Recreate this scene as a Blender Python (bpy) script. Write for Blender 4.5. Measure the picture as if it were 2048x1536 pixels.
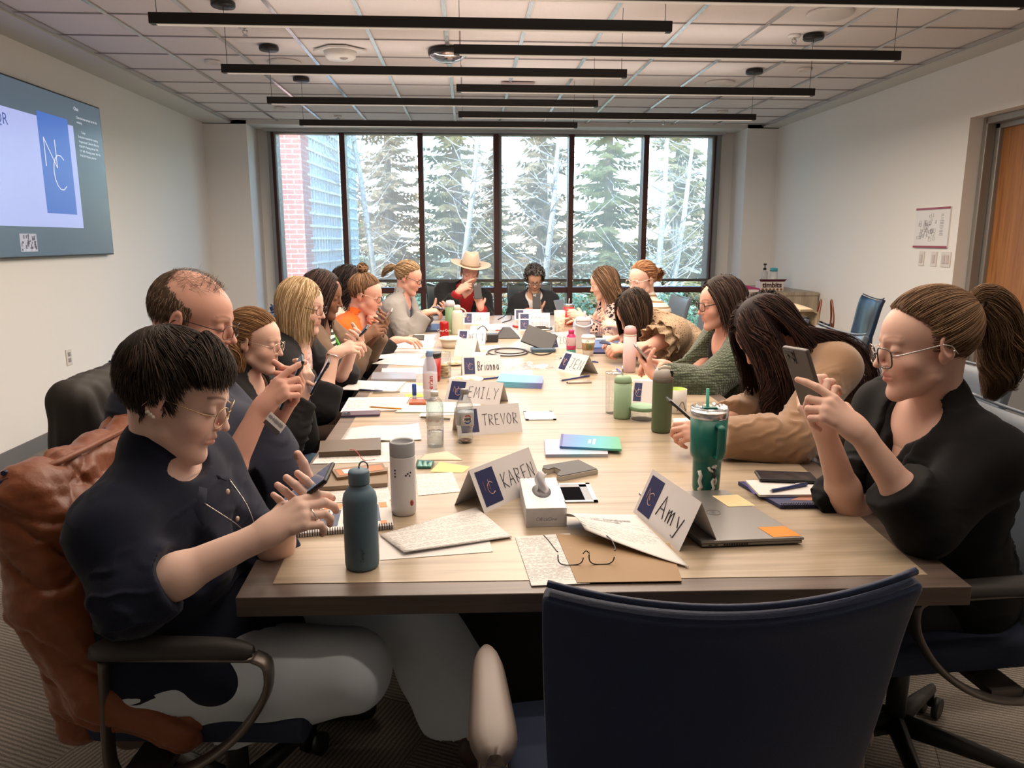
import bpy, math, random
import numpy as np
from mathutils import Vector, Matrix, Euler
from math import sin, cos, pi, radians
for _o in list(bpy.data.objects): bpy.data.objects.remove(_o)
SC = bpy.context.scene
# ---------------- camera, world, sun, exposure ----------------
FPX = 1490.0; CZ = 1.42
PIT = math.atan(289 / FPX); YAW = math.atan(89 * math.cos(PIT) / FPX)
cam = bpy.data.cameras.new('camera'); camo = bpy.data.objects.new('camera', cam)
SC.collection.objects.link(camo)
cam.sensor_width = 36; cam.lens = FPX / 2048 * 36; cam.clip_start = .05; cam.clip_end = 300
camo.location = (0, 0, CZ); camo.rotation_euler = (pi / 2 - PIT, 0, -YAW)
SC.camera = camo
vs = SC.view_settings
vs.view_transform = 'Standard'; vs.look = 'None'; vs.gamma = 1; vs.use_curve_mapping = False
vs.exposure = 1.18
SC.cycles.use_denoising = True
SC.cycles.max_bounces = 8; SC.cycles.diffuse_bounces = 4; SC.cycles.glossy_bounces = 3
SC.cycles.transmission_bounces = 6; SC.cycles.transparent_max_bounces = 12
SC.cycles.caustics_reflective = False; SC.cycles.caustics_refractive = False
SC.cycles.sample_clamp_indirect = 6
SC.cycles.use_adaptive_sampling = True; SC.cycles.adaptive_threshold = .02
W = bpy.data.worlds.new('sky'); SC.world = W; W.use_nodes = True
_n = W.node_tree; _n.nodes.clear()
_sky = _n.nodes.new('ShaderNodeTexSky'); _sky.sky_type = 'NISHITA'; _sky.sun_disc = False
_sky.sun_elevation = radians(38); _sky.sun_rotation = radians(200); _sky.air_density = 1.2; _sky.dust_density = .3; _sky.ozone_density = 2.0
_bg = _n.nodes.new('ShaderNodeBackground'); _bg.inputs[1].default_value = .74
_wo = _n.nodes.new('ShaderNodeOutputWorld')
_hs = _n.nodes.new('ShaderNodeHueSaturation'); _hs.inputs['Saturation'].default_value = 1.15; _n.links.new(_sky.outputs[0], _hs.inputs['Color'])
_tn = _n.nodes.new('ShaderNodeVectorMath'); _tn.operation = 'MULTIPLY'; _tn.inputs[1].default_value = (.86, .97, 1.12); _n.links.new(_hs.outputs[0], _tn.inputs[0]); _n.links.new(_tn.outputs[0], _bg.inputs[0]); _n.links.new(_bg.outputs[0], _wo.inputs[0])
def light(name, kind, loc, rot, energy, color=(1, 1, 1), size=None, sy=None, **kw):
    l = bpy.data.lights.new(name, kind); l.energy = energy; l.color = color
    if kind == 'AREA':
        l.shape = 'RECTANGLE' if sy else 'SQUARE'; l.size = size
        if sy: l.size_y = sy
    for k, v in kw.items():
        if hasattr(l, k): setattr(l, k, v)
    o = bpy.data.objects.new(name, l); SC.collection.objects.link(o)
    o.location = loc; o.rotation_euler = rot
    return o
# the sun stands behind the building, to the left: it lights the trees outside and never the room
light('sun', 'SUN', (-8, -10, 20), Euler((radians(50), 0, radians(-28))), 3.9, (1, .95, .86), angle=radians(.6))
# daylight guides at the glazing (light portal: adds no light of its own)
_p = light('window_portal', 'AREA', (.375, 9.32, 1.4), Euler((radians(-90), 0, 0)), 1, size=5.3, sy=2.65)
_p.data.cycles.is_portal = True
# ---------------- projection helper: photo pixel -> place in the room ----------------
_cp, _sp, _ca, _sa = math.cos(PIT), math.sin(PIT), math.cos(YAW), math.sin(YAW)
_FW = Vector((_sa * _cp, _ca * _cp, -_sp)); _RT = Vector((_ca, -_sa, 0)); _UP = Vector((_sa * _sp, _ca * _sp, _cp))
def ray(px, py): return _FW + _RT * ((px - 1024) / FPX) + _UP * ((768 - py) / FPX)
def atz(px, py, z=.74):
    r = ray(px, py); t = (z - CZ) / r.z; return Vector((r.x * t, r.y * t, z))
def aty(px, py, Y):
    r = ray(px, py); t = Y / r.y; return Vector((r.x * t, Y, CZ + r.z * t))
def atd(px, py, D):      # at depth D from the lens plane
    r = ray(px, py); return Vector((0, 0, CZ)) + r * D
V = lambda *a: Vector(a)
# ---------------- materials ----------------
_M = {}
def mat(name, col=(.5, .5, .5), rough=.5, metal=0, spec=.5, bump=None, noise=None, trans=0, alpha=1, emit=None, sheen=0, coat=0, attr=None, sss=0):
    """bump=(scale, strength, distance); noise=(scale, amount); attr=colour attribute multiplied in"""
    if name in _M: return _M[name]
    m = bpy.data.materials.new(name); m.use_nodes = True; _M[name] = m
    nt = m.node_tree; b = nt.nodes['Principled BSDF']
    b.inputs['Base Color'].default_value = (*col, 1); b.inputs['Roughness'].default_value = rough
    b.inputs['Metallic'].default_value = metal; b.inputs['Specular IOR Level'].default_value = spec
    b.inputs['Transmission Weight'].default_value = trans; b.inputs['Alpha'].default_value = alpha
    b.inputs['Sheen Weight'].default_value = sheen; b.inputs['Coat Weight'].default_value = coat
    if sss:
        b.inputs['Subsurface Weight'].default_value = sss; b.inputs['Subsurface Radius'].default_value = (.012, .004, .002)
        b.inputs['Subsurface Scale'].default_value = 1
    if emit: b.inputs['Emission Color'].default_value = (*emit[:3], 1); b.inputs['Emission Strength'].default_value = emit[3]
    L = nt.links.new; N = nt.nodes.new
    src = None
    if attr:
        a = N('ShaderNodeVertexColor'); a.layer_name = attr
        mx = N('ShaderNodeMix'); mx.data_type = 'RGBA'; mx.blend_type = 'MULTIPLY'; mx.inputs[0].default_value = 1
        mx.inputs[6].default_value = (*col, 1); L(a.outputs[0], mx.inputs[7]); src = mx.outputs[2]
    if noise or bump:
        tc = N('ShaderNodeTexCoord')
    if noise:
        mp = N('ShaderNodeMapping'); L(tc.outputs['Object'], mp.inputs[0])
        sc = noise[0]; mp.inputs['Scale'].default_value = sc if isinstance(sc, tuple) else (sc, sc, sc)
        nz = N('ShaderNodeTexNoise'); nz.inputs['Scale'].default_value = 1; nz.inputs['Detail'].default_value = 5; L(mp.outputs[0], nz.inputs[0])
        mr = N('ShaderNodeMapRange'); L(nz.outputs[0], mr.inputs[0]); mr.inputs[1].default_value = .3; mr.inputs[2].default_value = .7
        mr.inputs[3].default_value = 1 - noise[1]; mr.inputs[4].default_value = 1 + noise[1]
        hs = N('ShaderNodeVectorMath'); hs.operation = 'SCALE'
        if src: L(src, hs.inputs[0])
        else: hs.inputs[0].default_value = col
        L(mr.outputs[0], hs.inputs['Scale']); src = hs.outputs[0]
    if src: L(src, b.inputs['Base Color'])
    if bump:
        mp = N('ShaderNodeMapping'); L(tc.outputs['Object'], mp.inputs[0])
        sc = bump[0]; mp.inputs['Scale'].default_value = sc if isinstance(sc, tuple) else (sc, sc, sc)
        nz = N('ShaderNodeTexNoise'); nz.inputs['Scale'].default_value = 1; nz.inputs['Detail'].default_value = 3; L(mp.outputs[0], nz.inputs[0])
        bp = N('ShaderNodeBump'); bp.inputs['Strength'].default_value = bump[1]; bp.inputs['Distance'].default_value = bump[2]
        L(nz.outputs[0], bp.inputs['Height']); L(bp.outputs[0], b.inputs['Normal'])
    return m
def nodes(m): return m.node_tree, m.node_tree.nodes['Principled BSDF'], m.node_tree.nodes.new, m.node_tree.links.new
# ---------------- mesh builder ----------------
class MB:
    def __init__(s): s.v = []; s.f = []; s.mi = []; s.sm = []; s.m = 0
    def add(s, vs, fs, smooth=False):
        o = len(s.v); s.v += [tuple(p) for p in vs]
        for f in fs: s.f.append([i + o for i in f]); s.mi.append(s.m); s.sm.append(smooth)
        return s
    def box(s, c, d, R=None):
        c = Vector(c); vs = []
        for x in (-.5, .5):
            for y in (-.5, .5):
                for z in (-.5, .5):
                    p = Vector((x * d[0], y * d[1], z * d[2]))
                    if R: p = R @ p
                    vs.append(c + p)
        return s.add(vs, [(0, 1, 3, 2), (4, 6, 7, 5), (0, 4, 5, 1), (2, 3, 7, 6), (0, 2, 6, 4), (1, 5, 7, 3)])
    def bb(s, a, b): return s.box([(a[i] + b[i]) / 2 for i in range(3)], [abs(b[i] - a[i]) for i in range(3)])
    def tube(s, pts, r, n=8, closed=False, flat=None, caps=True, up=None):
        pts = [Vector(p) for p in pts]; k = len(pts); rs = r if isinstance(r, (list, tuple)) else [r] * k
        vs = []; prev = None
        for i, p in enumerate(pts):
            a = pts[(i - 1) % k] if closed or i else pts[0]; b = pts[(i + 1) % k] if closed or i < k - 1 else pts[-1]
            t = (b - a).normalized() if (b - a).length > 1e-9 else Vector((0, 0, 1))
            if prev is None:
                u = Vector(up) if up else (Vector((0, 0, 1)) if abs(t.z) < .9 else Vector((1, 0, 0)))
            else: u = prev
            u = (u - t * u.dot(t)).normalized(); w = t.cross(u); prev = u
            fl = flat if flat else 1
            for j in range(n):
                q = 2 * pi * j / n; vs.append(p + (u * cos(q) + w * sin(q) * fl) * rs[i])
        fs = []
        for i in range(k if closed else k - 1):
            for j in range(n):
                a = i * n + j; b = i * n + (j + 1) % n; c = ((i + 1) % k) * n + (j + 1) % n; d = ((i + 1) % k) * n + j
                fs.append((a, b, c, d))
        s.add(vs, fs, True)
        if caps and not closed:
            o = len(s.v) - len(vs); s.f += [[o + j for j in reversed(range(n))], [o + (k - 1) * n + j for j in range(n)]]; s.mi += [s.m] * 2; s.sm += [False] * 2
        return s
    def lathe(s, prof, c=(0, 0, 0), n=32, R=None, smooth=True):
        c = Vector(c); vs = []; k = len(prof)
        for (r, z) in prof:
            for j in range(n):
                q = 2 * pi * j / n; p = Vector((r * cos(q), r * sin(q), z))
                if R: p = R @ p
                vs.append(c + p)
        fs = [(i * n + j, i * n + (j + 1) % n, (i + 1) * n + (j + 1) % n, (i + 1) * n + j) for i in range(k - 1) for j in range(n)]
        if prof[0][0] > 1e-6: fs.append(tuple(reversed(range(n))))
        if prof[-1][0] > 1e-6: fs.append(tuple((k - 1) * n + j for j in range(n)))
        return s.add(vs, fs, smooth)
    def cyl(s, a, b, r, n=16): return s.tube([a, b], r, n)
    def prism(s, poly, z0, z1, X=None):
        k = len(poly); X = X or (lambda p: p)
        vs = [X(Vector((p[0], p[1], z0))) for p in poly] + [X(Vector((p[0], p[1], z1))) for p in poly]
        return s.add(vs, [tuple(reversed(range(k))), tuple(range(k, 2 * k))] + [(i, (i + 1) % k, k + (i + 1) % k, k + i) for i in range(k)])
    def grid(s, fn, nu, nv, thick=0, smooth=True, closeu=False):
        P = [[Vector(fn(i / nu, j / nv)) for j in range(nv + 1)] for i in range(nu + 1)]
        vs = [p for r in P for p in r]; w = nv + 1
        fs = [(i * w + j, (i + 1) * w + j, (i + 1) * w + j + 1, i * w + j + 1) for i in range(nu) for j in range(nv)]
        if not thick: return s.add(vs, fs, smooth)
        nr = [Vector() for _ in vs]
        for f in fs:
            n = (vs[f[1]] - vs[f[0]]).cross(vs[f[3]] - vs[f[0]])
            for i in f: nr[i] += n
        bk = [v - nr[i].normalized() * thick if nr[i].length > 0 else v for i, v in enumerate(vs)]
        K = len(vs); f2 = [tuple(reversed([i + K for i in f])) for f in fs]
        edge = [i * w for i in range(nu + 1)] + [nu * w + j for j in range(1, nv + 1)] + [i * w + nv for i in range(nu - 1, -1, -1)] + [j for j in range(nv - 1, 0, -1)]
        f3 = [(edge[(q + 1) % len(edge)], edge[q], edge[q] + K, edge[(q + 1) % len(edge)] + K) for q in range(len(edge))]
        s.add(vs + bk, fs + f2, smooth); s.add([], []);
        o = len(s.v) - 2 * K
        for f in f3: s.f.append([i + o for i in f]); s.mi.append(s.m); s.sm.append(False)
        return s
    def ball(s, c, r, R=None, n=16, k=10):
        r = r if isinstance(r, (tuple, list)) else (r, r, r); c = Vector(c)
        def fn(u, v):
            a = 2 * pi * u; b = pi * (v - .5); p = Vector((cos(a) * cos(b) * r[0], sin(a) * cos(b) * r[1], sin(b) * r[2]))
            return c + (R @ p if R else p)
        return s.grid(fn, n, k)
    def build(s, name, mats, parent=None, loc=None, rot=None, bevel=0, sub=0, seg=2, autos=False):
        me = bpy.data.meshes.new(name); me.from_pydata(s.v, [], s.f)
        for m in (mats if isinstance(mats, (list, tuple)) else [mats]): me.materials.append(m)
        me.polygons.foreach_set('material_index', s.mi); me.polygons.foreach_set('use_smooth', s.sm); me.update()
        return link(name, me, parent, loc, rot, bevel, sub, seg)
def link(name, me, parent=None, loc=None, rot=None, bevel=0, sub=0, seg=2):
    o = bpy.data.objects.new(name, me); SC.collection.objects.link(o)
    if parent: o.parent = parent
    if loc is not None: o.location = loc
    if rot is not None: o.rotation_euler = rot
    if bevel:
        b = o.modifiers.new('bevel', 'BEVEL'); b.width = bevel; b.segments = seg; b.limit_method = 'ANGLE'; b.angle_limit = radians(40); b.harden_normals = False
    if sub:
        b = o.modifiers.new('sub', 'SUBSURF'); b.levels = sub; b.render_levels = sub
    return o
def tag(o, label, cat, group=None):
    o['label'] = label; o['category'] = cat
    if group: o['group'] = group
    return o
def struct(o): o['kind'] = 'structure'; return o
def thing(name, label, cat, loc=(0, 0, 0), rz=0, group=None):
    o = bpy.data.objects.new(name, None); SC.collection.objects.link(o); o.empty_display_size = .05
    o.location = loc; o.rotation_euler = (0, 0, rz); return tag(o, label, cat, group)
def copytree(o, parent=None):
    c = o.copy(); SC.collection.objects.link(c)
    if parent: c.parent = parent
    for ch in o.children: copytree(ch, c)
    return c
def textmesh(body, size, font=None, bold=0, align='CENTER', extr=0):
    c = bpy.data.curves.new('t', 'FONT'); c.body = body; c.size = size; c.align_x = align; c.align_y = 'CENTER'; c.extrude = extr; c.offset = bold; c.resolution_u = 3
    o = bpy.data.objects.new('t', c); SC.collection.objects.link(o); bpy.context.view_layer.update()
    me = bpy.data.meshes.new_from_object(o); bpy.data.objects.remove(o); return me
def text(name, body, size, m, parent, M4, bold=0, align='CENTER', extr=0):
    me = textmesh(body, size, None, bold, align, extr); me.transform(M4); me.materials.clear(); me.materials.append(m)
    return link(name, me, parent)
# handwriting strokes on a 1 x 1.4 letter cell
ST = {'A': [[(0, 0), (.45, 1.3), (.9, 0)], [(.15, .5), (.75, .5)]], 'B': [[(.1, 0), (.1, 1.3)], [(.1, 1.3), (.75, 1.2), (.7, .75), (.1, .68), (.8, .55), (.85, .1), (.05, 0)]],
 'C': [[(.85, 1.1), (.5, 1.3), (.1, .9), (.1, .3), (.45, 0), (.85, .2)]], 'E': [[(.8, 1.3), (.1, 1.25), (.1, 0), (.8, 0)], [(.1, .65), (.65, .68)]], 'F': [[(.8, 1.3), (.1, 1.25), (.1, 0)], [(.1, .65), (.65, .68)]],
 'H': [[(.1, 1.3), (.1, 0)], [(.8, 1.3), (.8, 0)], [(.1, .65), (.8, .68)]], 'I': [[(.4, 1.3), (.4, 0)], [(.15, 1.3), (.65, 1.3)], [(.15, 0), (.65, 0)]], 'J': [[(.65, 1.3), (.6, .2), (.35, 0), (.1, .2)], [(.3, 1.3), (.95, 1.3)]],
 'K': [[(.1, 1.3), (.15, 0)], [(.85, 1.3), (.12, .55), (.9, -.05)]], 'L': [[(.15, 1.3), (.1, 0), (.8, .02)]], 'M': [[(.05, 0), (.15, 1.3), (.5, .4), (.85, 1.3), (.95, 0)]], 'N': [[(.05, 0), (.1, 1.3), (.8, 0), (.85, 1.3)]],
 'O': [[(.45, 1.3), (.08, .9), (.12, .2), (.5, 0), (.85, .4), (.8, 1), (.45, 1.3)]], 'R': [[(.1, 0), (.1, 1.3), (.75, 1.15), (.7, .75), (.12, .65), (.85, 0)]], 'T': [[(.45, 1.3), (.42, 0)], [(-.05, 1.3), (1, 1.35)]],
 'V': [[(.05, 1.3), (.45, 0), (.9, 1.3)]], 'Y': [[(.05, 1.3), (.45, .7), (.85, 1.3)], [(.45, .7), (.4, 0)]], 'Z': [[(.05, 1.25), (.85, 1.3), (.1, 0), (.9, .05)]],
 'a': [[(.65, .7), (.3, .8), (.08, .4), (.3, .02), (.65, .25), (.68, .75), (.72, .05)]], 'm': [[(.05, .75), (.08, 0), (.1, .5), (.35, .8), (.42, 0), (.45, .5), (.7, .8), (.8, .02)]], 'n': [[(.1, .78), (.1, 0), (.15, .5), (.45, .8), (.6, .6), (.62, .02)]],
 'r': [[(.1, .78), (.12, 0), (.15, .5), (.5, .8)]], 'i': [[(.2, .75), (.2, 0)], [(.2, 1.05), (.22, 1.1)]], 'y': [[(.05, .75), (.35, .15)], [(.7, .8), (.3, -.45), (.0, -.4)]], 's': [[(.5, .7), (.15, .65), (.45, .35), (.1, .05)]]}
def strokes(mb, word, x0, y0, h, w, X, thick=.0012, lift=.0006):
    x = x0; s = h / 1.35
    for ch in word:
        if ch == ' ': x += w * .6; continue
        for st in ST.get(ch, []):
            pts = [X(Vector((x + p[0] * w * .82, y0 + p[1] * s, lift))) for p in st]
            mb.tube(pts, thick, 5, flat=1)
        x += w * (.55 if ch == 'i' else 1)
    return mb
# ---------------- surfaces ----------------
wall_m = mat('painted_wall', (.86, .85, .82), .7, bump=(180, .06, .002))
wallshade_m = wall_m
ceil_m = mat('ceiling_tile', (.76, .72, .70), .9, bump=(160, .5, .003), noise=(220, .07))
border_m = mat('ceiling_border_paint', (.66, .66, .62), .7)
tee_m = mat('ceiling_tee', (.62, .63, .64), .22, .75)
groove_m = mat('tile_reveal', (.33, .32, .33), .8)
# carpet: planks of ribbed weave in brown greys
carpet_m = mat('carpet', (.2, .18, .16), .95, spec=.1)
nt, B, N, L = nodes(carpet_m)
tc = N('ShaderNodeTexCoord'); rt = N('ShaderNodeMapping'); rt.inputs['Rotation'].default_value = (0, 0, .42); L(tc.outputs['Object'], rt.inputs[0])
br = N('ShaderNodeTexBrick'); br.inputs['Scale'].default_value = 1; br.inputs['Brick Width'].default_value = .92; br.inputs['Row Height'].default_value = .46; br.inputs['Mortar Size'].default_value = .0015
br.inputs['Color1'].default_value = (.24, .215, .185, 1); br.inputs['Color2'].default_value = (.30, .27, .235, 1); br.inputs['Mortar'].default_value = (.12, .11, .1, 1); br.offset = .5; L(rt.outputs[0], br.inputs[0])
wv = N('ShaderNodeTexWave'); wv.inputs['Scale'].default_value = 22; wv.inputs['Distortion'].default_value = 1.5; wv.inputs['Detail'].default_value = 2; wv.bands_direction = 'Y'; L(rt.outputs[0], wv.inputs[0])
wv2 = N('ShaderNodeTexWave'); wv2.inputs['Scale'].default_value = 22; wv2.inputs['Distortion'].default_value = 1.5; wv2.bands_direction = 'X'; L(rt.outputs[0], wv2.inputs[0])
ck = N('ShaderNodeTexChecker'); ck.inputs['Scale'].default_value = 1.09; L(rt.outputs[0], ck.inputs[0])
mw = N('ShaderNodeMix'); L(ck.outputs[1], mw.inputs[0]); L(wv.outputs[1], mw.inputs[2]); L(wv2.outputs[1], mw.inputs[3])
nz = N('ShaderNodeTexNoise'); nz.inputs['Scale'].default_value = 240; L(rt.outputs[0], nz.inputs[0])
mr = N('ShaderNodeMapRange'); L(mw.outputs[0], mr.inputs[0]); mr.inputs[3].default_value = .62; mr.inputs[4].default_value = 1.3
mm = N('ShaderNodeMath'); mm.operation = 'MULTIPLY'; L(mr.outputs[0], mm.inputs[0])
m2 = N('ShaderNodeMapRange'); L(nz.outputs[0], m2.inputs[0]); m2.inputs[1].default_value = .3; m2.inputs[2].default_value = .7; m2.inputs[3].default_value = .75; m2.inputs[4].default_value = 1.25; L(m2.outputs[0], mm.inputs[1])
vm = N('ShaderNodeVectorMath'); vm.operation = 'SCALE'; L(br.outputs[0], vm.inputs[0]); L(mm.outputs[0], vm.inputs['Scale']); L(vm.outputs[0], B.inputs['Base Color'])
bp = N('ShaderNodeBump'); bp.inputs['Strength'].default_value = .5; bp.inputs['Distance'].default_value = .004; L(mm.outputs[0], bp.inputs['Height']); L(bp.outputs[0], B.inputs['Normal'])
def wood(name, c1, c2, rough=.35, stretch=(1.2, 28, 28), spec=.5, fine=6):
    m = mat(name, c1, rough, spec=spec)
    nt, B, N, L = nodes(m)
    tc = N('ShaderNodeTexCoord'); mp = N('ShaderNodeMapping'); mp.inputs['Scale'].default_value = stretch; L(tc.outputs['Object'], mp.inputs[0])
    nz = N('ShaderNodeTexNoise'); nz.inputs['Scale'].default_value = 1; nz.inputs['Detail'].default_value = 8; nz.inputs['Roughness'].default_value = .65; nz.inputs['Distortion'].default_value = .7; L(mp.outputs[0], nz.inputs[0])
    cr = N('ShaderNodeValToRGB'); e = cr.color_ramp.elements; e[0].position = .36; e[0].color = (*c2, 1); e[1].position = .62; e[1].color = (*c1, 1)
    mid = cr.color_ramp.elements.new(.47); mid.color = (*[(a * .55 + b * .45) for a, b in zip(c1, c2)], 1)
    L(nz.outputs[0], cr.inputs[0]); L(cr.outputs[0], B.inputs['Base Color'])
    bp = N('ShaderNodeBump'); bp.inputs['Strength'].default_value = .12; bp.inputs['Distance'].default_value = .001; L(nz.outputs[0], bp.inputs['Height']); L(bp.outputs[0], B.inputs['Normal'])
    return m
oak_m = wood('table_laminate', (.45, .365, .265), (.30, .237, .165), .3)
edge_m = wood('table_border_wood', (.15, .11, .09), (.085, .064, .053), .38)
door_m = wood('door_veneer', (.42, .185, .06), (.26, .10, .032), .35, (30, 30, 1.6))
cred_m = wood('credenza_laminate', (.42, .35, .26), (.28, .23, .17), .5, (24, 24, 1.5))
black_m = mat('black_metal', (.012, .011, .011), .4, .3)
# ---------------- room shell ----------------
XL, XR, YW, YB, ZC = -2.94, 3.64, 9.35, -2.6, 2.72
def bx(name, a, b, m, bevel=0): return struct(MB().bb(a, b).build(name, m, bevel=bevel))
bx('floor', (XL - .2, YB - .2, -.12), (XR + 1.2, YW + .2, 0), carpet_m)
bx('wall_left', (XL - .15, YB, 0), (XL, YW + .15, 3.0), wall_m)
# right wall with the deep door recess (opening from y 4.35 to 5.45)
mb = MB(); mb.bb((XR, YB, 0), (XR + .22, 4.2, 3.0)); mb.bb((XR, 5.45, 0), (XR + .22, YW + .15, 3.0)); mb.bb((XR, 4.2, 2.285), (XR + .22, 5.45, 3.0))
struct(mb.build('wall_right', wall_m))
bx('wall_back', (XL - .15, YB - .15, 0), (XR + .9, YB, 3.0), wall_m)
bx('wall_hall', (XR + .4, YB, 0), (XR + .5, 6.2, 3.0), wall_m)
# window wall: piers either side and low sill
mb = MB(); mb.bb((XL, YW, 0), (-2.27, YW + .15, 3.0)); mb.bb((3.02, YW, 0), (XR, YW + .15, 3.0)); mb.bb((-2.27, YW, 0), (3.02, YW + .15, .10)); mb.bb((-2.27, YW, 2.70), (3.02, YW + .15, 3.0))
mb.bb((XL, 8.9, 0), (-2.46, YW, 2.9)); mb.bb((3.27, 8.9, 0), (XR, YW, 2.9))
struct(mb.build('wall_far', wall_m))
# ceiling: one slab, a painted border, tiles and metal tees
bx('ceiling', (XL, YB, ZC + .012), (XR, YW, ZC + .1), ceil_m)
TX0, TX1 = -2.63, 3.455
mb = MB(); mb.bb((XL, YB, ZC - .022), (TX0, 8.9, ZC + .02)); mb.bb((TX1, YB, ZC - .022), (XR, 8.9, ZC + .02)); mb.bb((XL, 8.9, ZC - .03), (XR, YW, ZC + .02))
struct(mb.build('trim_1', border_m))
mb = MB(); xs = [-2.112 + .4975 * k for k in range(11)]
for x in xs: mb.bb((x - .013, YB, ZC + .003), (x + .013, 8.9, ZC + .010))
for x in (TX0 + .012, TX1 - .012): mb.bb((x - .012, YB, ZC - .012), (x + .012, 8.9, ZC + .010))
struct(mb.build('trim_2', tee_m))
mb = MB(); y = 8.80
while y > YB: mb.bb((TX0, y - .006, ZC + .005), (TX1, y + .006, ZC + .014)); y -= .492
struct(mb.build('trim_3', groove_m))
base_m = mat('baseboard_vinyl', (.16, .16, .165), .6)
bx('baseboard_left', (XL, YB, 0), (XL + .012, 8.9, .10), base_m)
bx('baseboard_right', (XR - .012, 5.45, 0), (XR, 8.9, .10), base_m)
# ---------------- windows: mullions, glass, blinds ----------------
mull_m = mat('mullion_metal', (.085, .03, .028), .45, .2); chan_m = mat('blind_side_channel', (.22, .22, .215), .5)
hem_m = mat('blind_hem', (.10, .09, .085), .6)
glass_m = mat('window_glass', (1, 1, 1), 0)
nt, B, N, L = nodes(glass_m); nt.nodes.remove(B); o = nt.nodes['Material Output']
t = N('ShaderNodeBsdfTransparent'); t.inputs[0].default_value = (.94, .97, .96, 1); g = N('ShaderNodeBsdfGlossy'); g.inputs['Roughness'].default_value = .02
mx = N('ShaderNodeMixShader'); mx.inputs[0].default_value = .05; L(t.outputs[0], mx.inputs[1]); L(g.outputs[0], mx.inputs[2]); L(mx.outputs[0], o.inputs[0])
blind_m = mat('blind_mesh_fabric', (1, 1, 1), 1)
nt, B, N, L = nodes(blind_m); nt.nodes.remove(B); o = nt.nodes['Material Output']
t = N('ShaderNodeBsdfTransparent'); t.inputs[0].default_value = (1, 1, 1, 1)
tr = N('ShaderNodeBsdfTranslucent'); tr.inputs[0].default_value = (.58, .46, .34, 1); df = N('ShaderNodeBsdfDiffuse'); df.inputs[0].default_value = (.42, .41, .39, 1)
m1 = N('ShaderNodeMixShader'); m1.inputs[0].default_value = .3; L(tr.outputs[0], m1.inputs[1]); L(df.outputs[0], m1.inputs[2])
tc = N('ShaderNodeTexCoord'); mp = N('ShaderNodeMapping'); mp.inputs['Scale'].default_value = (150, 1, 3.5); L(tc.outputs['Object'], mp.inputs[0])
nz = N('ShaderNodeTexNoise'); nz.inputs['Scale'].default_value = 1; nz.inputs['Detail'].default_value = 2; L(mp.outputs[0], nz.inputs[0])
mr = N('ShaderNodeMapRange'); L(nz.outputs[0], mr.inputs[0]); mr.inputs[1].default_value = .3; mr.inputs[2].default_value = .7; mr.inputs[3].default_value = .66; mr.inputs[4].default_value = .48
m2 = N('ShaderNodeMixShader'); L(mr.outputs[0], m2.inputs[0]); L(t.outputs[0], m2.inputs[1]); L(m1.outputs[0], m2.inputs[2]); L(m2.outputs[0], o.inputs[0])
mx_ = [aty(x, 400, YW).x for x in (556, 690, 843, 995, 1141, 1288, 1421)]
mb = MB()
for i, x in enumerate(mx_):
    w = .05 if i == 3 else .032
    mb.bb((x - w, YW - .06, .1), (x + w, YW + .12, 2.70))
for z in (.10, .80, 2.68): mb.bb((mx_[0], YW - .04, z - .035), (mx_[-1], YW + .1, z + .035))
struct(mb.build('window_frame', mull_m))
struct(MB().bb((mx_[0] - .06, YW - .1, .1), (mx_[0] - .025, YW - .01, 2.70)).bb((mx_[-1] + .02, YW - .1, .1), (mx_[-1] + .07, YW - .01, 2.70)).build('trim_4', chan_m))
struct(MB().bb((mx_[0] - .1, YW - .16, 2.66), (mx_[-1] + .1, YW - .03, 2.70)).build('trim_5', mat('blind_valance', (.45, .45, .45), .5)))
BL = ['leftmost window blind over the pink brick pier and glass block', 'grey mesh blind second from the left wall', 'grey mesh blind behind the man in the hat', 'grey mesh blind behind the curly grey haired person',
      'grey mesh blind second from the right wall', 'rightmost mesh window blind beside the white pier']
for i in range(6):
    a, b = mx_[i], mx_[i + 1]
    struct(MB().bb((a + .03, YW + .04, .12), (b - .03, YW + .046, 2.66)).build('window_%d' % (i + 1), glass_m))
    t = thing('roller_blind', BL[i], 'blind', ((a + b) / 2, YW - .075, 2.66), group='window blinds')
    wl = (b - a) / 2; l0 = -wl + (.012 if i in (0, 3) else .035); l1 = wl - .045
    if i == 5: l1 = wl
    MB().grid(lambda u, v: (l0 + (l1 - l0) * u, 0, -1.735 * v), 2, 2).build('shade_fabric', blind_m, t)
    MB().bb((l0, -.012, -1.755), (l1, .012, -1.72)).build('hem_bar', hem_m, t, bevel=.004)
    MB().cyl((l0, .0, .0), (l1, .0, .0), .022).build('roller_tube', chan_m, t)
# ---------------- door, sign, switches ----------------
frame_m = mat('door_frame_metal', (.30, .29, .27), .35, .3)
mb = MB(); mb.bb((XR + .10, 5.40, 0), (XR + .17, 5.449, 2.284)); mb.bb((XR + .17, 5.36, 0), (XR + .22, 5.449, 2.284)); mb.bb((XR + .10, 4.2, 2.235), (XR + .17, 5.42, 2.284)); mb.bb((XR + .17, 4.2, 2.20), (XR + .22, 5.42, 2.284))
struct(mb.build('trim_6', frame_m, bevel=.006))
struct(MB().bb((XR + .2, 4.25, .01), (XR + .25, 5.36, 2.2)).build('door_1', door_m))
t = thing('evacuation_sign', 'white floor plan sign with dark red bars on the right wall', 'sign', (XR - .001, 5.76, 1.51))
MB().box((-.006, 0, 0), (.012, .43, .31)).build('panel', mat('sign_white', (.8, .78, .77), .4), t)
for z in (.147, -.147): MB().box((-.014, 0, z), (.006, .43, .016)).build('red_bar', mat('sign_red', (.32, .04, .07), .4), t)
mb = MB(); random.seed(4)
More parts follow.
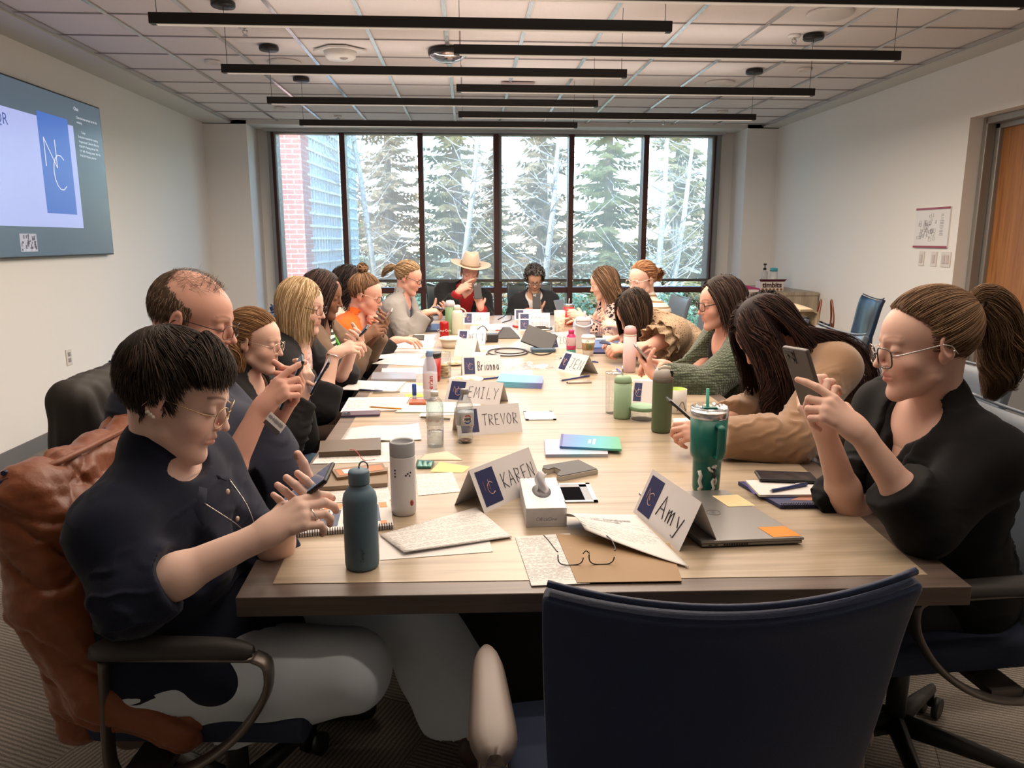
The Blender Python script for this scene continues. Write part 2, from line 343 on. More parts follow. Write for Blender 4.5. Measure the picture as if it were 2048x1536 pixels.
for k in range(46):
    cy, cz = random.uniform(-.05, .17), random.uniform(-.09, .11)
    if random.random() < .5: cy = random.gauss(.04, .05); cz = random.gauss(-.01, .04)
    w, h = random.uniform(.01, .035), random.uniform(.008, .03)
    for (a, b, c, d) in ((cy, cz + h / 2, w, .0014), (cy, cz - h / 2, w, .0014), (cy - w / 2, cz, .0014, h), (cy + w / 2, cz, .0014, h)): mb.box((-.0125, a, b), (.0012, c, d))
for k in range(14): mb.box((-.0125, -.13, .10 - k * .012), (.0012, .05 * random.uniform(.5, 1), .003))
mb.build('floor_plan_lines', mat('sign_ink', (.12, .11, .12), .6), t)
for yy, w, lab in ((5.86, .07, 'small grey thermostat plate, leftmost below the floor plan sign'), (5.70, .075, 'single white rocker switch plate below the floor plan sign'), (5.55, .115, 'double white rocker switch plate nearest the door')):
    t = thing('light_switch', lab, 'switch', (XR - .001, yy, 1.27), group='wall plates by the door')
    MB().box((-.003, 0, 0), (.006, w, .115)).build('plate', mat('switch_plate', (.72, .68, .64), .4), t, bevel=.003)
    for q in ([0] if w < .1 else [-.023, .023]): MB().box((-.008, q, 0), (.006, .032, .065)).build('rocker', mat('switch_rocker', (.6, .52, .49), .35), t, bevel=.002)
t = thing('wall_outlet', 'white wall socket low on the left wall', 'outlet', (XL + .001, 5.60, .57))
MB().box((.003, 0, 0), (.006, .075, .12)).build('plate', _M['switch_plate'], t, bevel=.003)
MB().box((.007, 0, .022), (.004, .035, .03)).box((.007, 0, -.022), (.004, .035, .03)).build('socket', mat('socket_grey', (.3, .3, .3), .4), t, bevel=.002)
# ---------------- television ----------------
tvx = XL + .045
t = thing('television', 'large wall mounted flat screen showing a slide with blue logo card', 'television', (XL + .001, 5.6, 1.87))
def ty(px): return aty(px, 400, 1)  # unused guard
Y1 = 6.36; Y0 = 4.35; za, zb = 1.30, 2.44
MB().bb((.0, Y0 - 5.6, za - 1.87), (.055, Y1 - 5.6, zb - 1.87)).build('casing', mat('tv_black', (.02, .02, .022), .3), t, bevel=.006)
scr = lambda c, s: mat('screen_' + '%02x%02x%02x' % tuple(int(q * 255) for q in c), (0, 0, 0), .25, emit=(*c, s * .45))
MB().bb((.055, Y0 - 5.6 + .012, za - 1.87 + .012), (.0565, Y1 - 5.6 - .012, zb - 1.87 - .012)).build('screen', scr((.085, .115, .15), 1), t)
def tvp(px, py):   # point on the screen plane
    r = ray(px, py); k = (XL + .057) / r.x; return (r.y * k - 5.6, CZ + r.z * k - 1.87)
a = tvp(152, 254); b = tvp(161, 456)
MB().bb((.0565, Y0 - 5.6 + .012, b[1]), (.0575, b[0] * .5 + a[0] * .5, a[1])).build('slide', scr((.42, .46, .80), 1), t)
a = tvp(71, 219); b = tvp(145, 429); c0 = a[0]; c1 = tvp(140, 300)[0]; z0 = b[1]; z1 = tvp(137, 240)[1]
MB().bb((.0575, c0, z0), (.0585, c1, z1)).build('logo_card', scr((.06, .15, .52), 1), t)
wm = scr((.8, .8, .85), 1); yc = (c0 + c1) / 2; zc = (z0 + z1) / 2
XT = lambda y, z: V(.0595, y, z)
mb = MB(); mb.tube([XT(yc - .15, zc - .02), XT(yc - .15, zc + .17), XT(yc - .01, zc - .02), XT(yc - .01, zc + .17)], .0035, 4)
mb.tube([XT(yc + .03 + .09 * cos(q), zc - .05 + .12 * sin(q)) for q in [radians(50 + 26 * k) for k in range(11)]], .0035, 4)
mb.build('logo_lines', wm, t)
RX = Matrix.Rotation(radians(90), 4, 'Z') @ Matrix.Rotation(radians(90), 4, 'X')
def tvt(body, y, z, s, m, al='LEFT'): text('screen_text', body, s, m, t, Matrix.Translation(XT(y, z)) @ RX, align=al)
tvt('QR', tvp(14, 236)[0] , tvp(0, 236)[1], .10, scr((.05, .08, .3), 1), 'RIGHT')
tvt('Chat', tvp(146, 218)[0], tvp(150, 218)[1], .035, wm)
yl = tvp(152, 240)[0]
for k, s_ in enumerate(['Chat has been turned on for this', 'meeting', '', '        Today', 'Erwp has renamed the meeting', 'Negotiations Collective Bursary', '9:06 AM  Meeting started: Wk', '9:11 AM  Meeting ended: 34s 45s', '9:18 AM  Meeting started']):
    if s_: tvt(s_, yl, tvp(150, 234)[1] - k * .034, .0235, wm)
a = tvp(38, 467); b = tvp(76, 503)
MB().bb((.0565, a[0], b[1]), (.0575, b[0], a[1])).build('webcam_thumbnail', scr((.42, .38, .42), 1), t)
mb = MB(); random.seed(2)
for k in range(26): mb.box((.0579, random.uniform(a[0] + .01, b[0] - .01), random.uniform(b[1] + .01, a[1] - .01)), (.0006, random.uniform(.006, .02), random.uniform(.008, .03)))
mb.build('thumbnail_figures', scr((.10, .08, .10), 1), t)
tvt('HDFH E S Board 1', (a[0] + b[0]) / 2 - .0, b[1] + .012, .017, wm, 'CENTER')
# ---------------- ceiling lamps and devices ----------------
lens_m = mat('pendant_diffuser', (.6, .6, .6), .4, emit=(1, .80, .62, .12))
BZ = 2.36
def pendant(x0, x1, y, lab, canx):
    t = thing('linear_pendant_light', lab, 'light', ((x0 + x1) / 2, y, BZ), group='linear pendant lamps')
    h = (x1 - x0) / 2
    MB().bb((-h, -.02, -.012), (h, .02, .034)).build('housing', black_m, t, bevel=.002)
    MB().bb((-h + .03, -.012, -.015), (h - .03, .012, -.011)).build('diffuser', lens_m, t)
    mb = MB()
    for s in (-h + .03, h - .03): mb.cyl((s, 0, .03), (s, 0, ZC - BZ + .01), .0016, 5)
    mb.build('cable', black_m, t)
    c = MB().lathe([(.0, 0), (.062, 0), (.066, .006), (.066, .026), (0, .026)], (canx - (x0 + x1) / 2, 0, ZC - BZ - .024), 28)
    c.build('canopy', black_m, t)
    l = light('pendant_lamp', 'AREA', (0, 0, -.02), Euler((0, 0, 0)), PEND, (1, .82, .66), size=2 * h - .1, sy=.03); l.parent = t
    l = light('added_ceiling_fill', 'AREA', (0, 0, .045), Euler((pi, 0, 0)), PEND * .09, (1, .86, .78), size=2 * h - .1, sy=.03); l.parent = t  # upward fill lamp added only to brighten the ceiling
PEND = 11
for n_, y in (('nearest', 3.60), ('second', 4.58), ('third', 5.56), ('farthest', 6.58)): pendant(-1.38, .94, y, 'black linear pendant lamp, %s of the left row under the ceiling' % n_, -1.35)
for n_, y in (('nearest', 3.16), ('second', 4.07), ('third', 5.06), ('farthest', 6.08)): pendant(-.06, 2.29, y, 'black linear pendant lamp, %s of the right row under the ceiling' % n_, 2.26)
PEND = 5
for n_, y in (('left row', 2.62), ('left row behind', 1.64)): pendant(-1.38, .94, y, 'black linear pendant lamp of the %s out of view overhead' % n_, -1.35)
for n_, y in (('right row', 2.18), ('right row behind', 1.2)): pendant(-.06, 2.29, y, 'black linear pendant lamp of the %s out of view overhead' % n_, 2.26)
wht_m = mat('device_white', (.72, .70, .66), .45)
p = V(-.875, 5.62, ZC)
t = thing('smoke_detector', 'round white smoke detector on a diamond plate beneath the ceiling', 'detector', p)
MB().prism([(-.19, 0), (-.06, -.13), (.06, -.13), (.19, 0), (.06, .13), (-.06, .13)], -.012, .004).build('mounting_plate', wht_m, t, bevel=.006)
MB().lathe([(0, -.06), (.09, -.06), (.105, -.045), (.115, -.01)], n=32).build('sensor_body', wht_m, t)
MB().ball((.03, -.04, -.06), (.03, .02, .012)).build('indicator_lens', mat('lens_grey', (.3, .27, .25), .2), t)
t = thing('ceiling_camera_unit', 'glossy dark dome device hanging off the ceiling centre', 'camera', (-.126, 5.60, ZC))
MB().lathe([(0, -.075), (.06, -.073), (.105, -.055), (.13, -.035), (.135, 0)], n=36).build('dome', mat('dome_chrome', (.5, .48, .5), .12, .9), t)
MB().lathe([(.131, -.036), (.137, -.02), (.137, .0)], n=36).build('rim', black_m, t)
t = tag(MB().box((0, 0, -.004), (.28, .1, .012)).build('ceiling_microphone', mat('mic_plate', (.42, .33, .33), .5), loc=(.44, 6.68, ZC)), 'flat pinkish plate set in the ceiling far from the viewer', 'microphone')
for (x, y, r, lab) in ((-1.355, 6.04, .12, 'large round white speaker grille behind the second left lamp'), (2.14, 4.59, .13, 'large round white speaker grille nearest the viewer at right'), (2.156, 6.58, .12, 'large round white speaker grille between the right lamps farther back')):
    tag(MB().lathe([(0, -.012), (r * .93, -.012), (r, -.004), (r, .01)], (x, y, ZC), 36).build('ceiling_speaker', mat('grille_white', (.66, .64, .61), .6)), lab, 'speaker', 'round ceiling speakers')
for (x, y, r, lab) in ((-1.888, 6.04, .055, 'small round ceiling disc nearest at left'), (-1.877, 8.04, .055, 'small round ceiling disc far left near the window'), (2.645, 6.03, .055, 'small round ceiling disc at right of the lamps'), (2.659, 7.99, .055, 'small round ceiling disc far right near the window')):
    t = thing('ceiling_disc', lab, 'disc', (x, y, ZC)); MB().lathe([(0, -.004), (r * .7, -.004), (r * .72, -.010), (r, -.010), (r, .01)], n=28).build('cover', wht_m, t)
chr_m = mat('sprinkler_chrome', (.5, .5, .5), .2, .9)
for (x, y, lab) in ((-1.374, 5.08, 'chrome sprinkler head above the nearest left lamp'), (2.145, 5.09, 'chrome sprinkler head beside the right black canopy'), (-1.384, 8.55, 'chrome sprinkler head far left by the window'), (2.186, 8.556, 'chrome sprinkler head far right by the window')):
    t = thing('sprinkler', lab, 'sprinkler', (x, y, ZC), group='ceiling sprinklers')
    MB().lathe([(0, -.006), (.04, -.004), (.04, .01)], n=20).build('escutcheon', wht_m, t)
    MB().cyl((0, 0, 0), (0, 0, -.02), .008, 8).tube([(-.012, 0, -.015), (-.014, 0, -.03), (0, 0, -.045), (.014, 0, -.03), (.012, 0, -.015)], .003, 6).cyl((0, 0, -.045), (0, 0, -.048), .016, 10).build('head', chr_m, t)
# ---------------- credenza by the window ----------------
CY0, CY1, CX0, CX1 = 7.55, 8.75, 2.90, XR - .02
t = thing('credenza', 'pale wood grained credenza against the right wall by the window', 'cabinet', ((CX0 + CX1) / 2, (CY0 + CY1) / 2, 0))
hx, hy = (CX1 - CX0) / 2, (CY1 - CY0) / 2
MB().bb((-hx, -hy, .05), (hx, hy, .85)).build('body', cred_m, t, bevel=.003)
MB().bb((-hx - .01, -hy - .01, .85), (hx, hy, .885)).build('top', cred_m, t, bevel=.003)
MB().bb((-hx + .03, -hy + .03, 0), (hx - .03, hy - .03, .05)).build('plinth', black_m, t)
mb = MB()
for k in range(2): MB().bb((-hx - .018, -hy + .02 + k * hy, .08), (-hx, k * hy - .02, .82)).build('door', cred_m, t, bevel=.003)
# ---------------- grey open bin cabinet at the right edge ----------------
t = thing('metal_bin_unit', 'grey open topped metal cabinet at the right edge in front of the door', 'cabinet', (3.18, 3.62, 0))
gm = mat('grey_powder_coat', (.16, .16, .155), .45, .2)
MB().bb((-.25, -.35, 0), (-.235, .35, .95)).bb((.235, -.35, 0), (.25, .35, .95)).bb((-.235, .335, 0), (.235, .35, .95)).bb((-.235, -.35, 0), (.235, -.335, .55)).bb((-.235, -.335, .02), (.235, .335, .04)).bb((-.235, -.335, .55), (.235, .335, .565)).build('shell', gm, t, bevel=.002)
MB().bb((-.26, -.36, .95), (.26, .36, .965)).build('lid', mat('brushed_lid', (.4, .4, .4), .3, .6), t, bevel=.003)
# ---------------- outside: lawn, brick pier, glass block, trees ----------------
grass_m = mat('lawn_grass', (.40, .37, .19), .95, noise=(1.2, .5), bump=(30, .6, .05))
struct(MB().bb((-60, YW + .2, -.5), (60, 90, -.35)).build('floor_lawn', grass_m))
bld_m = mat('pink_brick', (.62, .25, .22), .85)
nt, B, N, L = nodes(bld_m)
tc = N('ShaderNodeTexCoord'); sx = N('ShaderNodeSeparateXYZ'); L(tc.outputs['Object'], sx.inputs[0]); cx = N('ShaderNodeCombineXYZ'); ad = N('ShaderNodeMath'); L(sx.outputs[0], ad.inputs[0]); L(sx.outputs[1], ad.inputs[1]); L(ad.outputs[0], cx.inputs[0]); L(sx.outputs[2], cx.inputs[1])
br = N('ShaderNodeTexBrick'); br.inputs['Scale'].default_value = 1; br.inputs['Brick Width'].default_value = .22; br.inputs['Row Height'].default_value = .075; br.inputs['Mortar Size'].default_value = .008
br.inputs['Color1'].default_value = (.66, .23, .19, 1); br.inputs['Color2'].default_value = (.54, .19, .16, 1); br.inputs['Mortar'].default_value = (.6, .45, .42, 1); L(cx.outputs[0], br.inputs[0]); L(br.outputs[0], B.inputs['Base Color'])
pa = aty(545, 400, 12); pb = aty(607, 400, 12)
tag(MB().bb((pa.x - 1.2, 12, -.36), (pb.x, 12.6, 7)).build('brick_pier', bld_m), 'pink brick pier of the building outside the leftmost blind', 'wall')
t = thing('glass_block_building', 'pale building wing with a fine grid of windows outside at left', 'building', (pb.x, 12.4, -.36))
pc = aty(700, 400, 16); dx = pc.x + .12 - pb.x
wing = mat('wing_panel', (.56, .58, .50), .35); grid_ = mat('wing_mullions', (.85, .87, .85), .5)
ln = math.hypot(dx, 3.8); ax = V(dx, 3.8, 0).normalized(); ay = V(-ax.y, ax.x, 0)
Rm = Matrix((ax, ay, (0, 0, 1))).transposed()
MB().box(ax * ln / 2 + ay * .3 + V(0, 0, 3.7), (ln, .5, 7.4), Rm).build('wall', wing, t)
mb = MB()
for k in range(37): mb.box(ax * ln / 2 + ay * .03 + V(0, 0, .2 + k * .2), (ln, .06, .035), Rm)
for k in range(int(ln / .19) + 1): mb.box(ax * (k * .19) + ay * .03 + V(0, 0, 3.7), (.022, .05, 7.4), Rm)
mb.build('window_grid', grid_, t)
bark_m = mat('bark', (.20, .15, .12), .9, noise=(20, .3)); birch_m = mat('birch_bark', (.62, .58, .52), .8, noise=((6, 6, 40), .3))
needle = [mat('needles_green', (.19, .20, .08), .8, noise=(3, .4)), mat('needles_olive', (.27, .23, .11), .8, noise=(3, .4)), mat('needles_brown', (.30, .22, .13), .8, noise=(3, .4))]
def conifer(x, y, h, w, m, lab, seed, g=-.36):
    rnd = random.Random(seed); t = thing('spruce_tree', lab, 'tree', (x, y, g), group='trees beyond the window')
    MB().tube([(0, 0, 0), (0, 0, h * .5), (0, 0, h)], [.16, .1, .01], 8).build('trunk', bark_m, t)
    V_ = []; F_ = []
    nb = int(h * 27)
    for k in range(nb):
        z = .25 + (h - .3) * (k / nb) ** .95; r = w * (1 - z / h) ** 1.0 * rnd.uniform(.6, 1.1) + .06
        a = rnd.uniform(0, 2 * pi); d = V(cos(a), sin(a), 0); s = V(-d.y, d.x, 0)
        nt_ = max(4, int(r / .10))
        for q in range(nt_):
            u = (q + 1) / nt_; c = d * (r * u) + V(0, 0, z - .35 * r * u + .28 * r * u * u)
            for e in range(2):
                for sg in (-1, 1):
                    L_ = (.14 + .34 * r * (1 - u * .75) * .5) * rnd.uniform(.6, 1.3); tip = c + s * sg * L_ + d * L_ * rnd.uniform(.2, .7) + V(0, 0, rnd.uniform(-.14, .03) * (1 + L_))
                    wv_ = V(rnd.uniform(-.3, .3), rnd.uniform(-.3, .3), 1).normalized() * rnd.uniform(.025, .05)
                    o = len(V_); V_ += [c - wv_, c + wv_, tip + wv_ * .2]; F_.append((o, o + 1, o + 2))
    MB().add(V_, F_).build('foliage', m, t)
    return t
def birch(x, y, h, lab, seed, lean=0, g=-.36):
    rnd = random.Random(seed); t = thing('birch_tree', lab, 'tree', (x, y, g), group='bare pale trees beyond the window')
    top = V(lean * h, 0, h); MB().tube([(0, 0, 0), top * .5 + V(.05, 0, 0), top], [.06, .045, .012], 8).build('trunk', birch_m, t)
    mb = MB()
    for k in range(46):
        u = rnd.uniform(.12, .98); b = top * u; a = rnd.uniform(0, 2 * pi); l = rnd.uniform(.5, 1.5) * (1.15 - u)
        e = b + V(cos(a) * l, sin(a) * l * .5, l * rnd.uniform(.3, .9)); m_ = (b + e) / 2 + V(0, 0, -.06)
        mb.tube([b, m_, e], [.014, .009, .003], 4)
        for q in range(3):
            c = b.lerp(e, rnd.uniform(.3, .95)); e2 = c + V(rnd.uniform(-.4, .4), rnd.uniform(-.2, .2), rnd.uniform(.0, .4)); mb.tube([c, e2], [.006, .002], 3)
    mb.build('branch', birch_m, t); return t
def tr(px, Y): return aty(px, 500, Y).x
conifer(tr(780, 21), 21, 7.2, 1.7, needle[2], 'broad brown spruce filling the second blind', 1)
conifer(tr(915, 16), 16, 6.6, 1.25, needle[1], 'tall spruce seen through the third blind', 2)
conifer(tr(1085, 15.5), 15.5, 5.3, 1.35, needle[2], 'pointed brownish spruce right of the thick centre mullion', 3)
conifer(tr(1215, 17), 17, 5.8, 1.6, needle[0], 'dense greener spruce seen through the fifth blind', 4)
conifer(tr(1350, 16), 16, 5.4, 1.5, needle[1], 'sparse olive spruce behind the rightmost blind', 5)
conifer(tr(990, 27), 27, 5.0, 1.7, needle[2], 'distant spruce between the two middle blinds', 6)
conifer(tr(1470, 19), 19, 6.5, 1.6, needle[0], 'spruce hidden mostly behind the right pier', 7)
conifer(tr(690, 27), 27, 6, 1.7, needle[0], 'distant spruce just right of the gridded building', 8)
birch(tr(1075, 12.6), 12.6, 4.6, 'leaning white birch right of the thick mullion', 11, .09)
birch(tr(1310, 12.2), 12.2, 4.8, 'slender white birch behind the rightmost blind', 12, .03)
birch(tr(1335, 13), 13, 4.4, 'twin white birch further right of the slender one', 13, .1)
birch(tr(760, 13.5), 13.5, 5.6, 'bare grey tree leaning through the second blind', 14, -.12)
birch(tr(905, 13), 13, 5.2, 'bare tree with long arching twigs in the third blind', 15, .12)
bush_m = mat('sunlit_shrub', (.42, .46, .22), .8, noise=(9, .5))
rnd = random.Random(9)
for k in range(9):
    t_ = thing('shrub', 'low sunlit shrub outside under the transom, %s' % ['far left', 'left', 'left of the thick mullion', 'behind the hat wearer', 'behind the curly haired person', 'right of centre', 'behind the patterned blouse', 'behind the beige frilled top', 'far right'][k], 'shrub', (-2.3 + k * .78, 11.1 + .3 * (k % 2), -.36), group='shrubs under the window')
    V_ = []; F_ = []
    for q in range(1500):
        d = V(rnd.gauss(0, 1), rnd.gauss(0, 1), abs(rnd.gauss(0, 1))).normalized() * rnd.uniform(.4, 1) ** .5; c = V(d.x * .5, d.y * .4, d.z * 1.05)
        s = rnd.uniform(.015, .04); a = V(rnd.uniform(-1, 1), rnd.uniform(-1, 1), rnd.uniform(-1, 1)).normalized() * s; b = a.orthogonal().normalized() * s
        o = len(V_); V_ += [c - a, c + b, c + a, c - b]; F_.append((o, o + 1, o + 2, o + 3))
    MB().add(V_, F_).build('leaves', bush_m, t_)
    MB().tube([(0, 0, 0), (.02, 0, .5)], .02, 6).build('stem', bark_m, t_)
# ---------------- conference table ----------------
TZ = .74
Lo = [(-.457, 1.366), (-.497, 2.264), (-.505, 3.3), (-.500, 4.2), (-.488, 5.4), (-.47, 6.82)]
Ro = [(1.0, 1.329), (1.075, 2.2), (1.115, 2.9), (1.13, 3.6), (1.12, 4.6), (1.08, 5.8), (1.03, 6.82)]
def shrink(d):
    l = [(x + d, y) for x, y in Lo]; r = [(x - d, y) for x, y in Ro]
    l[0] = (l[0][0], l[0][1] + d * .95); r[0] = (r[0][0], r[0][1] + d * .95); l[-1] = (l[-1][0], 6.82 - d); r[-1] = (r[-1][0], 6.82 - d)
    return l[::-1] + r
tbl = thing('conference_table', 'long light wood conference table with dark brown border', 'table', (.3, 4.1, 0))
off = lambda P: [(x - .3, y - 4.1) for x, y in P]
MB().prism(off(shrink(0)), TZ - .042, TZ - .0012).build('border', edge_m, tbl, bevel=.002)
inner = off(shrink(.058))
# top inlay left whole; hatch depth is painted shade, see the well
MB().prism(inner, TZ - .003, TZ).build('top', oak_m, tbl)
MB().bb((-.35, -2.1, .0), (.35, -2.06, TZ - .043)).bb((-.35, 2.0, .0), (.35, 2.04, TZ - .043)).bb((-.02, -2.06, .05), (.02, 2.0, TZ - .043)).build('pedestal', mat('pedestal_black', (.012, .012, .013), .6), tbl)
# ---------------- implicit-surface modelling of bodies, hair and clothes ----------------
def surface_nets(f, o, h):
    s = f < 0
    nx, ny, nz = f.shape
    c = [(i, j, k) for i in (0, 1) for j in (0, 1) for k in (0, 1)]
    sl = lambda a, d: a[d[0]:nx - 1 + d[0], d[1]:ny - 1 + d[1], d[2]:nz - 1 + d[2]]
    cnt = np.zeros((nx - 1, ny - 1, nz - 1), np.int8)
    for d in c: cnt += sl(s, d)
    act = (cnt > 0) & (cnt < 8); idx = np.argwhere(act)
    if len(idx) == 0: return np.zeros((0, 3)), np.zeros((0, 4), int)
    vals = np.stack([f[idx[:, 0] + d[0], idx[:, 1] + d[1], idx[:, 2] + d[2]] for d in c], 1)
    acc = np.zeros((len(idx), 3)); n = np.zeros(len(idx))
    for a in range(8):
        for b in range(a + 1, 8):
            if sum(abs(c[a][q] - c[b][q]) for q in range(3)) != 1: continue
            va, vb = vals[:, a], vals[:, b]; m = (va < 0) != (vb < 0)
            t = np.where(m, va / np.where(m, va - vb, 1), 0)
            p = np.array(c[a])[None] + t[:, None] * (np.array(c[b]) - np.array(c[a]))[None]
            acc += p * m[:, None]; n += m
    P = (idx + acc / n[:, None]) * h + o
    vid = -np.ones(act.shape, np.int64); vid[act] = np.arange(len(idx))
    Q = []
    for ax in range(3):
        a0 = [slice(None)] * 3; a1 = [slice(None)] * 3; a0[ax] = slice(0, -1); a1[ax] = slice(1, None)
        x = s[tuple(a0)]; y = s[tuple(a1)]; e = np.argwhere(x != y)
        b_, c_ = [q for q in range(3) if q != ax]
        lim = np.array(act.shape)
        ok = (e[:, b_] > 0) & (e[:, c_] > 0) & (e[:, b_] < lim[b_]) & (e[:, c_] < lim[c_]); e = e[ok]
        ins = s[e[:, 0], e[:, 1], e[:, 2]]
        def g(db, dc):
            q = e.copy(); q[:, b_] += db; q[:, c_] += dc; return vid[q[:, 0], q[:, 1], q[:, 2]]
        q = np.stack([g(-1, -1), g(0, -1), g(0, 0), g(-1, 0)], 1)
        fl = ins if ax != 1 else ~ins
        q[~fl] = q[~fl][:, ::-1]; Q.append(q)
    return P, np.concatenate(Q)
A_ = lambda v: np.array(v, np.float32)
def dcap(a, b, ra, rb, n=None, fl=1.0):
    a, b = A_(a), A_(b); ab = b - a; L2 = max(float(ab @ ab), 1e-9)
    m = max(ra, rb); nn = A_(n) / np.linalg.norm(n) if n is not None else None
    def f(P):
        d = P - a; t = np.clip((d @ ab) / L2, 0, 1); q = d - t[..., None] * ab; r = ra + (rb - ra) * t
        if nn is not None:
            k = q @ nn; q = q + nn * (k * (1 / fl - 1))[..., None]
        dd = np.sqrt((q * q).sum(-1)) - r
        return dd * (min(fl, 1) if nn is not None else 1)
    mm = m * max(1, fl)
    return f, np.minimum(a, b) - mm, np.maximum(a, b) + mm
def dell(c, r, R=None):
    c = A_(c); r = A_(r); Rm = A_([[R[i][j] for j in range(3)] for i in range(3)]) if R is not None else None
    def f(P):
        q = P - c
        if Rm is not None: q = q @ Rm
        k0 = np.sqrt(((q / r) ** 2).sum(-1)); k1 = np.sqrt(((q / (r * r)) ** 2).sum(-1)) + 1e-9
        return k0 * (k0 - 1) / k1
    m = float(max(r)); return f, c - m, c + m
class Field:
    def __init__(s, h): s.h = h; s.ops = []
    def cap(s, a, b, ra, rb=None, k=.01, n=None, fl=1.0): s.ops.append((dcap(a, b, ra, ra if rb is None else rb, n, fl), k, 'u')); return s
    def ell(s, c, r, R=None, k=.01): s.ops.append((dell(c, r, R), k, 'u')); return s
    def sub(s, prim, k=.005): s.ops.append((prim, k, 's')); return s
    def chain(s, pts, rs, k=.01, n=None, fl=1.0):
        for i in range(len(pts) - 1): s.cap(pts[i], pts[i + 1], rs[i], rs[i + 1], k, n, fl)
        return s
    def mesh(s, planes=(), disp=None, smooth=0):
        h = s.h; lo = np.min([p[0][1] for p in s.ops if p[2] == 'u'], 0) - 3 * h; hi = np.max([p[0][2] for p in s.ops if p[2] == 'u'], 0) + 3 * h
        n = np.ceil((hi - lo) / h).astype(int) + 2
        F = np.full(n, .05, np.float32)
        ax = [lo[i] + h * np.arange(n[i], dtype=np.float32) for i in range(3)]
        for (f, a, b), k, mode in s.ops:
            i0 = np.clip(np.floor((a - k - 3 * h - lo) / h).astype(int), 0, n - 1); i1 = np.clip(np.ceil((b + k + 3 * h - lo) / h).astype(int), 1, n)
            if (i1 <= i0).any(): continue
            P = np.stack(np.meshgrid(*[ax[q][i0[q]:i1[q]] for q in range(3)], indexing='ij'), -1)
            d = f(P).astype(np.float32); S = F[i0[0]:i1[0], i0[1]:i1[1], i0[2]:i1[2]]
            if mode == 'u':
                g = np.maximum(k - np.abs(S - d), 0) / k; S[...] = np.minimum(S, d) - g * g * k * .25
            else:
                d = -d; g = np.maximum(k - np.abs(S - d), 0) / k; S[...] = np.maximum(S, d) + g * g * k * .25
        if planes:
            P = None
            for pl in planes:   # callable(P)->signed (positive = cut away)
                if P is None: P = np.stack(np.meshgrid(*ax, indexing='ij'), -1)
                F = np.maximum(F, pl(P).astype(np.float32))
        F[0] = F[-1] = .05; F[:, 0] = F[:, -1] = .05; F[:, :, 0] = F[:, :, -1] = .05
        Pv, Q = surface_nets(F, lo, h)
        for _ in range(smooth):
            A = np.zeros_like(Pv); c = np.zeros(len(Pv))
            for i in range(4):
                a, b = Q[:, i], Q[:, (i + 1) % 4]
                for ax_ in range(3): A[:, ax_] += np.bincount(a, Pv[b, ax_], len(Pv)) + np.bincount(b, Pv[a, ax_], len(Pv))
                c += np.bincount(a, minlength=len(Pv)) + np.bincount(b, minlength=len(Pv))
            Pv = Pv * .4 + .6 * A / c[:, None]
        if disp is not None and len(Pv):
            N = vnormals(Pv, Q); Pv = Pv + N * disp(Pv, N)[:, None]
        return Pv, Q
def vnormals(P, Q):
    N = np.zeros_like(P); a, b, c, d = (P[Q[:, i]] for i in range(4)); fn = np.cross(c - a, d - b)
    for i in range(4):
        for ax in range(3): N[:, ax] += np.bincount(Q[:, i], fn[:, ax], len(P))
    return N / (np.linalg.norm(N, axis=1)[:, None] + 1e-12)
def npmesh(name, parts, mats, parent=None, cols=None, origin=(0, 0, 0)):
    Vs, Fs, o = [], [], 0
    for P, Q in parts: Vs.append(P); Fs.append(Q + o); o += len(P)
    P = np.concatenate(Vs) - A_(origin); Q = np.concatenate(Fs)
    me = bpy.data.meshes.new(name); me.vertices.add(len(P)); me.vertices.foreach_set('co', P.astype(np.float32).ravel())
    k = Q.shape[1]; me.loops.add(len(Q) * k); me.loops.foreach_set('vertex_index', Q.astype(np.int32).ravel())
    me.polygons.add(len(Q)); me.polygons.foreach_set('loop_start', np.arange(len(Q), dtype=np.int32) * k)
    try: me.polygons.foreach_set('loop_total', np.full(len(Q), k, np.int32))
    except Exception: pass
    me.polygons.foreach_set('use_smooth', np.ones(len(Q), bool)); me.update(calc_edges=True)
    if cols is not None:
        c = me.color_attributes.new('Col', 'FLOAT_COLOR', 'POINT'); c.data.foreach_set('color', np.concatenate([cols, np.ones((len(cols), 1))], 1).astype(np.float32).ravel())
    for m in (mats if isinstance(mats, list) else [mats]): me.materials.append(m)
    return link(name, me, parent)
def sn(P, f, seed=0):   # cheap smooth noise
    r = np.random.RandomState(seed); out = 0
    for i in range(5):
        d = r.normal(size=3); d /= np.linalg.norm(d); out = out + np.sin(P @ (d * f * (1 + .5 * i)) + r.uniform(0, 6.28) + 1.3 * np.sin(P @ (r.normal(size=3) * f * .35))) / (1 + .4 * i)
    return out / 3
# ---------------- materials for people ----------------
def skin_mat(name, c):
    return mat(name, c, .52, spec=.35, sss=.12, bump=(900, .12, .0004), attr='Col')
lip_c = A_((.80, .48, .50))
class Head:
    """head frame: origin between the ears, +Y face, +Z crown, +X the person's right side is -X"""
    def __init__(s, c, yaw, pitch=0, roll=0, sc=1.0):
        # yaw: direction faced, degrees in plan (0 = +Y, -90 = +X, 90 = -X)
        s.R = (Matrix.Rotation(radians(yaw), 3, 'Z') @ Matrix.Rotation(radians(roll), 3, 'Y') @ Matrix.Rotation(radians(-pitch), 3, 'X')); s.c = Vector(c); s.sc = sc
        s.Rn = A_([[s.R[i][j] for j in range(3)] for i in range(3)])
    def p(s, x, y, z): return s.c + s.R @ (Vector((x, y, z)) * s.sc)
    def d(s, x, y, z): return s.R @ Vector((x, y, z))
    def inv(s, P): return ((P - A_(s.c)) @ s.Rn) / s.sc
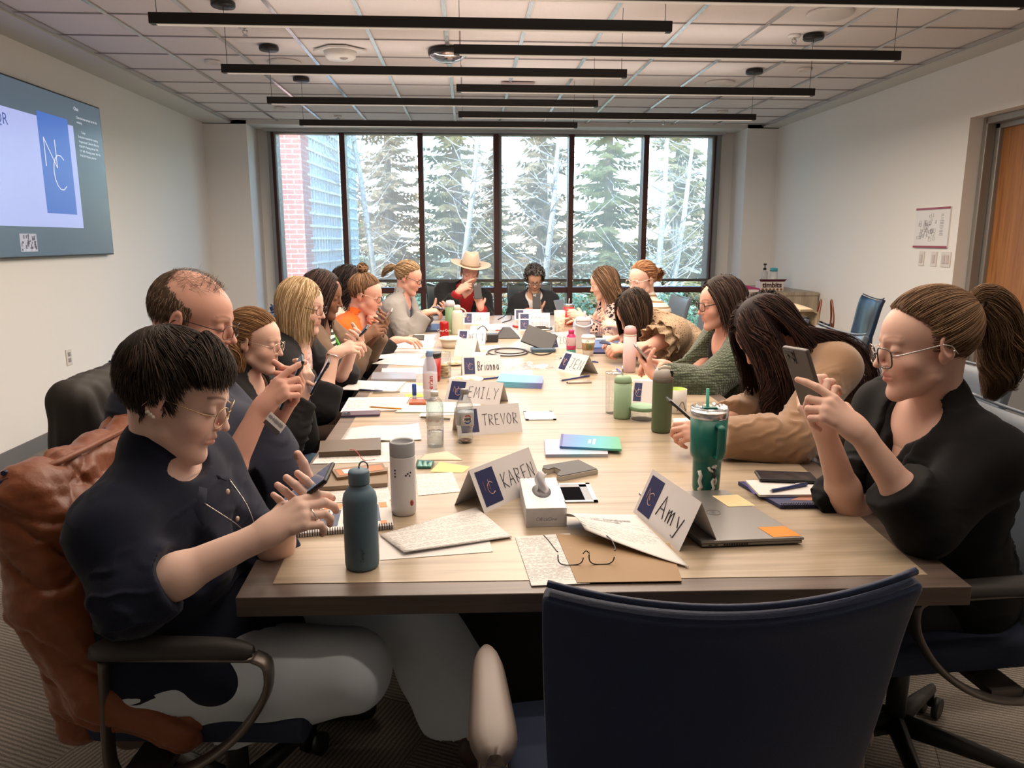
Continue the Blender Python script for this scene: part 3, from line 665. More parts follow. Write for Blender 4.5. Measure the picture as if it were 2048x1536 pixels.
def head_field(F, H, f):
    S = H.sc; p = H.p; R = H.R; w = f.get('wide', 1.0); j = f.get('jaw', 1.0)
    E = lambda c, r, k=.012: F.ell(p(*c), [q * S for q in r], R, k * S)
    C = lambda a, b, ra, rb, k=.01, n=None, fl=1.0: F.cap(p(*a), p(*b), ra * S, rb * S, k * S, H.d(*n) if n else None, fl)
    E((0, -.018, .040), (.074 * w, .094, .084)); E((0, .036, -.028), (.056 * w, .056, .086), .02); E((0, .040, .038), (.056 * w, .050, .050), .02)
    C((-.041 * w * j, .010, -.064), (-.012 * j, .070, -.102), .018, .014, .018); C((.041 * w * j, .010, -.064), (.012 * j, .070, -.102), .018, .014, .018)
    E((0, .077, -.101), (.017 * j, .016, .015), .016)
    E((0, .045, -.086), (.032 * j, .036, .018), .02)
    for sg in (-1, 1):
        E((sg * .036 * w, .058, -.030), (.022, .020, .020), .022)
        C((sg * .012, .0865, .026), (sg * .040 * w, .072, .026), .0075, .006, .012)
        F.sub(dell(p(sg * .0315, .098, .005), [.019 * S, .016 * S, .0125 * S], R), .012 * S)
    C((0, .083, .022), (0, .106, -.022), .0065, .0080, .010); E((0, .1085, -.0275), (.0092, .0095, .0080), .006)
    for sg in (-1, 1): E((sg * .0105, .0965, -.031), (.0065, .0085, .006), .004)
    E((0, .082, -.054), (.024, .012, .020), .012)
    C((-.018, .0865, -.0535), (0, .0945, -.0520), .0042, .0052, .004); C((.018, .0865, -.0535), (0, .0945, -.0520), .0042, .0052, .004)
    C((-.016, .086, -.0620), (0, .0925, -.0635), .0045, .0062, .004); C((.016, .086, -.0620), (0, .0925, -.0635), .0045, .0062, .004)
    F.sub(dcap(p(-.024, .089, -.0576), p(0, .0985, -.0576), .0012 * S, .0014 * S), .0025 * S); F.sub(dcap(p(.024, .089, -.0576), p(0, .0985, -.0576), .0012 * S, .0014 * S), .0025 * S)
    o = f.get('eyes', .35)   # how far the lids are open
    for sg in (-1, 1):
        F.ell(p(sg * .0315, .0755, .005), [.0135 * S] * 3, R, .006 * S)
        # ears
        er = R @ Matrix.Rotation(radians(sg * -22), 3, 'Z') @ Matrix.Rotation(radians(-14), 3, 'X')
        x = .0745 * w
        F.ell(p(sg * x, -.012, .002), [.0075 * S, .0185 * S, .0300 * S], er, .005 * S); F.ell(p(sg * (x - .004), -.003, -.020), [.007 * S, .010 * S, .016 * S], er, .006 * S)
        F.sub(dell(p(sg * (x + .0085), -.010, .005), [.0065 * S, .0115 * S, .0200 * S], er), .004 * S)
        F.ell(p(sg * (x + .001), -.010, .002), [.003 * S, .004 * S, .012 * S], er, .004 * S)
    if f.get('beard'): E((0, .066, -.085), (.034, .024, .032), .012)
def head_cols(Pv, H, f, base):
    q = H.inv(Pv); c = np.ones((len(Pv), 3), np.float32); g = lambda x, y, z, r: np.exp(-(((q[:, 0] - x) ** 2 + (q[:, 1] - y) ** 2 + (q[:, 2] - z) ** 2) / (r * r)))
    def mixc(w, col):
        nonlocal c
        c = c * (1 - w[:, None]) + A_(col) * c * w[:, None]
    for sg in (-1, 1): mixc(.55 * g(sg * .040, .070, -.030, .022), (1, .72, .68)); mixc(.5 * g(sg * .076, -.012, .0, .03), (1, .72, .66))
    mixc(.45 * g(0, .105, -.028, .014), (1, .74, .70))
    lp = (np.abs(q[:, 0]) < .0235) & (q[:, 1] > .078)
    zc = -.0578; up = np.exp(-(((q[:, 2] - (zc + .0035)) / .0052) ** 4)); dn = np.exp(-(((q[:, 2] - (zc - .0050)) / .0066) ** 4))
    wl = np.maximum(up, dn) * np.exp(-((np.abs(q[:, 0]) / .0215) ** 8)) * lp
    mixc(wl * f.get('lip', .85), f.get('lipc', (.86, .50, .50)))
    for sg in (-1, 1):   # eyebrows
        xx = q[:, 0] * sg; arc = .0300 + .0055 * np.sin(np.clip((xx - .012) / .036, 0, 1) * pi * .8)
        w = np.exp(-(((q[:, 2] - arc) / .0030) ** 4)) * (xx > .011) * (xx < .050) * (q[:, 1] > .03)
        mixc(w * f.get('brow', .7), f.get('browc', (.25, .18, .14)))
        # lash line on the lower lid edge
        ez = .005 - .0040; w = np.exp(-(((q[:, 2] - ez - .10 * np.abs(xx - .0315)) / .0013) ** 4)) * np.exp(-(((xx - .0315) / .0135) ** 6)) * (q[:, 1] > .06)
        mixc(w * .9, (.10, .07, .07))
    if f.get('beard'):
        n = .5 + .5 * np.clip(sn(q * 1.0, 900, 3), -1, 1); w = np.clip((-.045 - q[:, 2] + .2 * (q[:, 1] - .08)) / .012, 0, 1) * (q[:, 1] > .005) * (1 - wl) * (q[:, 2] > -.125)
        w2 = np.exp(-(((q[:, 2] + .044) / .005) ** 4)) * (np.abs(q[:, 0]) < .028) * (q[:, 1] > .08)
        w = np.clip(w + w2, 0, 1); c = c * (1 - w[:, None] * .75) + A_(f['beard']) * (.7 + .5 * n[:, None]) * w[:, None] * .75
    return np.clip(c, 0, 2)
# ---------------- hands ----------------
def hand_frame(wrist, dirv, back):
    x = Vector(dirv).normalized(); z = (Vector(back) - x * Vector(back).dot(x)).normalized(); y = z.cross(x)
    return Matrix((x, y, z)).transposed(), Vector(wrist)
POSES = {  # (mcp, pip, dip) degrees for index..little, thumb: (spread, fold, curl)
 'grip': ([(48, 55, 30), (52, 58, 32), (56, 58, 34), (58, 60, 34)], (50, 42, 22)),
 'hold': ([(30, 48, 30), (36, 52, 30), (44, 54, 32), (52, 55, 34)], (40, 50, 16)),
 'poke': ([(14, 16, 10), (48, 62, 34), (56, 70, 40), (60, 72, 42)], (35, 40, 26)),
 'type': ([(28, 30, 18), (34, 38, 20), (40, 44, 24), (42, 48, 26)], (34, 32, 18)),
 'fist': ([(66, 85, 50), (70, 88, 52), (72, 88, 52), (72, 86, 50)], (30, 55, 35)),  # black plate over the tabletop paints the shaded depth of the open hatch
 'rest': ([(14, 22, 14), (18, 26, 16), (22, 30, 18), (26, 32, 20)], (34, 16, 14)),
 'flat': ([(6, 8, 4), (5, 8, 5), (6, 10, 5), (8, 12, 6)], (42, 8, 8))}
def hand_field(F, wrist, dirv, back, side, pose, S=1.0):
    """side=+1 : thumb on +y of the frame (x = fingers, z = back of hand)"""
    R, w = hand_frame(wrist, dirv, back); S_ = S
    T = lambda x, y, z: w + R @ (Vector((x, y * side, z)) * S_)
    nrm = R @ Vector((0, 0, 1)); fing, th = POSES[pose] if isinstance(pose, str) else pose
    F.cap(T(-.012, 0, 0), T(.020, 0, 0), .0235 * S, .028 * S, .012, nrm, .68)
    F.cap(T(.02, .010, 0), T(.080, .020, .001), .021 * S, .0155 * S, .012, nrm, .72); F.cap(T(.02, -.006, 0), T(.078, -.018, 0), .021 * S, .0145 * S, .014, nrm, .72); F.cap(T(.03, 0, 0), T(.084, .002, .001), .020 * S, .0155 * S, .012, nrm, .70)
    base = [(.086, .0265, .002), (.090, .0085, .003), (.086, -.0095, .001), (.078, -.0260, -.002)]
    lens = [(.043, .026, .021), (.047, .030, .022), (.043, .028, .021), (.034, .021, .019)]; rad = [.0092, .0095, .0090, .0080]
    tips = []
    for i in range(4):
        b = Vector(base[i]); ang = 0; sp = (1.5 - i) * .055; pts = [b]
        for q in range(3):
            ang += radians(fing[i][q]); d = Vector((cos(ang), sp * cos(ang), -sin(ang))); b = b + d * lens[i][q]; pts.append(b)
        P = [T(*v) for v in pts]; r = rad[i] * S
        F.cap(T(base[i][0] - .018, base[i][1] * .9, 0), P[0], r * 1.15, r * 1.12, .006)
        F.cap(P[0], P[1], r * 1.10, r * .98, .003); F.cap(P[1], P[2], r * 1.0, r * .90, .002); F.cap(P[2], P[3], r * .92, r * .76, .002)
        tips.append((P[3], (P[3] - P[2]).normalized()))
    a, fo, cu = (radians(q) for q in th)
    b = Vector((.022, .022, -.004)); d = Vector((cos(a) * cos(fo), sin(a), -sin(fo) * cos(a)));
    p1 = b + d * .044; d2 = Vector((cos(a * .55) * cos(fo + cu), sin(a * .55), -sin(fo + cu))).normalized(); p2 = p1 + d2 * .032
    d3 = Vector((cos(a * .3) * cos(fo + 1.5 * cu), sin(a * .3), -sin(fo + 1.5 * cu))).normalized(); p3 = p2 + d3 * .024
    P = [T(*v) for v in (b, p1, p2, p3)]
    F.cap(T(.008, .010, -.002), P[1], .0150 * S, .0125 * S, .012); F.cap(P[1], P[2], .0115 * S, .0105 * S, .003); F.cap(P[2], P[3], .0104 * S, .0082 * S, .002)
    tips.append((P[3], (P[3] - P[2]).normalized()))
    return R, w, tips, T
# ---------------- hair ----------------
def hair_mat(name, c, rough=.42):
    return mat(name, c, .58, spec=.16, attr='Col')
def hair_strands(H, roots, flow, grav, length, n=12, width=.0028, seed=0, offs=.008, curl=0, body=None, spread=0, tie=None, lift=.0, wskull=1.0, nrmw=.5):
    """roots: (k,3) head-local scalp points; flow(q)->direction (head local). Strands simulated over the skull. Returns parts + colours."""
    rs = np.random.RandomState(seed); k = len(roots); P = roots.astype(float).copy(); C0 = np.array([0, -.018, .040]); RR = np.array([.074 * wskull, .094, .084])
    LL = length if np.ndim(length) else np.full(k, length); L = LL * rs.uniform(.82, 1.08, k); st = L / n
    nrm0 = (P - C0) / RR ** 2; nrm0 /= np.linalg.norm(nrm0, axis=1)[:, None]
    D = nrm0 * nrmw; lay = offs * (.45 + .8 * rs.uniform(0, 1, k)) if np.ndim(offs) == 0 else offs
    g = (np.array([0, 0, -1.0]) @ H.Rn)   # world down in head frame
    f0 = flow(P, 0); D = D + f0 / (np.linalg.norm(f0, axis=1)[:, None] + 1e-9) * (1 - nrmw); path = [P.copy()]; ph = rs.uniform(0, 6.28, k); jit = rs.normal(size=(k, 3)) * spread
    wn = rs.uniform(.8, 1.2, k)
    for i in range(n):
        t = i / n
        f = flow(P, t) + jit; nq = (P - C0) / RR ** 2; nq /= np.linalg.norm(nq, axis=1)[:, None]; dn = (f * nq).sum(1); f = f - nq * (np.maximum(dn, 0) * .85)[:, None]; f /= np.linalg.norm(f, axis=1)[:, None] + 1e-9
        gw = grav[0] + (grav[1] - grav[0]) * t
        D = D * .45 + f * (.55 * (1 - gw)) + g * (.55 * gw)
        if curl: D = D + curl * np.stack([np.sin(ph + t * 9 * wn), np.cos(ph * 1.3 + t * 8 * wn), .4 * np.sin(ph + t * 7)], 1) * min(1, t * 2)
        D /= np.linalg.norm(D, axis=1)[:, None] + 1e-9
        P = P + D * st[:, None]
        q = (P - C0) / (RR + lay[:, None] + lift * t); l = np.linalg.norm(q, axis=1); ins = l < 1
        P[ins] = C0 + (q[ins] / l[ins][:, None]) * (RR + lay[ins][:, None] + lift * t)
        # face / neck volume
        C1 = np.array([0, .018, -.035]); R1 = np.array([.066, .066, .080]); q = (P - C1) / (R1 + lay[:, None] * .6); l = np.linalg.norm(q, axis=1); ins = l < 1
        P[ins] = C1 + q[ins] / l[ins][:, None] * (R1 + lay[ins][:, None] * .6)
        if body is not None:
            W = P @ H.Rn.T * H.sc + A_(H.c)
            for (c, r) in body:
                c = A_(c); q = W - c; l = np.linalg.norm(q, axis=1); ins = l < r + .006; W[ins] = c + q[ins] / l[ins][:, None] * (r + .006)
            P = (W - A_(H.c)) @ H.Rn / H.sc
        path.append(P.copy())
    path = np.stack(path, 1)  # k, n+1, 3
    W = path @ H.Rn.T * H.sc + A_(H.c)
    return ribbons(W, width * H.sc * rs.uniform(.6, 1.3, k), rs, A_(H.c))
def ribbons(W, width, rs, c0, taper=.25):
    k, m, _ = W.shape
    T = np.gradient(W, axis=1); T /= np.linalg.norm(T, axis=2)[..., None] + 1e-9
    O = W - c0; Nn = O - (O * T).sum(2)[..., None] * T; Nn /= np.linalg.norm(Nn, axis=2)[..., None] + 1e-9
    B = np.cross(T, Nn); t = np.linspace(0, 1, m)[None, :, None]; w = width[:, None, None] * (1 - (1 - taper) * t ** 2.2) * np.clip(.5 + t * 4, 0, 1)
    a = W + B * w; b = W + Nn * w * .55; c = W - B * w; V_ = np.stack([a, b, c], 2)  # k,m,3,3
    idx = np.arange(k * m * 3).reshape(k, m, 3); Q = []
    for e in ((0, 1), (1, 2), (2, 0)):
        Q.append(np.stack([idx[:, :-1, e[0]], idx[:, :-1, e[1]], idx[:, 1:, e[1]], idx[:, 1:, e[0]]], -1).reshape(-1, 4))
    base = rs.uniform(.80, 1.20, k); tint = np.repeat(base, m * 3)
    return V_.reshape(-1, 3), np.concatenate(Q), tint
def scalp(k, seed, test):
    rs = np.random.RandomState(seed); out = []
    while len(out) < k:
        v = rs.normal(size=(4000, 3)); v /= np.linalg.norm(v, axis=1)[:, None]
        p = np.array([0, -.018, .040]) + v * np.array([.074, .094, .084]); p = p[test(p)]; out += list(p)
    return np.array(out[:k])
def hairline(p):   # True where hair grows
    x, y, z = p[:, 0], p[:, 1], p[:, 2]
    fr = z > .078 - 4.2 * np.maximum(0, .040 - y) * .35 - .25 * x * x / .01 * .1
    front = y < .040 + .25 * (z - .085)
    side = (y < .018) & (z > .004) | (y < -.022) & (z > -.040)
    top = (z > .082) & (y < .062)
    return top | side & (y < .03) | ((z > .04) & (y < .035))
def hairline(p):
    y, z = p[:, 1], p[:, 2]
    yf = np.where(z > .088, .064, np.where(z > .05, .020 + (z - .05) * 1.1, np.where(z > -.004, .013 + z * .14, -.030)))
    return (y < yf) & (z > -.042)
def smoothstep(a, b, x): t = np.clip((x - a) / (b - a), 0, 1); return t * t * (3 - 2 * t)
SKULL = np.array([0, -.018, .040])
def spline(pts, n):
    pts = np.array([list(p) for p in pts], float); k = len(pts) - 1; t = np.linspace(0, k, n); i = np.clip(t.astype(int), 0, k - 1); u = (t - i)[:, None]
    g = lambda j: pts[np.clip(j, 0, k)]
    a, b, c, d = g(i - 1), g(i), g(i + 1), g(i + 2)
    return .5 * (2 * b + (c - a) * u + (2 * a - 5 * b + 4 * c - d) * u ** 2 + (3 * b - a - 3 * c + d) * u ** 3)
def bundle(pts, rad, count, width, seed=0, n=22, wave=.25, flat=(1, 1), c0=None, taper=.25):
    """locks following a path; rad = list of radii along the path (world space)"""
    rs = np.random.RandomState(seed); S = spline(pts, n); T = np.gradient(S, axis=0); T /= np.linalg.norm(T, axis=1)[:, None]
    u = np.cross(T, [0.13, .21, 1.0]); u /= np.linalg.norm(u, axis=1)[:, None]; w = np.cross(T, u)
    r = np.interp(np.linspace(0, 1, n), np.linspace(0, 1, len(rad)), rad)
    a = rs.uniform(0, 2 * pi, count); q = np.sqrt(rs.uniform(.1, 1, count)); t = np.linspace(0, 1, n); ph = rs.uniform(0, 6.28, count); fr = rs.uniform(3, 8, count)
    ang = a[:, None] + wave * np.sin(ph[:, None] + t[None] * fr[:, None]); rr = q[:, None] * (1 + .18 * np.sin(ph[:, None] * 2 + t[None] * fr[:, None] * 1.4)) * r[None]
    W_ = S[None] + u[None] * (np.cos(ang) * rr)[..., None] * flat[0] + w[None] * (np.sin(ang) * rr)[..., None] * flat[1]
    en = rs.uniform(.86, 1.0, count); tt = t[None] * en[:, None]; W2 = np.empty_like(W_)
    for j in range(count):
        for ax in range(3): W2[j, :, ax] = np.interp(tt[j], t, W_[j, :, ax])
    return ribbons(W2, width * rs.uniform(.6, 1.3, count), rs, A_(c0) if c0 is not None else S.mean(0), taper)
class Hair:
    def __init__(s, H, seed=0, w=1.0): s.H = H; s.parts = []; s.tint = []; s.seed = seed; s.w = w
    def add(s, r): s.parts.append((r[0], r[1])); s.tint.append(r[2]); return s
    def cap(s, t=.006, h=.004, test=None, extra=None, tint=.8, z0=-.042):
        H = s.H; F = Field(h); S = H.sc; F.ell(H.p(0, -.018, .040), [(.074 * s.w + t) * S, (.094 + t) * S, (.084 + t) * S], H.R)
        if extra: extra(F, H)
        def cut(P):
            sh = P.shape; q = H.inv(P.reshape(-1, 3)); y, z = q[:, 1], q[:, 2]
            yf = np.where(z > .088, .066, np.where(z > .05, .020 + (z - .05) * 1.15, np.where(z > -.004, .013 + z * .14, np.maximum(-.030, .013 + (z + .004) * 4)))) - .009 * (z > .0) if test is None else test(q)
            return np.maximum(y - yf, z0 - z).reshape(sh[:-1])
        Pv, Q = F.mesh([cut]); n = 1 + .12 * sn(Pv, 260, s.seed); s.parts.append((Pv, Q)); s.tint.append(np.full(len(Pv), tint) * n); return s
    def strands(s, k, flow, grav, length, test=None, **kw):
        roots = scalp(k, s.seed + 7, test or hairline); roots[:, 0] *= s.w
        return s.add(hair_strands(s.H, roots, flow, grav, length(roots) if callable(length) else length, seed=s.seed, wskull=s.w, **kw))
    def build(s, color, parent, name='hair', vary=None, streak=None):
        t = np.concatenate(s.tint); c = np.stack([t, t, t], 1)
        if streak is not None:   # lighter streaks: blend towards another colour by strand brightness
            w = smoothstep(.95, 1.2, t)[:, None]; c = c * (1 - w) + c * (A_(streak) / A_(color)) * w
        return npmesh(name, s.parts, hair_mat('hair_%d_%d_%d' % tuple(int(q * 999) for q in color), color), parent, c)
def J(**k): return k
class Body:
    def __init__(s, H, neck, pelvis, yaw, shw=.155, tilt=0, bw=1.0, belly=0, bust=.5, sc=1.0, shz=-.035, SL=None, SR=None, nk=None):
        s.H = H; s.N = V(*neck); s.P = V(*pelvis); s.bw = bw; s.belly = belly; s.bust = bust; s.sc = sc; s.nk = nk or [.050, .047, .052]
        s.up = (s.N - s.P).normalized(); f = V(-sin(radians(yaw)), cos(radians(yaw)), 0); lat = V(cos(radians(yaw)), sin(radians(yaw)), 0)   # person's right
        lat = (lat + V(0, 0, tilt)).normalized(); s.f = (s.up.cross(lat)).normalized(); s.lat = s.f.cross(s.up) * 1.0
        if s.lat.dot(lat) < 0: s.lat = -s.lat
        if s.f.dot(f) < 0: s.f = -s.f
        s.Rm = Matrix((s.lat, s.f, s.up)).transposed(); s.L = (s.N - s.P).length
        s.SR = V(*SR) if SR else s.N + s.lat * shw + s.up * shz; s.SL = V(*SL) if SL else s.N - s.lat * shw + s.up * shz
        s.Rn = A_([[s.Rm[i][j] for j in range(3)] for i in range(3)])
    def q(s, u, v, w): return s.P + s.lat * u + s.f * v + s.up * (w * s.L)
    def loc(s, P): return (P - A_(s.P)) @ s.Rn
    def torso(s, F, g=0.0, upper=False, k=.05, low=False):
        b = s.bw; R = s.Rm; E = lambda c, r, kk=k: F.ell(s.q(*c), [x + g for x in r], R, kk)
        E((0, .0, .86), (.135 * b, .080 * b, .075)); 
        for S in (s.SL, s.SR):
            F.cap(s.N + (S - s.N) * .2 - s.up * .03, s.N + (S - s.N) * .85 - s.up * .008, .056 * b + g, .050 * b + g, k)
            F.cap(s.N + s.up * .025, s.N + (S - s.N) * .62 + s.up * .004, .040 + g, .040 + g, k * .8)
        if upper: return
        E((0, .005, .64), (.158 * b, .112 * b, .150)); E((0, 0, .34), (.138 * b, .104 * b, .150)); E((0, -.01, .0), (.172 * b, .128 * b, .120))
        E((0, 0, .16), (.155 * b, .115 * b, .12))
        for S in (s.SL, s.SR): F.ell(S - s.up * .012, [.052 * b + g] * 3, None, .025)
        if s.bust:
            for sg in (-1, 1): E((sg * .072 * b, .075 * b, .60), (.066 * (.6 + .4 * s.bust), .055 * (.4 + .8 * s.bust), .066), .045)
        if s.belly: E((0, .055 + .05 * s.belly, .20), (.150 * b + .03 * s.belly, .11 + .06 * s.belly, .15), .06)
    def neck(s, F, g=0):
        H = s.H; a = H.p(0, -.028, -.035); F.cap(a, H.p(0, -.018, -.075).lerp(s.N, .35) if False else a.lerp(s.N, .55), s.nk[0] * H.sc + g, s.nk[1] * H.sc + g, .022); F.cap(a.lerp(s.N, .55), s.N - s.up * .02, s.nk[1] * H.sc + g, s.nk[2] * H.sc + g, .025)
def armchain(F, S, E, W, g=0, up=(.049, .040), fo=(.041, .036, .0265), k=.02, t=1.0, back=None):
    S, E, W = V(*S), V(*E), V(*W)
    F.cap(S, E, up[0] + g, up[1] + g, k)
    if t > 0:
        M_ = E.lerp(W, .35); F.cap(E, M_, fo[0] + g, fo[0] * .98 + g, k)
        if t > .35: F.cap(M_, E.lerp(W, t), fo[0] * .98 + g, fo[0] + (fo[2] - fo[0]) * t + g, k)
def cutcuff(E, W, t, reach=.11, S=None):
    E, W = V(*E), V(*W); S_ = dcap(S, E, 0, 0)[0] if S is not None else None; c = A_(E.lerp(W, t)); d = A_((W - E).normalized())
    def f(P):
        q = P - c; a = q @ d; r = np.sqrt(np.maximum((q * q).sum(-1) - a * a, 0)); o = np.minimum(a, np.minimum(reach - r, .30 - a))
        return o if S_ is None else np.minimum(o, S_(P) - r - .03)
    return f
def garment(name, B, mat_, parent, h, g=.012, arms=(), sleeves=1.0, hem=None, neckr=.066, neck0=.88, vneck=None, opening=None, disp=.003, dfreq=26, collar=None, cuffs=None, sg=None, seed=0, extra=None, cuts=(), ups=(.049, .040), fos=(.043, .038, .030), torso=True, back_cut=None, lower=True, crewd=.055):
    F = Field(h)
    B.torso(F, g)
    if lower: pass
    planes = []
    for i, (S, E, W) in enumerate(arms):
        t = sleeves[i] if isinstance(sleeves, (list, tuple)) else sleeves; sgg = g if sg is None else sg
        if t >= 0:
            armchain(F, S, E, W, sgg, ups, fos, .03, min(1, t + .02)); planes.append(cutcuff(E, W, t, .11, S))
        else:   # short sleeve ending on the upper arm (-t)
            Sv, Ev = V(*S), V(*E); F.cap(Sv, Sv.lerp(Ev, -t + .05), ups[0] + sgg + .006, ups[0] + sgg + .010, .03); planes.append(cutcuff(S, E, -t, .13))
    if collar:
        r0, hgt = collar; H = B.H; a = B.N - B.up * .02 + B.f * .0; ax = (H.p(0, -.02, -.05) - B.N).normalized()
        F.cap(a, B.N + ax * hgt - B.f * .004, r0 + .012, r0 + .006, .012)
    if extra: extra(F, B)
    gn = max(B.nk) + g + .004; F.cap(B.N - B.up * .03, B.N + (B.H.p(0, -.028, -.035) - B.N) * .35, gn - .002, gn - .004, .02)
    Nn = A_(B.N); ax = A_((B.H.p(0, -.02, -.04) - B.N).normalized())
    def crew(P):
        l = (P - Nn) @ B.Rn; fc = .105 if collar else .13; r_ = np.array([max(neckr, gn + .004), fc, crewd + .018], np.float32); q = (l - np.array([0, fc - .095, .028], np.float32)) / r_
        return (1 - np.sqrt((q * q).sum(-1))) * .06
    planes.append(crew)
    if vneck:
        dep, wid = vneck
        def vn(P):
            q = B.loc(P); s_ = q[..., 2] / B.L; wv = wid * np.clip((s_ - dep) / (1.0 - dep), 0, 1.4)
            return np.minimum(wv - np.abs(q[..., 0]), q[..., 1] - .0)
        planes.append(vn)
    if opening:
        wb, wt, lo_ = opening
        def op(P):
            q = B.loc(P); s_ = np.clip(q[..., 2] / B.L, 0, 1.1); return np.minimum(np.minimum(wb + (wt - wb) * s_ - np.abs(q[..., 0]), q[..., 1]), q[..., 2] / B.L - lo_)
        planes.append(op)
    if hem is not None:
        planes.append(lambda P: np.minimum(hem * B.L - B.loc(P)[..., 2], 9))
    planes += list(cuts)
    def dp(P, N):
        q = B.loc(P); w_ = q + .03 * np.stack([sn(q, 14, seed + 9), sn(q, 14, seed + 10), sn(q, 14, seed + 11)], 1); a = sn(w_ * np.array([1, 1, .6]), dfreq * 1.6, seed); b_ = np.exp(-(sn(w_ * np.array([.7, .7, 1.6]), dfreq * 2.1, seed + 5) / .16) ** 2) * np.clip(.3 + sn(q, 16, seed + 7), 0, 1)
        return disp * (a * .7 + b_ * 1.3) * np.clip((np.linalg.norm(P - Nn, axis=1) - .09) / .06, 0, 1)
    Pv, Q = F.mesh(planes, dp if disp else None, smooth=7 if h < .007 else 4)
    return npmesh(name, [(Pv, Q)], mat_, parent)
def body_mesh(name, B, f, skin, parent, h, hh, arms, poses, coarse=.010, legs=None, armh=None, hs=1.0, chest=True):
    H = B.H; F = Field(h); head_field(F, H, f); B.neck(F)
    if f.get('eyeopen', 0):
        o = f['eyeopen']
        for sg in (-1, 1): F.sub(dell(H.p(sg * .0315, .089, .0005), [.0118 * H.sc, .009 * H.sc, .0030 * o * H.sc], H.R), .0012)
    if chest: B.torso(F, 0, True)
    P0, Q0 = F.mesh([lambda P: (B.N - B.up * .24).z - P[..., 2]]); cols = [head_cols(P0, H, f, None)]; parts = [(P0, Q0)]; tips = []
    for i, ((S, E, W), ps) in enumerate(zip(arms, poses)):
        S, E, W = V(*S), V(*E), V(*W)
        if ps is None: continue
        F = Field(hh); dirv, back, side, pose = ps
        M_ = E.lerp(W, .35); F.cap(S.lerp(E, .35), E, .043 * hs, .039 * hs, .02); F.cap(E, M_, .039 * hs, .039 * hs, .02); F.cap(M_, W, .039 * hs, .0255 * hs, .02, Vector(back), .86)
        R, w, tp, T = hand_field(F, W, dirv, back, side, pose, hs * .98); tips.append((R, w, tp, T))
        Pa, Qa = F.mesh(); parts.append((Pa, Qa)); c = np.ones((len(Pa), 3)); 
        for k_, (tpp, dd) in enumerate(tp):
            d = np.linalg.norm(Pa - A_(tpp), axis=1); w_ = np.exp(-(d / .013) ** 2)[:, None]; c = c * (1 - w_ * .35) + c * A_((1, .62, .56)) * w_ * .35
            if f.get('nails') and hh <= .004:
                nn = A_(R @ Vector((0, 0, 1))) if k_ < 4 else A_(R @ Vector((0, -side * .8, .4)))
                dv = A_(dd); nn = nn - dv * (nn @ dv); nn /= np.linalg.norm(nn); q = Pa - A_(tpp); m = ((q @ nn) > .0035) & (np.abs(q @ dv) < .008) & (np.abs(q @ np.cross(dv, nn)) < .0058) & (np.linalg.norm(q, axis=1) < .014)
                c[m] = A_(f['nails'])
        cols.append(c)
    F = Field(coarse); B.torso(F, -.012); 
    hips = [B.q(-.09, .02, -.02), B.q(.09, .02, -.02)]
    lg = legs or [(hips[0], hips[0] + V(B.f.x, B.f.y, 0).normalized() * .42 + V(0, 0, -.0), None), (hips[1], hips[1] + V(B.f.x, B.f.y, 0).normalized() * .42, None)]
    B.legs = []
    for (hp, kn, an) in lg:
        hp, kn = V(*hp), V(*kn); an = V(*an) if an else V(kn.x + B.f.x * .03, kn.y + B.f.y * .03, .10); kn.z = max(kn.z, .0)
        B.legs.append((hp, kn, an)); F.cap(hp, kn, .078, .052, .03); F.cap(kn, an, .050, .034, .03)
        ff = V(B.f.x, B.f.y, 0).normalized() if an.z < .3 else (an - kn).normalized(); F.cap(an - V(0, 0, .03), V(an.x, an.y, an.z - .055) + ff * .13, .034, .024, .02)
    for (S, E, W) in arms: armchain(F, S, E, W, -.012, t=0)
    P1, Q1 = F.mesh(); parts.append((P1, Q1)); cols.append(np.ones((len(P1), 3)))
    o = npmesh(name, parts, skin, parent, np.concatenate(cols)); return o, tips
def trousers(B, m, parent, h=.010, r=(.090, .066, .056, .050), t=.93, disp=.004, name='trousers', seed=1):
    F = Field(h); F.ell(B.q(0, -.01, -.02), (.182 * B.bw, .140 * B.bw, .115), B.Rm, .05)
    pl = []
    for hp, kn, an in B.legs: F.cap(hp, kn, r[0] * B.bw, r[1], .04); F.cap(kn, kn.lerp(an, t + .05), r[2], r[3], .03); pl.append(cutcuff(kn, an, t, .14))
    Pv, Q = F.mesh(pl, (lambda P, N: disp * sn(P, 26, seed)) if disp else None); return npmesh(name, [(Pv, Q)], m, parent)
def shoes(B, m, parent, f=None):
    for hp, kn, an in B.legs:
        F = Field(.006); ff = V(B.f.x, B.f.y, 0).normalized() if an.z < .3 else (an - kn).normalized()
        F.cap(an - V(0, 0, .045) - ff * .02, an - V(0, 0, .06) + ff * .15, .042, .034, .02); F.cap(an - V(0, 0, .0), an - V(0, 0, .045), .040, .040, .02); Pv, Q = F.mesh([lambda P: .012 - P[..., 2]])
        npmesh('shoe', [(Pv, Q)], m, parent)
def eyes(H, parent, col=(.16, .24, .28)):
    w = mat('eye_white', (.75, .72, .70), .15); ir = mat('iris_%d' % int(col[0] * 100), col, .1); pu = mat('pupil', (.01, .01, .01), .1)
    for sg in (-1, 1):
        mb = MB(); c = H.p(sg * .0315, .0755, .005); mb.m = 0; mb.ball(c, .0126 * H.sc, H.R, 16, 12)
        d = H.R @ V(0, 1, -.42).normalized(); mb.m = 1; mb.ball(c + d * .0048 * H.sc, (.0066 * H.sc,) * 3, H.R, 12, 8); mb.ball(c + d * .0089 * H.sc, (.0042 * H.sc,) * 3, H.R, 12, 8) ; mb.m = 2; mb.ball(c + d * .0112 * H.sc, (.0021 * H.sc,) * 3, H.R, 10, 6)
        mb.build('eye', [w, ir, pu], parent)
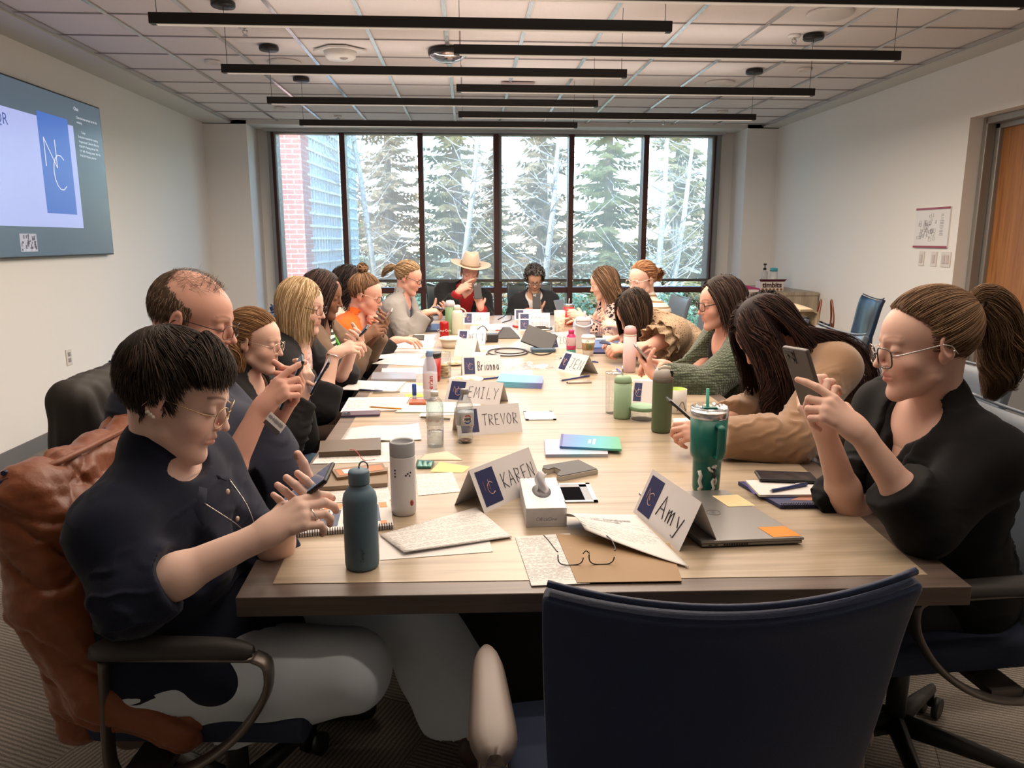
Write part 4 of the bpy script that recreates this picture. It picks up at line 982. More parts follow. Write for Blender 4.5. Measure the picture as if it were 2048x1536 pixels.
def glasses(H, parent, m, shape='round', w=.026, hgt=.021, y=.108, z=.004, r=.0011, temple=None, rim=1, lens=True, drop=0):
    mb = MB(); tm = temple or m; P = H.p; zz = z - drop
    for sg in (-1, 1):
        pts = []
        for k in range(24):
            a = 2 * pi * k / 24; ca, sa = cos(a), sin(a); e = .55 if shape == 'square' else .85
            xx = math.copysign(abs(ca) ** e, ca) * w; zq = math.copysign(abs(sa) ** e, sa) * hgt
            pts.append(P(sg * .0335 + xx, y - .010 * ((.0335 * sg + xx) / .06) ** 2 + .0, zz + zq))
        mb.tube(pts, r * rim * H.sc, 6, closed=True)
    mb.tube([P(-.0085, y, zz + .006), P(0, y + .003, zz + .009), P(.0085, y, zz + .006)], r * H.sc, 6)
    mb.build('glasses', m, parent)
    mb = MB()
    for sg in (-1, 1): mb.tube([P(sg * (.0335 + w), y - .011, zz + .006), P(sg * .074, y - .03, zz + .007 + drop * .2), P(sg * .081, .0, .012), P(sg * .081, -.018, .006), P(sg * .079, -.030, -.014)], r * 1.0 * H.sc, 6)
    mb.build('glasses_temple', tm, parent)
def phone(name, label, c, R3, dims=(.0735, .150, .0085), col=(.012, .012, .014), back=None, cams=True, screen=(.10, .13, .18, .4), group=None, edge=None):
    """R3 columns: width, length(up), out of the screen"""
    t = thing(name, label, 'phone', (0, 0, 0), 0, group); t.matrix_world = Matrix.Translation(c) @ R3.to_4x4()
    w, l, d = dims; body = mat('phone_%d_%d_%d' % tuple(int(q * 255) for q in (back or col)), back or col, .45)
    MB().box((0, 0, 0), (w, l, d)).build('case', body, t, bevel=.0038, seg=3)
    sm = mat('phone_screen_%d' % int(screen[2] * 100), (.01, .01, .012), .08, emit=screen)
    MB().box((0, 0, d / 2 + .0002), (w - .007, l - .008, .0008)).build('screen', sm, t)
    if cams:
        mb = MB(); mb.box((w * .22, l * .36, -d / 2 - .0008), (.031, .034, .002)); mb.build('camera_bump', mat('camera_plate', (.03, .03, .034), .3), t, bevel=.003)
        for a, b in ((-.007, .008), (-.007, -.008), (.007, 0)): MB().cyl((w * .22 + a, l * .36 + b, -d / 2 - .001), (w * .22 + a, l * .36 + b, -d / 2 - .0034), .0055, 14).build('camera_lens', mat('lens_glass', (.005, .006, .01), .06), t)
    return t
# ---------------- the sixteen people ----------------
def ik(S, W, l1=.275, l2=.245, pole=V(0, 0, -1)):
    S, W = V(*S), V(*W); d = W - S; D = d.length; dn = d.normalized()
    if D > (l1 + l2) * .985: k = D / ((l1 + l2) * .985); l1 *= k; l2 *= k
    a = (l1 * l1 - l2 * l2 + D * D) / (2 * D); h = math.sqrt(max(l1 * l1 - a * a, 1e-5)); p = (pole - dn * pole.dot(dn)).normalized()
    return S + dn * a + p * h
def settle(root):
    for c in root.children: c.location = c.location - root.location
def fab(name, c, rough=.85, sheen=.06, b=((700, 700, 700), .25, .0012), noise=None): return mat(name, c, rough, spec=.2, sheen=sheen, bump=b, noise=noise)
SK = {k: skin_mat('skin_' + k, c) for k, c in dict(fair=(.72, .46, .37), rosy=(.66, .36, .28), tan=(.50, .29, .20), brown=(.22, .105, .062), pale=(.84, .58, .49)).items()}
def eyedir(B, c): return (B.H.c - c).normalized()
def phone_pose(B, c, s, tilt=0, n=None):
    """phone centre c held by the hand on side s (+1 right); returns hold and poke hand specs"""
    n = (n or (B.H.p(0, .07, 0) - c)).normalized(); lat = (B.lat - n * B.lat.dot(n)).normalized(); L = n.cross(lat);
    if L.z < 0: L = -L
    if tilt: q = Matrix.Rotation(radians(tilt), 3, n); lat = q @ lat; L = q @ L
    X = lat
    if X.cross(L).dot(n) < 0: X = -X
    R3 = Matrix((X, L, n)).transposed()
    x = (-s * lat * .72 + L * .62).normalized(); pc = c - n * .024 - L * .030 + s * lat * .012
    hold = (pc - x * .062, x, -n, s)
    x2 = (s * lat * .55 - n * .35 + L * .62).normalized(); tip = c + n * .010 + L * .0
    bk = (n * .75 + L * .25 - s * lat * .25); wr = tip - x2 * .168 + n * .012
    poke = (wr, x2, bk, -s)
    return R3, hold, poke
def arms_for(B, hands, l=(.275, .245), poles=None, el=None):
    out = {}
    for s, W in hands.items():
        S = B.SR if s > 0 else B.SL; p = (poles or {}).get(s) or (V(0, 0, -1) + B.lat * s * .35 - B.f * .25)
        E = (el or {}).get(s) or ik(S, W, l[0], l[1], p); out[s] = (S, E, V(*W))
    return out
def glow(q): return None
def person(label, H, N, P, yaw, skin, face, Z, hands, garms, hairfn, el=None, poles=None, l=(.275, .245), group=None, bkw={}, pants=None, shoe=None, legs=None, hs=1.0, gl=None, post=None, eye=None, pt={}):
    root = thing('person', label, 'person', (P[0], P[1], 0))
    B = Body(H, N, P, yaw, **bkw); 
    hd = hands(B) if callable(hands) else hands
    arms = arms_for(B, {s: v[0] for s, v in hd.items()}, l, poles(B) if callable(poles) else poles, el(B) if callable(el) else el)
    ks = sorted(arms); AR = [arms[s] for s in ks]; ps = [(hd[s][1], hd[s][2], s, hd[s][3]) for s in ks]
    h = min(max(.0015 * Z, .0020), .0048); hh = min(max(.0013 * Z, .0020), .0042); gh = min(max(.0028 * Z, .005), .011)
    o, tips = body_mesh('body', B, face, SK[skin], root, h, hh, AR, ps, legs=legs(B) if callable(legs) else legs, hs=hs)
    if face.get('eyeopen'): eyes(H, root, face.get('iris', (.12, .18, .2)))
    garms(B, AR, root, gh, ks)
    trousers(B, pants or fab('trousers_dark', (.02, .02, .024)), root, max(gh, .008), **pt)
    shoes(B, shoe or mat('shoe_black', (.015, .015, .015), .4), root)
    hairfn(H, root, Z)
    if gl: gl(H, root)
    if post: post(B, AR, root, tips, hd)
    settle(root); return root, B, hd, tips
def arm2(P): return P
def HH(px, py, Y, yaw, pitch, roll=0, sc=1.0): return Head(aty(px, py, Y), yaw, pitch, roll, sc)
def cnt(Z, n): return int(n * min(1, (2.2 / Z)) ** 1.0)
def wdt(Z, w=.0017): return max(w, .0006 * Z)
def neckof(H, fy, dz=.172, back=.055):
    f = V(-sin(radians(fy)), cos(radians(fy)), 0); return H.c - f * back - V(0, 0, dz)
def seat(N, fy, back=.10, z=.56): 
    f = V(-sin(radians(fy)), cos(radians(fy)), 0); p = N - f * back; return V(p.x, p.y, z)
def longhair(col, length=.32, side=.5, streak=None, part=0.0, grav=(.25, .95), n=2600, curl=0, back=.35, lift=.004, seedo=0, w=.0018, offs=.011, cap=.009, fw=0):
    def f(H, root, Z):
        hr = Hair(H, 3 + seedo); 
        hr.cap(cap * .7, max(.0035, .0011 * Z))
        def flow(q, t):
            sd = np.sign(q[:, 0] - part); return np.stack([sd * side * (1 - .5 * t), -back + fw * t + 0 * sd, -.35 - .4 * t + 0 * sd], 1)
        N_ = neckof(H, 0, .17, 0)
        hr.strands(cnt(Z, n), flow, grav, length, width=wdt(Z, w), offs=offs, lift=lift, curl=curl, n=14)
        hr.build(col, root, streak=streak)
    return f
# --- 1: woman in navy shirt at the near left ---
H = HH(350, 792, 1.47, -88, 22, 0, 1.0)
N = aty(316, 925, 1.49); N.z = H.c.z - .165
P = V(-.645, 1.54, .555)
ph = aty(606, 984, 1.42)
def hands1(B):
    R3, hold, poke = phone_pose(B, ph, -1, 0, V(-.62, -.12, .75)); B.R3 = R3
    return {-1: (hold[0], hold[1], hold[2], 'hold'), 1: (aty(522, 1072, 1.33), V(.78, .22, .38), V(-.12, -.62, .6), 'type')}
navy1 = fab('navy_wool_shirt', (.009, .012, .028))
def g1(B, AR, root, h, ks):
    garment('shirt', B, navy1, root, h, g=.016, arms=AR, sleeves=[.27 if s > 0 else .3 for s in ks], collar=(.062, .052), neckr=.060, disp=.0055, dfreq=20, ups=(.054, .045), fos=(.047, .047, .05), crewd=.020, hem=-.25, extra=lambda F, B: F.ell(B.q(0, .15, .06), (.185, .13, .085), B.Rm, .06))
    # fold over collar leaves
    for sg in (-1, 1):
        a = B.N + B.up * .055 + B.lat * sg * .072 - B.f * .035; b = B.N + B.up * .036 + B.lat * sg * .080 + B.f * .030; c = B.N - B.up * .012 + B.lat * sg * .026 + B.f * .112
        a2 = a + B.lat * sg * .026 - B.up * .045 - B.f * .015; b2 = b + B.lat * sg * .030 - B.up * .052 + B.f * .01; c2 = c + B.lat * sg * .050 - B.up * .062 + B.f * .012
        tp = spline([a, b, c], 11); bt = spline([a2, b2, c2], 11)
        MB().grid(lambda u, v: V(*tp[int(round(u * 10))]).lerp(V(*bt[int(round(u * 10))]), v) + (B.lat * sg * .012 + B.f * .006) * sin(pi * v), 10, 4, .003).build('collar', navy1, root)
    bt_m = mat('pearl_button', (.55, .42, .34), .25)
    for w in (.93, .78, .56, .36, .16):
        p = B.q(0, .14, w); MB().lathe([(0, .004), (.005, .004), (.006, .002), (.006, 0)], n=14, R=(B.f.to_track_quat('Z', 'Y').to_matrix())).build('button', bt_m, root, loc=p + B.f * (.0 if w > .8 else .016))
def hair1(H, root, Z):
    hr = Hair(H, 21); 
    def ex(F, H_):
        F.ell(H_.p(.005, .024, .092), (.054, .046, .027), H_.R, .03); F.ell(H_.p(0, -.060, .048), (.060, .050, .062), H_.R, .03)
    hr.cap(.009, .003, extra=ex)
    T = np.array([0.01, -.055, .135])
    def flow(q, t):
        d = q - T; d[:, 2] *= .6; f_ = d / (np.linalg.norm(d, axis=1)[:, None] + 1e-6); top = smoothstep(.05, .10, q[:, 2])[:, None]
        return f_ * (1 - .55 * top) + top * .55 * np.array([.35, .9, -.1])
    hr.strands(8000, flow, (.05, .30), lambda r: .024 + .034 * smoothstep(.05, .10, r[:, 2]), width=.0011, offs=.011, n=9, spread=.07, nrmw=.25)
    def fr(q): return hairline(q) & (q[:, 2] > .085) & (q[:, 1] > .0)
    hr.strands(1400, lambda q, t: np.stack([.55 + 0 * q[:, 0], .75 + 0 * q[:, 0], 
        .10 - .7 * t + 0 * q[:, 0]], 1), (0, .15), .056, test=fr, width=.0011, offs=.020, n=9, spread=.08, nrmw=.3)
    hr.build((.030, .022, .018), root, streak=(.09, .06, .045))
def gl1(H, root): glasses(H, root, mat('gold_wire', (.55, .40, .22), .25, .9), w=.024, hgt=.021, y=.106, r=.0009, drop=.004)
def post1(B, AR, root, tips, hd):
    m = mat('pearl', (.75, .68, .62), .15, .2)
    for k in range(3): MB().ball(B.H.p(.083, -.004 - k * .006, -.026 + k * .003), .0042, None, 10, 8).build('earring', m, root)
    # pendant on a fine chain
    ch = mat('chain_silver', (.7, .68, .64), .2, .95); a = B.q(-.055, .12, .93); b = B.q(.055, .12, .93); c = B.q(0, .196, .66)
    MB().tube(spline([a, B.q(-.032, .168, .80), c, B.q(.032, .168, .80), b], 24), .0012, 5).build('necklace_chain', ch, root)
    MB().ball(c + B.f * .006, (.010, .006, .016), B.Rm, 14, 10).build('pendant', mat('pendant_silver', (.7, .68, .66), .12, .95), root)
    for (R, w, tp, T) in tips:
        for k in range(2): MB().tube([T(.105 + .0 * k, -.012 + .0105 * cos(q), .0105 * sin(q) - .004) for q in [2 * pi * j / 14 for j in range(14)]], .0012, 6, closed=True).build('ring', ch, root); break
def legs1(B):
    return [(B.q(-.09, .02, 0), V(-.17, 1.66, .59), V(.02, 1.76, .13)), (B.q(.09, .02, 0), V(-.26, 1.43, .54), V(-.62, 1.50, .44))]
pant1 = fab('pale_grey_cotton', (.60, .68, .76), b=((500, 500, 500), .2, .001))
r1, B1, hd1, tp1 = person('person with short dark hair and gold glasses in a navy shirt at the near left', H, N, P, -98, 'pale', dict(lip=.6, nails=(.55, .45, .40), brow=.8), 1.5, hands1, g1, hair1, gl=gl1, post=post1, pants=pant1, legs=legs1, l=(.29, .25), el=lambda B: {1: aty(262, 1196, 1.27)},
    bkw=dict(shw=.172, bw=1.10, bust=.9), pt=dict(r=(.100, .080, .084, .120), t=.74, disp=.006), shoe=mat('skinlike_flat_shoe', (.06, .035, .03), .5))
phone('smartphone', 'dark smartphone held by the person in the navy shirt at near left', ph, B1.R3, edge=None, group=None)
# --- 2: heavy man in dark polo ---
H = HH(386, 642, 2.08, -92, 14, 0, 1.07)
N = H.c + V(-.07, .02, -.175); P = V(-.94, 2.10, .60)
ph = aty(583, 764, 2.02)
def hands2(B):
    R3, hold, poke = phone_pose(B, ph, -1, 0, V(-.88, -.28, .45)); B.R3 = R3
    return {-1: (hold[0], hold[1], hold[2], 'hold'), 1: (aty(519, 822, 1.93), V(.62, .12, .62), V(-.35, -.75, .45), 'poke')}
navy2 = fab('dark_navy_polo', (.022, .026, .048))
def g2(B, AR, root, h, ks):
    garment('polo_shirt', B, navy2, root, h, g=.016, arms=AR, sleeves=[-.95 if s > 0 else -.95 for s in ks], collar=(.070, .045), neckr=.068, disp=.004, dfreq=18, ups=(.066, .060), crewd=.02, extra=lambda F, B: F.ell((-.70, 2.06, .80), (.215, .19, .17), None, .08))
def hair2(H, root, Z):
    hr = Hair(H, 31, 1.0)
    def t2(q): return np.where(q[:, 2] > .088, -.062, np.where(q[:, 2] > .045, .004 - (q[:, 2] - .045) * 1.5, np.where(q[:, 2] > -.004, .010 + q[:, 2] * .14, np.maximum(-.030, .010 + (q[:, 2] + .004) * 4))))
    hr.cap(.0045, .0035, test=t2)
    def tt(q): return hairline(q) & (q[:, 1] < t2(q) + .012)
    T = np.array([0, -.06, .14])
    def flow(q, t): d = q - T; d[:, 2] -= .02; return d / np.linalg.norm(d, axis=1)[:, None] + np.array([0, -.5, -.2])
    hr.strands(2600, flow, (.1, .4), .022, test=tt, width=.0012, offs=.004, n=7, spread=.14, nrmw=.2)
    hr.strands(420, lambda q, t: np.array([.3, .75, .55]) * np.ones((len(q), 1)), (0, .2), .028, test=lambda q: (q[:, 2] > .085) & (q[:, 1] > -.07) & (q[:, 1] < .055), width=.0005, offs=.006, n=7, spread=.4, nrmw=.3)
    hr.build((.105, .070, .048), root, streak=(.34, .24, .17))
def gl2(H, root): glasses(H, root, mat('black_wire', (.03, .03, .03), .3, .6), 'square', w=.025, hgt=.017, y=.108, r=.0010, drop=.006)
def post2(B, AR, root, tips, hd):
    t = thing('name_badge', 'white printed name badge clipped to the dark polo of the heavyset person', 'badge', (0, 0, 0))
    c = aty(548, 840, 1.80); c = aty(551, 845, 1.82)
    R3 = .8 * Matrix.Rotation(radians(-35), 3, 'Z') @ Matrix.Rotation(radians(28), 3, 'Y') @ Matrix.Rotation(radians(62), 3, 'X')
    t.matrix_world = Matrix.Translation(c) @ R3.to_4x4()
    MB().box((0, 0, 0), (.074, .030, .0015)).build('card', mat('paper_white', (.69, .67, .66), .6), t)
    mb = MB(); rnd = random.Random(3)
    for k in range(22): mb.box((-.033 + k * .003, .003, .001), (.0012, .015 * rnd.uniform(.4, 1), .0006))
    mb.build('print', mat('ink_dark', (.05, .05, .08), .6), t); MB().box((0, -.019, .0005), (.07, .014, .002)).build('clip_strap', mat('strap_brown', (.06, .05, .05), .6), t)
r2, B2, hd2, tp2 = person('balding person with glasses in a dark navy polo shirt, poking at a phone', H, N, P, -88, 'rosy', dict(lip=.4, brow=.5, wide=1.05, jaw=1.15), 2.1, hands2, g2, hair2, gl=gl2, post=post2, l=(.29, .255),
    bkw=dict(shw=.195, bw=1.26, bust=0, belly=1.9, nk=[.064, .064, .07]), hs=1.02, pants=fab('dark_trousers', (.022, .022, .024)))
phone('smartphone', 'black smartphone seen edge on in the hands of the person in the dark polo', ph, B2.R3)
# --- 3: woman with clip, black hooded jacket ---
H = HH(510, 683, 2.88, -97, 12, 0, .98)
N = H.c + V(-.06, .02, -.17); P = V(-1.0, 2.92, .50)
ph = aty(641, 752, 2.86)
def hands3(B):
    R3, hold, poke = phone_pose(B, ph, 1, 0, V(-.85, -.15, .5)); B.R3 = R3
    return {1: (aty(632, 785, 2.86) + V(-.05, 0, -.01), V(.25, .1, .9), V(.75, -.55, -.1), 'hold'), -1: (poke[0], poke[1], poke[2], 'poke')}
blk = fab('black_jacket_cloth', (.012, .0115, .012))
def g3(B, AR, root, h, ks):
    garment('inner_top', B, fab('brown_top', (.07, .04, .03)), root, h * 1.2, g=.008, arms=(), disp=.002)
    def hood(F, B):
        F.cap(B.N + B.lat * .07 - B.f * .02, B.N - B.f * .09 - B.up * .01, .035, .045, .03); F.cap(B.N - B.lat * .07 - B.f * .02, B.N - B.f * .09 - B.up * .01, .035, .045, .03)
        F.cap(B.N + B.lat * .072 - B.f * .01, B.N + B.lat * .05 + B.f * .075 - B.up * .05, .026, .018, .02); F.cap(B.N - B.lat * .072 - B.f * .01, B.N - B.lat * .05 + B.f * .075 - B.up * .05, .026, .018, .02)
    garment('hooded_jacket', B, blk, root, h, g=.024, arms=AR, sleeves=.93, disp=.007, dfreq=22, opening=(.055, .035, .0), neckr=.062, extra=hood, ups=(.056, .050), fos=(.050, .046, .040))
def hair3(H, root, Z):
    hr = Hair(H, 41); hr.cap(.008, .0035)
    hr.strands(3600, lambda q, t: np.array([0, -.118, .045]) - q, (0, .05), .12, width=.0013, offs=.009, n=10)
    a = H.p(0, -.112, .045)
    for sg in (-1, 1):
        hr.add(bundle([H.p(sg * .055, -.05, .0), H.p(sg * .068, -.045, -.04), H.p(sg * .066, -.02, -.085), H.p(sg * .070, -.01, -.12)], [.022, .026, .022, .010], 150, .0018, 5 + sg, c0=H.c, wave=.7))
    hr.add(bundle([a, H.p(0, -.125, .0), H.p(0, -.115, -.05), H.p(0, -.095, -.10)], [.022, .040, .044, .020], 380, .0018, 3, c0=H.c, wave=.5))
    hr.build((.21, .105, .045), root, streak=(.42, .25, .12))
    o = MB().ball(H.p(0, -.122, .042), (.034, .016, .026), H.R, 14, 10).build('hair_clip', mat('claw_clip', (.02, .012, .01), .25), root)
def gl3(H, root): glasses(H, root, mat('pale_gold_wire', (.62, .50, .40), .25, .8), w=.0235, hgt=.019, y=.106, r=.0011, drop=.005)
def post3(B, AR, root, tips, hd):
    MB().tube([B.q(.10, .13, .08), B.q(.09, .17, .02), B.q(.08, .20, -.10)], .018, 10).build('bag_strap', mat('tan_leather', (.34, .16, .07), .5), root)
r3, B3, hd3, tp3 = person('person with light brown clipped hair and thin glasses in a black hooded jacket', H, N, P, -95, 'fair', dict(lip=.5, eyeopen=0, brow=.35, browc=(.5, .34, .25)), 2.9, hands3, g3, hair3, gl=gl3, post=post3, pants=fab('blue_denim', (.10, .17, .26)), bkw=dict(shw=.15, bust=.4, bw=1.02))
phone('smartphone', 'black smartphone with camera bumps held by the person in the hooded jacket', ph, B3.R3)
# --- 4: blonde, black blazer ---
H = HH(604, 612, 3.42, -102, 12, 0, .99)
N = H.c + V(-.06, .02, -.178); P = V(-.98, 3.5, .53)
ph = aty(714, 676, 3.40)
def hands4(B):
    R3, hold, poke = phone_pose(B, ph, -1, 0, V(-.72, -.1, .68)); B.R3 = R3
    return {-1: (hold[0], hold[1], hold[2], 'hold'), 1: (aty(668, 708, 3.32), V(.86, .2, .35), V(-.1, -.6, .7), 'type')}
def g4(B, AR, root, h, ks):
    garment('blouse', B, mat('pink_print_blouse', (.62, .42, .42), .8, noise=(90, .35), sheen=.2), root, h, g=.010, arms=(), disp=.002, vneck=(.84, .03))
    garment('blazer', B, fab('black_blazer_cloth', (.014, .014, .016)), root, h, g=.024, arms=AR, sleeves=[.45 if s > 0 else .5 for s in ks], disp=.005, dfreq=20, opening=(.06, .07, -.2), neckr=.07, ups=(.056, .048), fos=(.05, .05, .046))
def hair4(H, root, Z):
    hr = Hair(H, 51); hr.cap(.009, .0038)
    def flow(q, t): sd = np.sign(q[:, 0] + .012); return np.stack([sd * (.40 - .6 * t), -.25 + .30 * t + 0 * sd, -.50 - .5 * t + 0 * sd], 1)
    hr.strands(4200, flow, (.4, .97), lambda r: .27 + 0 * r[:, 0], width=.0017, offs=.009, n=13, lift=.0)
    hr.build((.36, .235, .115), root, streak=(.72, .55, .36))
def gl4(H, root): glasses(H, root, mat('dark_metal_wire', (.05, .035, .03), .3, .5), 'square', w=.025, hgt=.017, y=.106, r=.0014, drop=.003)
def post4(B, AR, root, tips, hd):
    ch = mat('chain_silver', (.7, .68, .64), .2, .95); MB().tube([B.H.p(.078, -.004, -.034) + V(0, .007 * cos(q), .009 * sin(q) - .01) for q in [2 * pi * j / 14 for j in range(14)]], .0014, 5, closed=True).build('hoop_earring', ch, root)
    i = [k for k, a in enumerate(AR) if (a[0] - B.SR).length < .01][0]; S, E, W = AR[i]; d = (W - E).normalized(); u = d.orthogonal().normalized(); v = d.cross(u); c = W - d * .01
    MB().tube([c + (u * cos(q) + v * sin(q)) * .031 for q in [2 * pi * j / 18 for j in range(18)]], .003, 6, closed=True).build('bracelet', ch, root)
r4, B4, hd4, tp4 = person('blonde person with dark rimmed glasses in a black blazer over a pink blouse', H, N, P, -92, 'fair', dict(lip=.6, brow=.5, eyeopen=0), 3.4, hands4, g4, hair4, gl=gl4, post=post4, pants=fab('brown_trousers', (.10, .065, .05)), bkw=dict(shw=.155, bust=.5))
phone('smartphone', 'dark smartphone held low in both hands by the blonde person', ph, B4.R3)
# --- 5: black straight hair, tan coat, green lanyard ---
H = HH(646, 590, 4.05, -98, 16, 0, 1.0)
N = H.c + V(-.05, .02, -.175); P = V(-.92, 4.12, .53)
ph = aty(767, 640, 4.05)
def hands5(B):
    R3, hold, poke = phone_pose(B, ph, -1, 0, V(-.75, -.1, .65)); B.R3 = R3
    return {-1: (hold[0], hold[1], hold[2], 'hold'), 1: (aty(726, 676, 3.98), V(.8, .15, .5), V(-.1, -.75, .5), 'type')}
stripe = mat('striped_knit', (.5, .5, .5), .8)
nt, Bn, Nn_, Ln = nodes(stripe); tc = Nn_('ShaderNodeTexCoord'); wv = Nn_('ShaderNodeTexWave'); wv.bands_direction = 'Z'; wv.inputs['Scale'].default_value = 11; Ln(tc.outputs['Object'], wv.inputs[0])
cr = Nn_('ShaderNodeValToRGB'); cr.color_ramp.interpolation = 'CONSTANT'; cr.color_ramp.elements[0].color = (.03, .03, .03, 1); cr.color_ramp.elements[1].position = .5; cr.color_ramp.elements[1].color = (.75, .72, .68, 1); Ln(wv.outputs[1], cr.inputs[0]); Ln(cr.outputs[0], Bn.inputs['Base Color'])
def g5(B, AR, root, h, ks):
    garment('striped_top', B, stripe, root, h, g=.009, arms=(), disp=.001)
    garment('coat', B, fab('taupe_wool_coat', (.16, .105, .072)), root, h, g=.026, arms=AR, sleeves=.86, disp=.006, dfreq=20, opening=(.08, .065, -.2), neckr=.07, ups=(.058, .052), fos=(.054, .05, .046))
def hair5(H, root, Z):
    hr = Hair(H, 61); hr.cap(.012, .004)
    def flow(q, t): sd = np.sign(q[:, 0]); return np.stack([sd * (.5 - .5 * t), -.22 + .3 * t + 0 * sd, -.5 - .4 * t + 0 * sd], 1)
    hr.strands(1900, flow, (.3, .92), .36, width=.0030, offs=.014, n=13, lift=.002)
    hr.build((.022, .013, .012), root, streak=(.07, .04, .035))
def post5(B, AR, root, tips, hd):
    g = mat('green_lanyard', (.10, .55, .08), .5); 
    for sg in (-1, 1): MB().tube([B.q(sg * .07, .06, .98), B.q(sg * .055, .13, .80), B.q(sg * .03, .175, .60), B.q(sg * .008, .185, .45)], .008, 6, flat=.25).build('lanyard', g, root)
r5, B5, hd5, tp5 = person('person with straight black hair in a taupe coat with a bright green lanyard', H, N, P, -92, 'brown', dict(lip=.5, lipc=(.9, .5, .5), brow=.5, browc=(.2, .15, .12)), 4.05, hands5, g5, hair5, post=post5, bkw=dict(shw=.155, bust=.6))
phone('smartphone', 'smartphone with a pale edge held up by the person in the taupe coat', ph, B5.R3, col=(.35, .27, .22))
# --- 6: curly black hair, behind ---
H = HH(699, 570, 5.25, -112, 14, 0, .98)
N = H.c + V(-.05, .02, -.175); P = V(-.98, 5.3, .53)
def hands6(B): return {-1: (B.N + B.f * .38 - B.lat * .10 - V(0, 0, .30), B.f + B.lat * .4, V(0, 0, 1), 'rest'), 1: (B.N + B.f * .38 + B.lat * .08 - V(0, 0, .30), B.f - B.lat * .4, V(0, 0, 1), 'rest')}
def g6(B, AR, root, h, ks):
    garment('blouse', B, mat('cream_patterned_blouse', (.52, .47, .42), .8, noise=(60, .45)), root, h, g=.014, arms=AR, sleeves=.9, disp=.004, vneck=(.72, .05))
def hair6(H, root, Z):
    hr = Hair(H, 71); hr.cap(.016, .0045)
    def flow(q, t): sd = np.sign(q[:, 0]); return np.stack([sd * .35, -.25 + .3 * t + 0 * sd, -.55 + 0 * sd], 1)
    hr.strands(1500, flow, (.3, .85), .36, width=.0042, offs=.022, n=16, lift=.008, curl=.35)
    hr.build((.014, .010, .010), root, streak=(.05, .035, .03))
r6, B6, hd6, tp6 = person('person with long curly black hair and round glasses seated behind the orange shirt', H, N, P, -100, 'tan', dict(lip=.6, brow=.6), 5.25, hands6, g6, hair6, gl=lambda H, r: glasses(H, r, _M['gold_wire'], w=.026, hgt=.023, y=.107, r=.0013), bkw=dict(shw=.15))
# --- 7: orange shirt, curly bun ---
H = HH(731, 590, 4.62, -102, 18, 0, 1.0)
N = H.c + V(-.07, .02, -.165); P = V(-.92, 4.72, .53)
def hands7(B):
    return {-1: (H.p(-.012, .125, -.185), V(-.05, -.15, 1), V(.9, .1, .1), 'fist'), 1: (aty(790, 680, 4.55), V(.95, .1, .02), V(.1, -.1, 1), 'rest')}
org = fab('orange_tee', (.74, .13, .02)); blk7 = fab('black_base_layer', (.012, .012, .013))
def g7(B, AR, root, h, ks):
    garment('undershirt', B, blk7, root, h, g=.007, arms=AR, sleeves=.93, disp=.002, fos=(.043, .04, .032))
    garment('orange_shirt', B, org, root, h, g=.018, arms=AR, sleeves=[-.85 for s in ks], disp=.005, dfreq=20, ups=(.056, .054))
def hair7(H, root, Z):
    hr = Hair(H, 81); hr.cap(.007, .004)
    hr.strands(1500, lambda q, t: np.array([0, -.055, .13]) - q, (0, 0), .11, width=.0028, offs=.008, n=9)
    b = H.p(0, -.062, .150)
    for k in range(26):
        rs = random.Random(k); d = V(rs.uniform(-1, 1), rs.uniform(-1, 1), rs.uniform(-.6, 1)).normalized(); u = d.orthogonal().normalized(); v = d.cross(u); c = b + d * .022
        hr.add(bundle([c + (u * cos(q) + v * sin(q)) * .019 for q in [0, 1.2, 2.4, 3.6, 4.8]], [.006, .008, .008, .005], 14, .0024, k, 9, c0=b))
    hr.build((.13, .072, .04), root, streak=(.34, .20, .11))
def post7(B, AR, root, tips, hd):
    m = mat('navy_print', (.02, .03, .10), .6); c = B.q(.02, .165, .60)
    Rm = B.Rm @ Matrix.Rotation(radians(90), 3, 'X')
    MB().prism([(-.07, .06), (-.03, .07), (.05, .02), (.075, -.06), (.05, -.065), (.03, -.01), (-.06, .03)], -.012, .004, lambda p: c + Rm @ p).build('shirt_print', m, root)
    text('shirt_print', 'ROAR', .045, m, root, Matrix.Translation(B.q(.02, .172, .34)) @ Rm.to_4x4(), bold=.001, extr=.01)
r7, B7, hd7, tp7 = person('person with a curly bun in an orange shirt resting chin on a fist', H, N, P, -96, 'rosy', dict(lip=.5, brow=.5), 4.6, hands7, g7, hair7, gl=lambda H, r: glasses(H, r, _M['black_wire'], 'square', w=.025, hgt=.018, y=.106, r=.0016, temple=_M['pale_gold_wire']), post=post7, bkw=dict(shw=.165, bust=.8, bw=1.15))
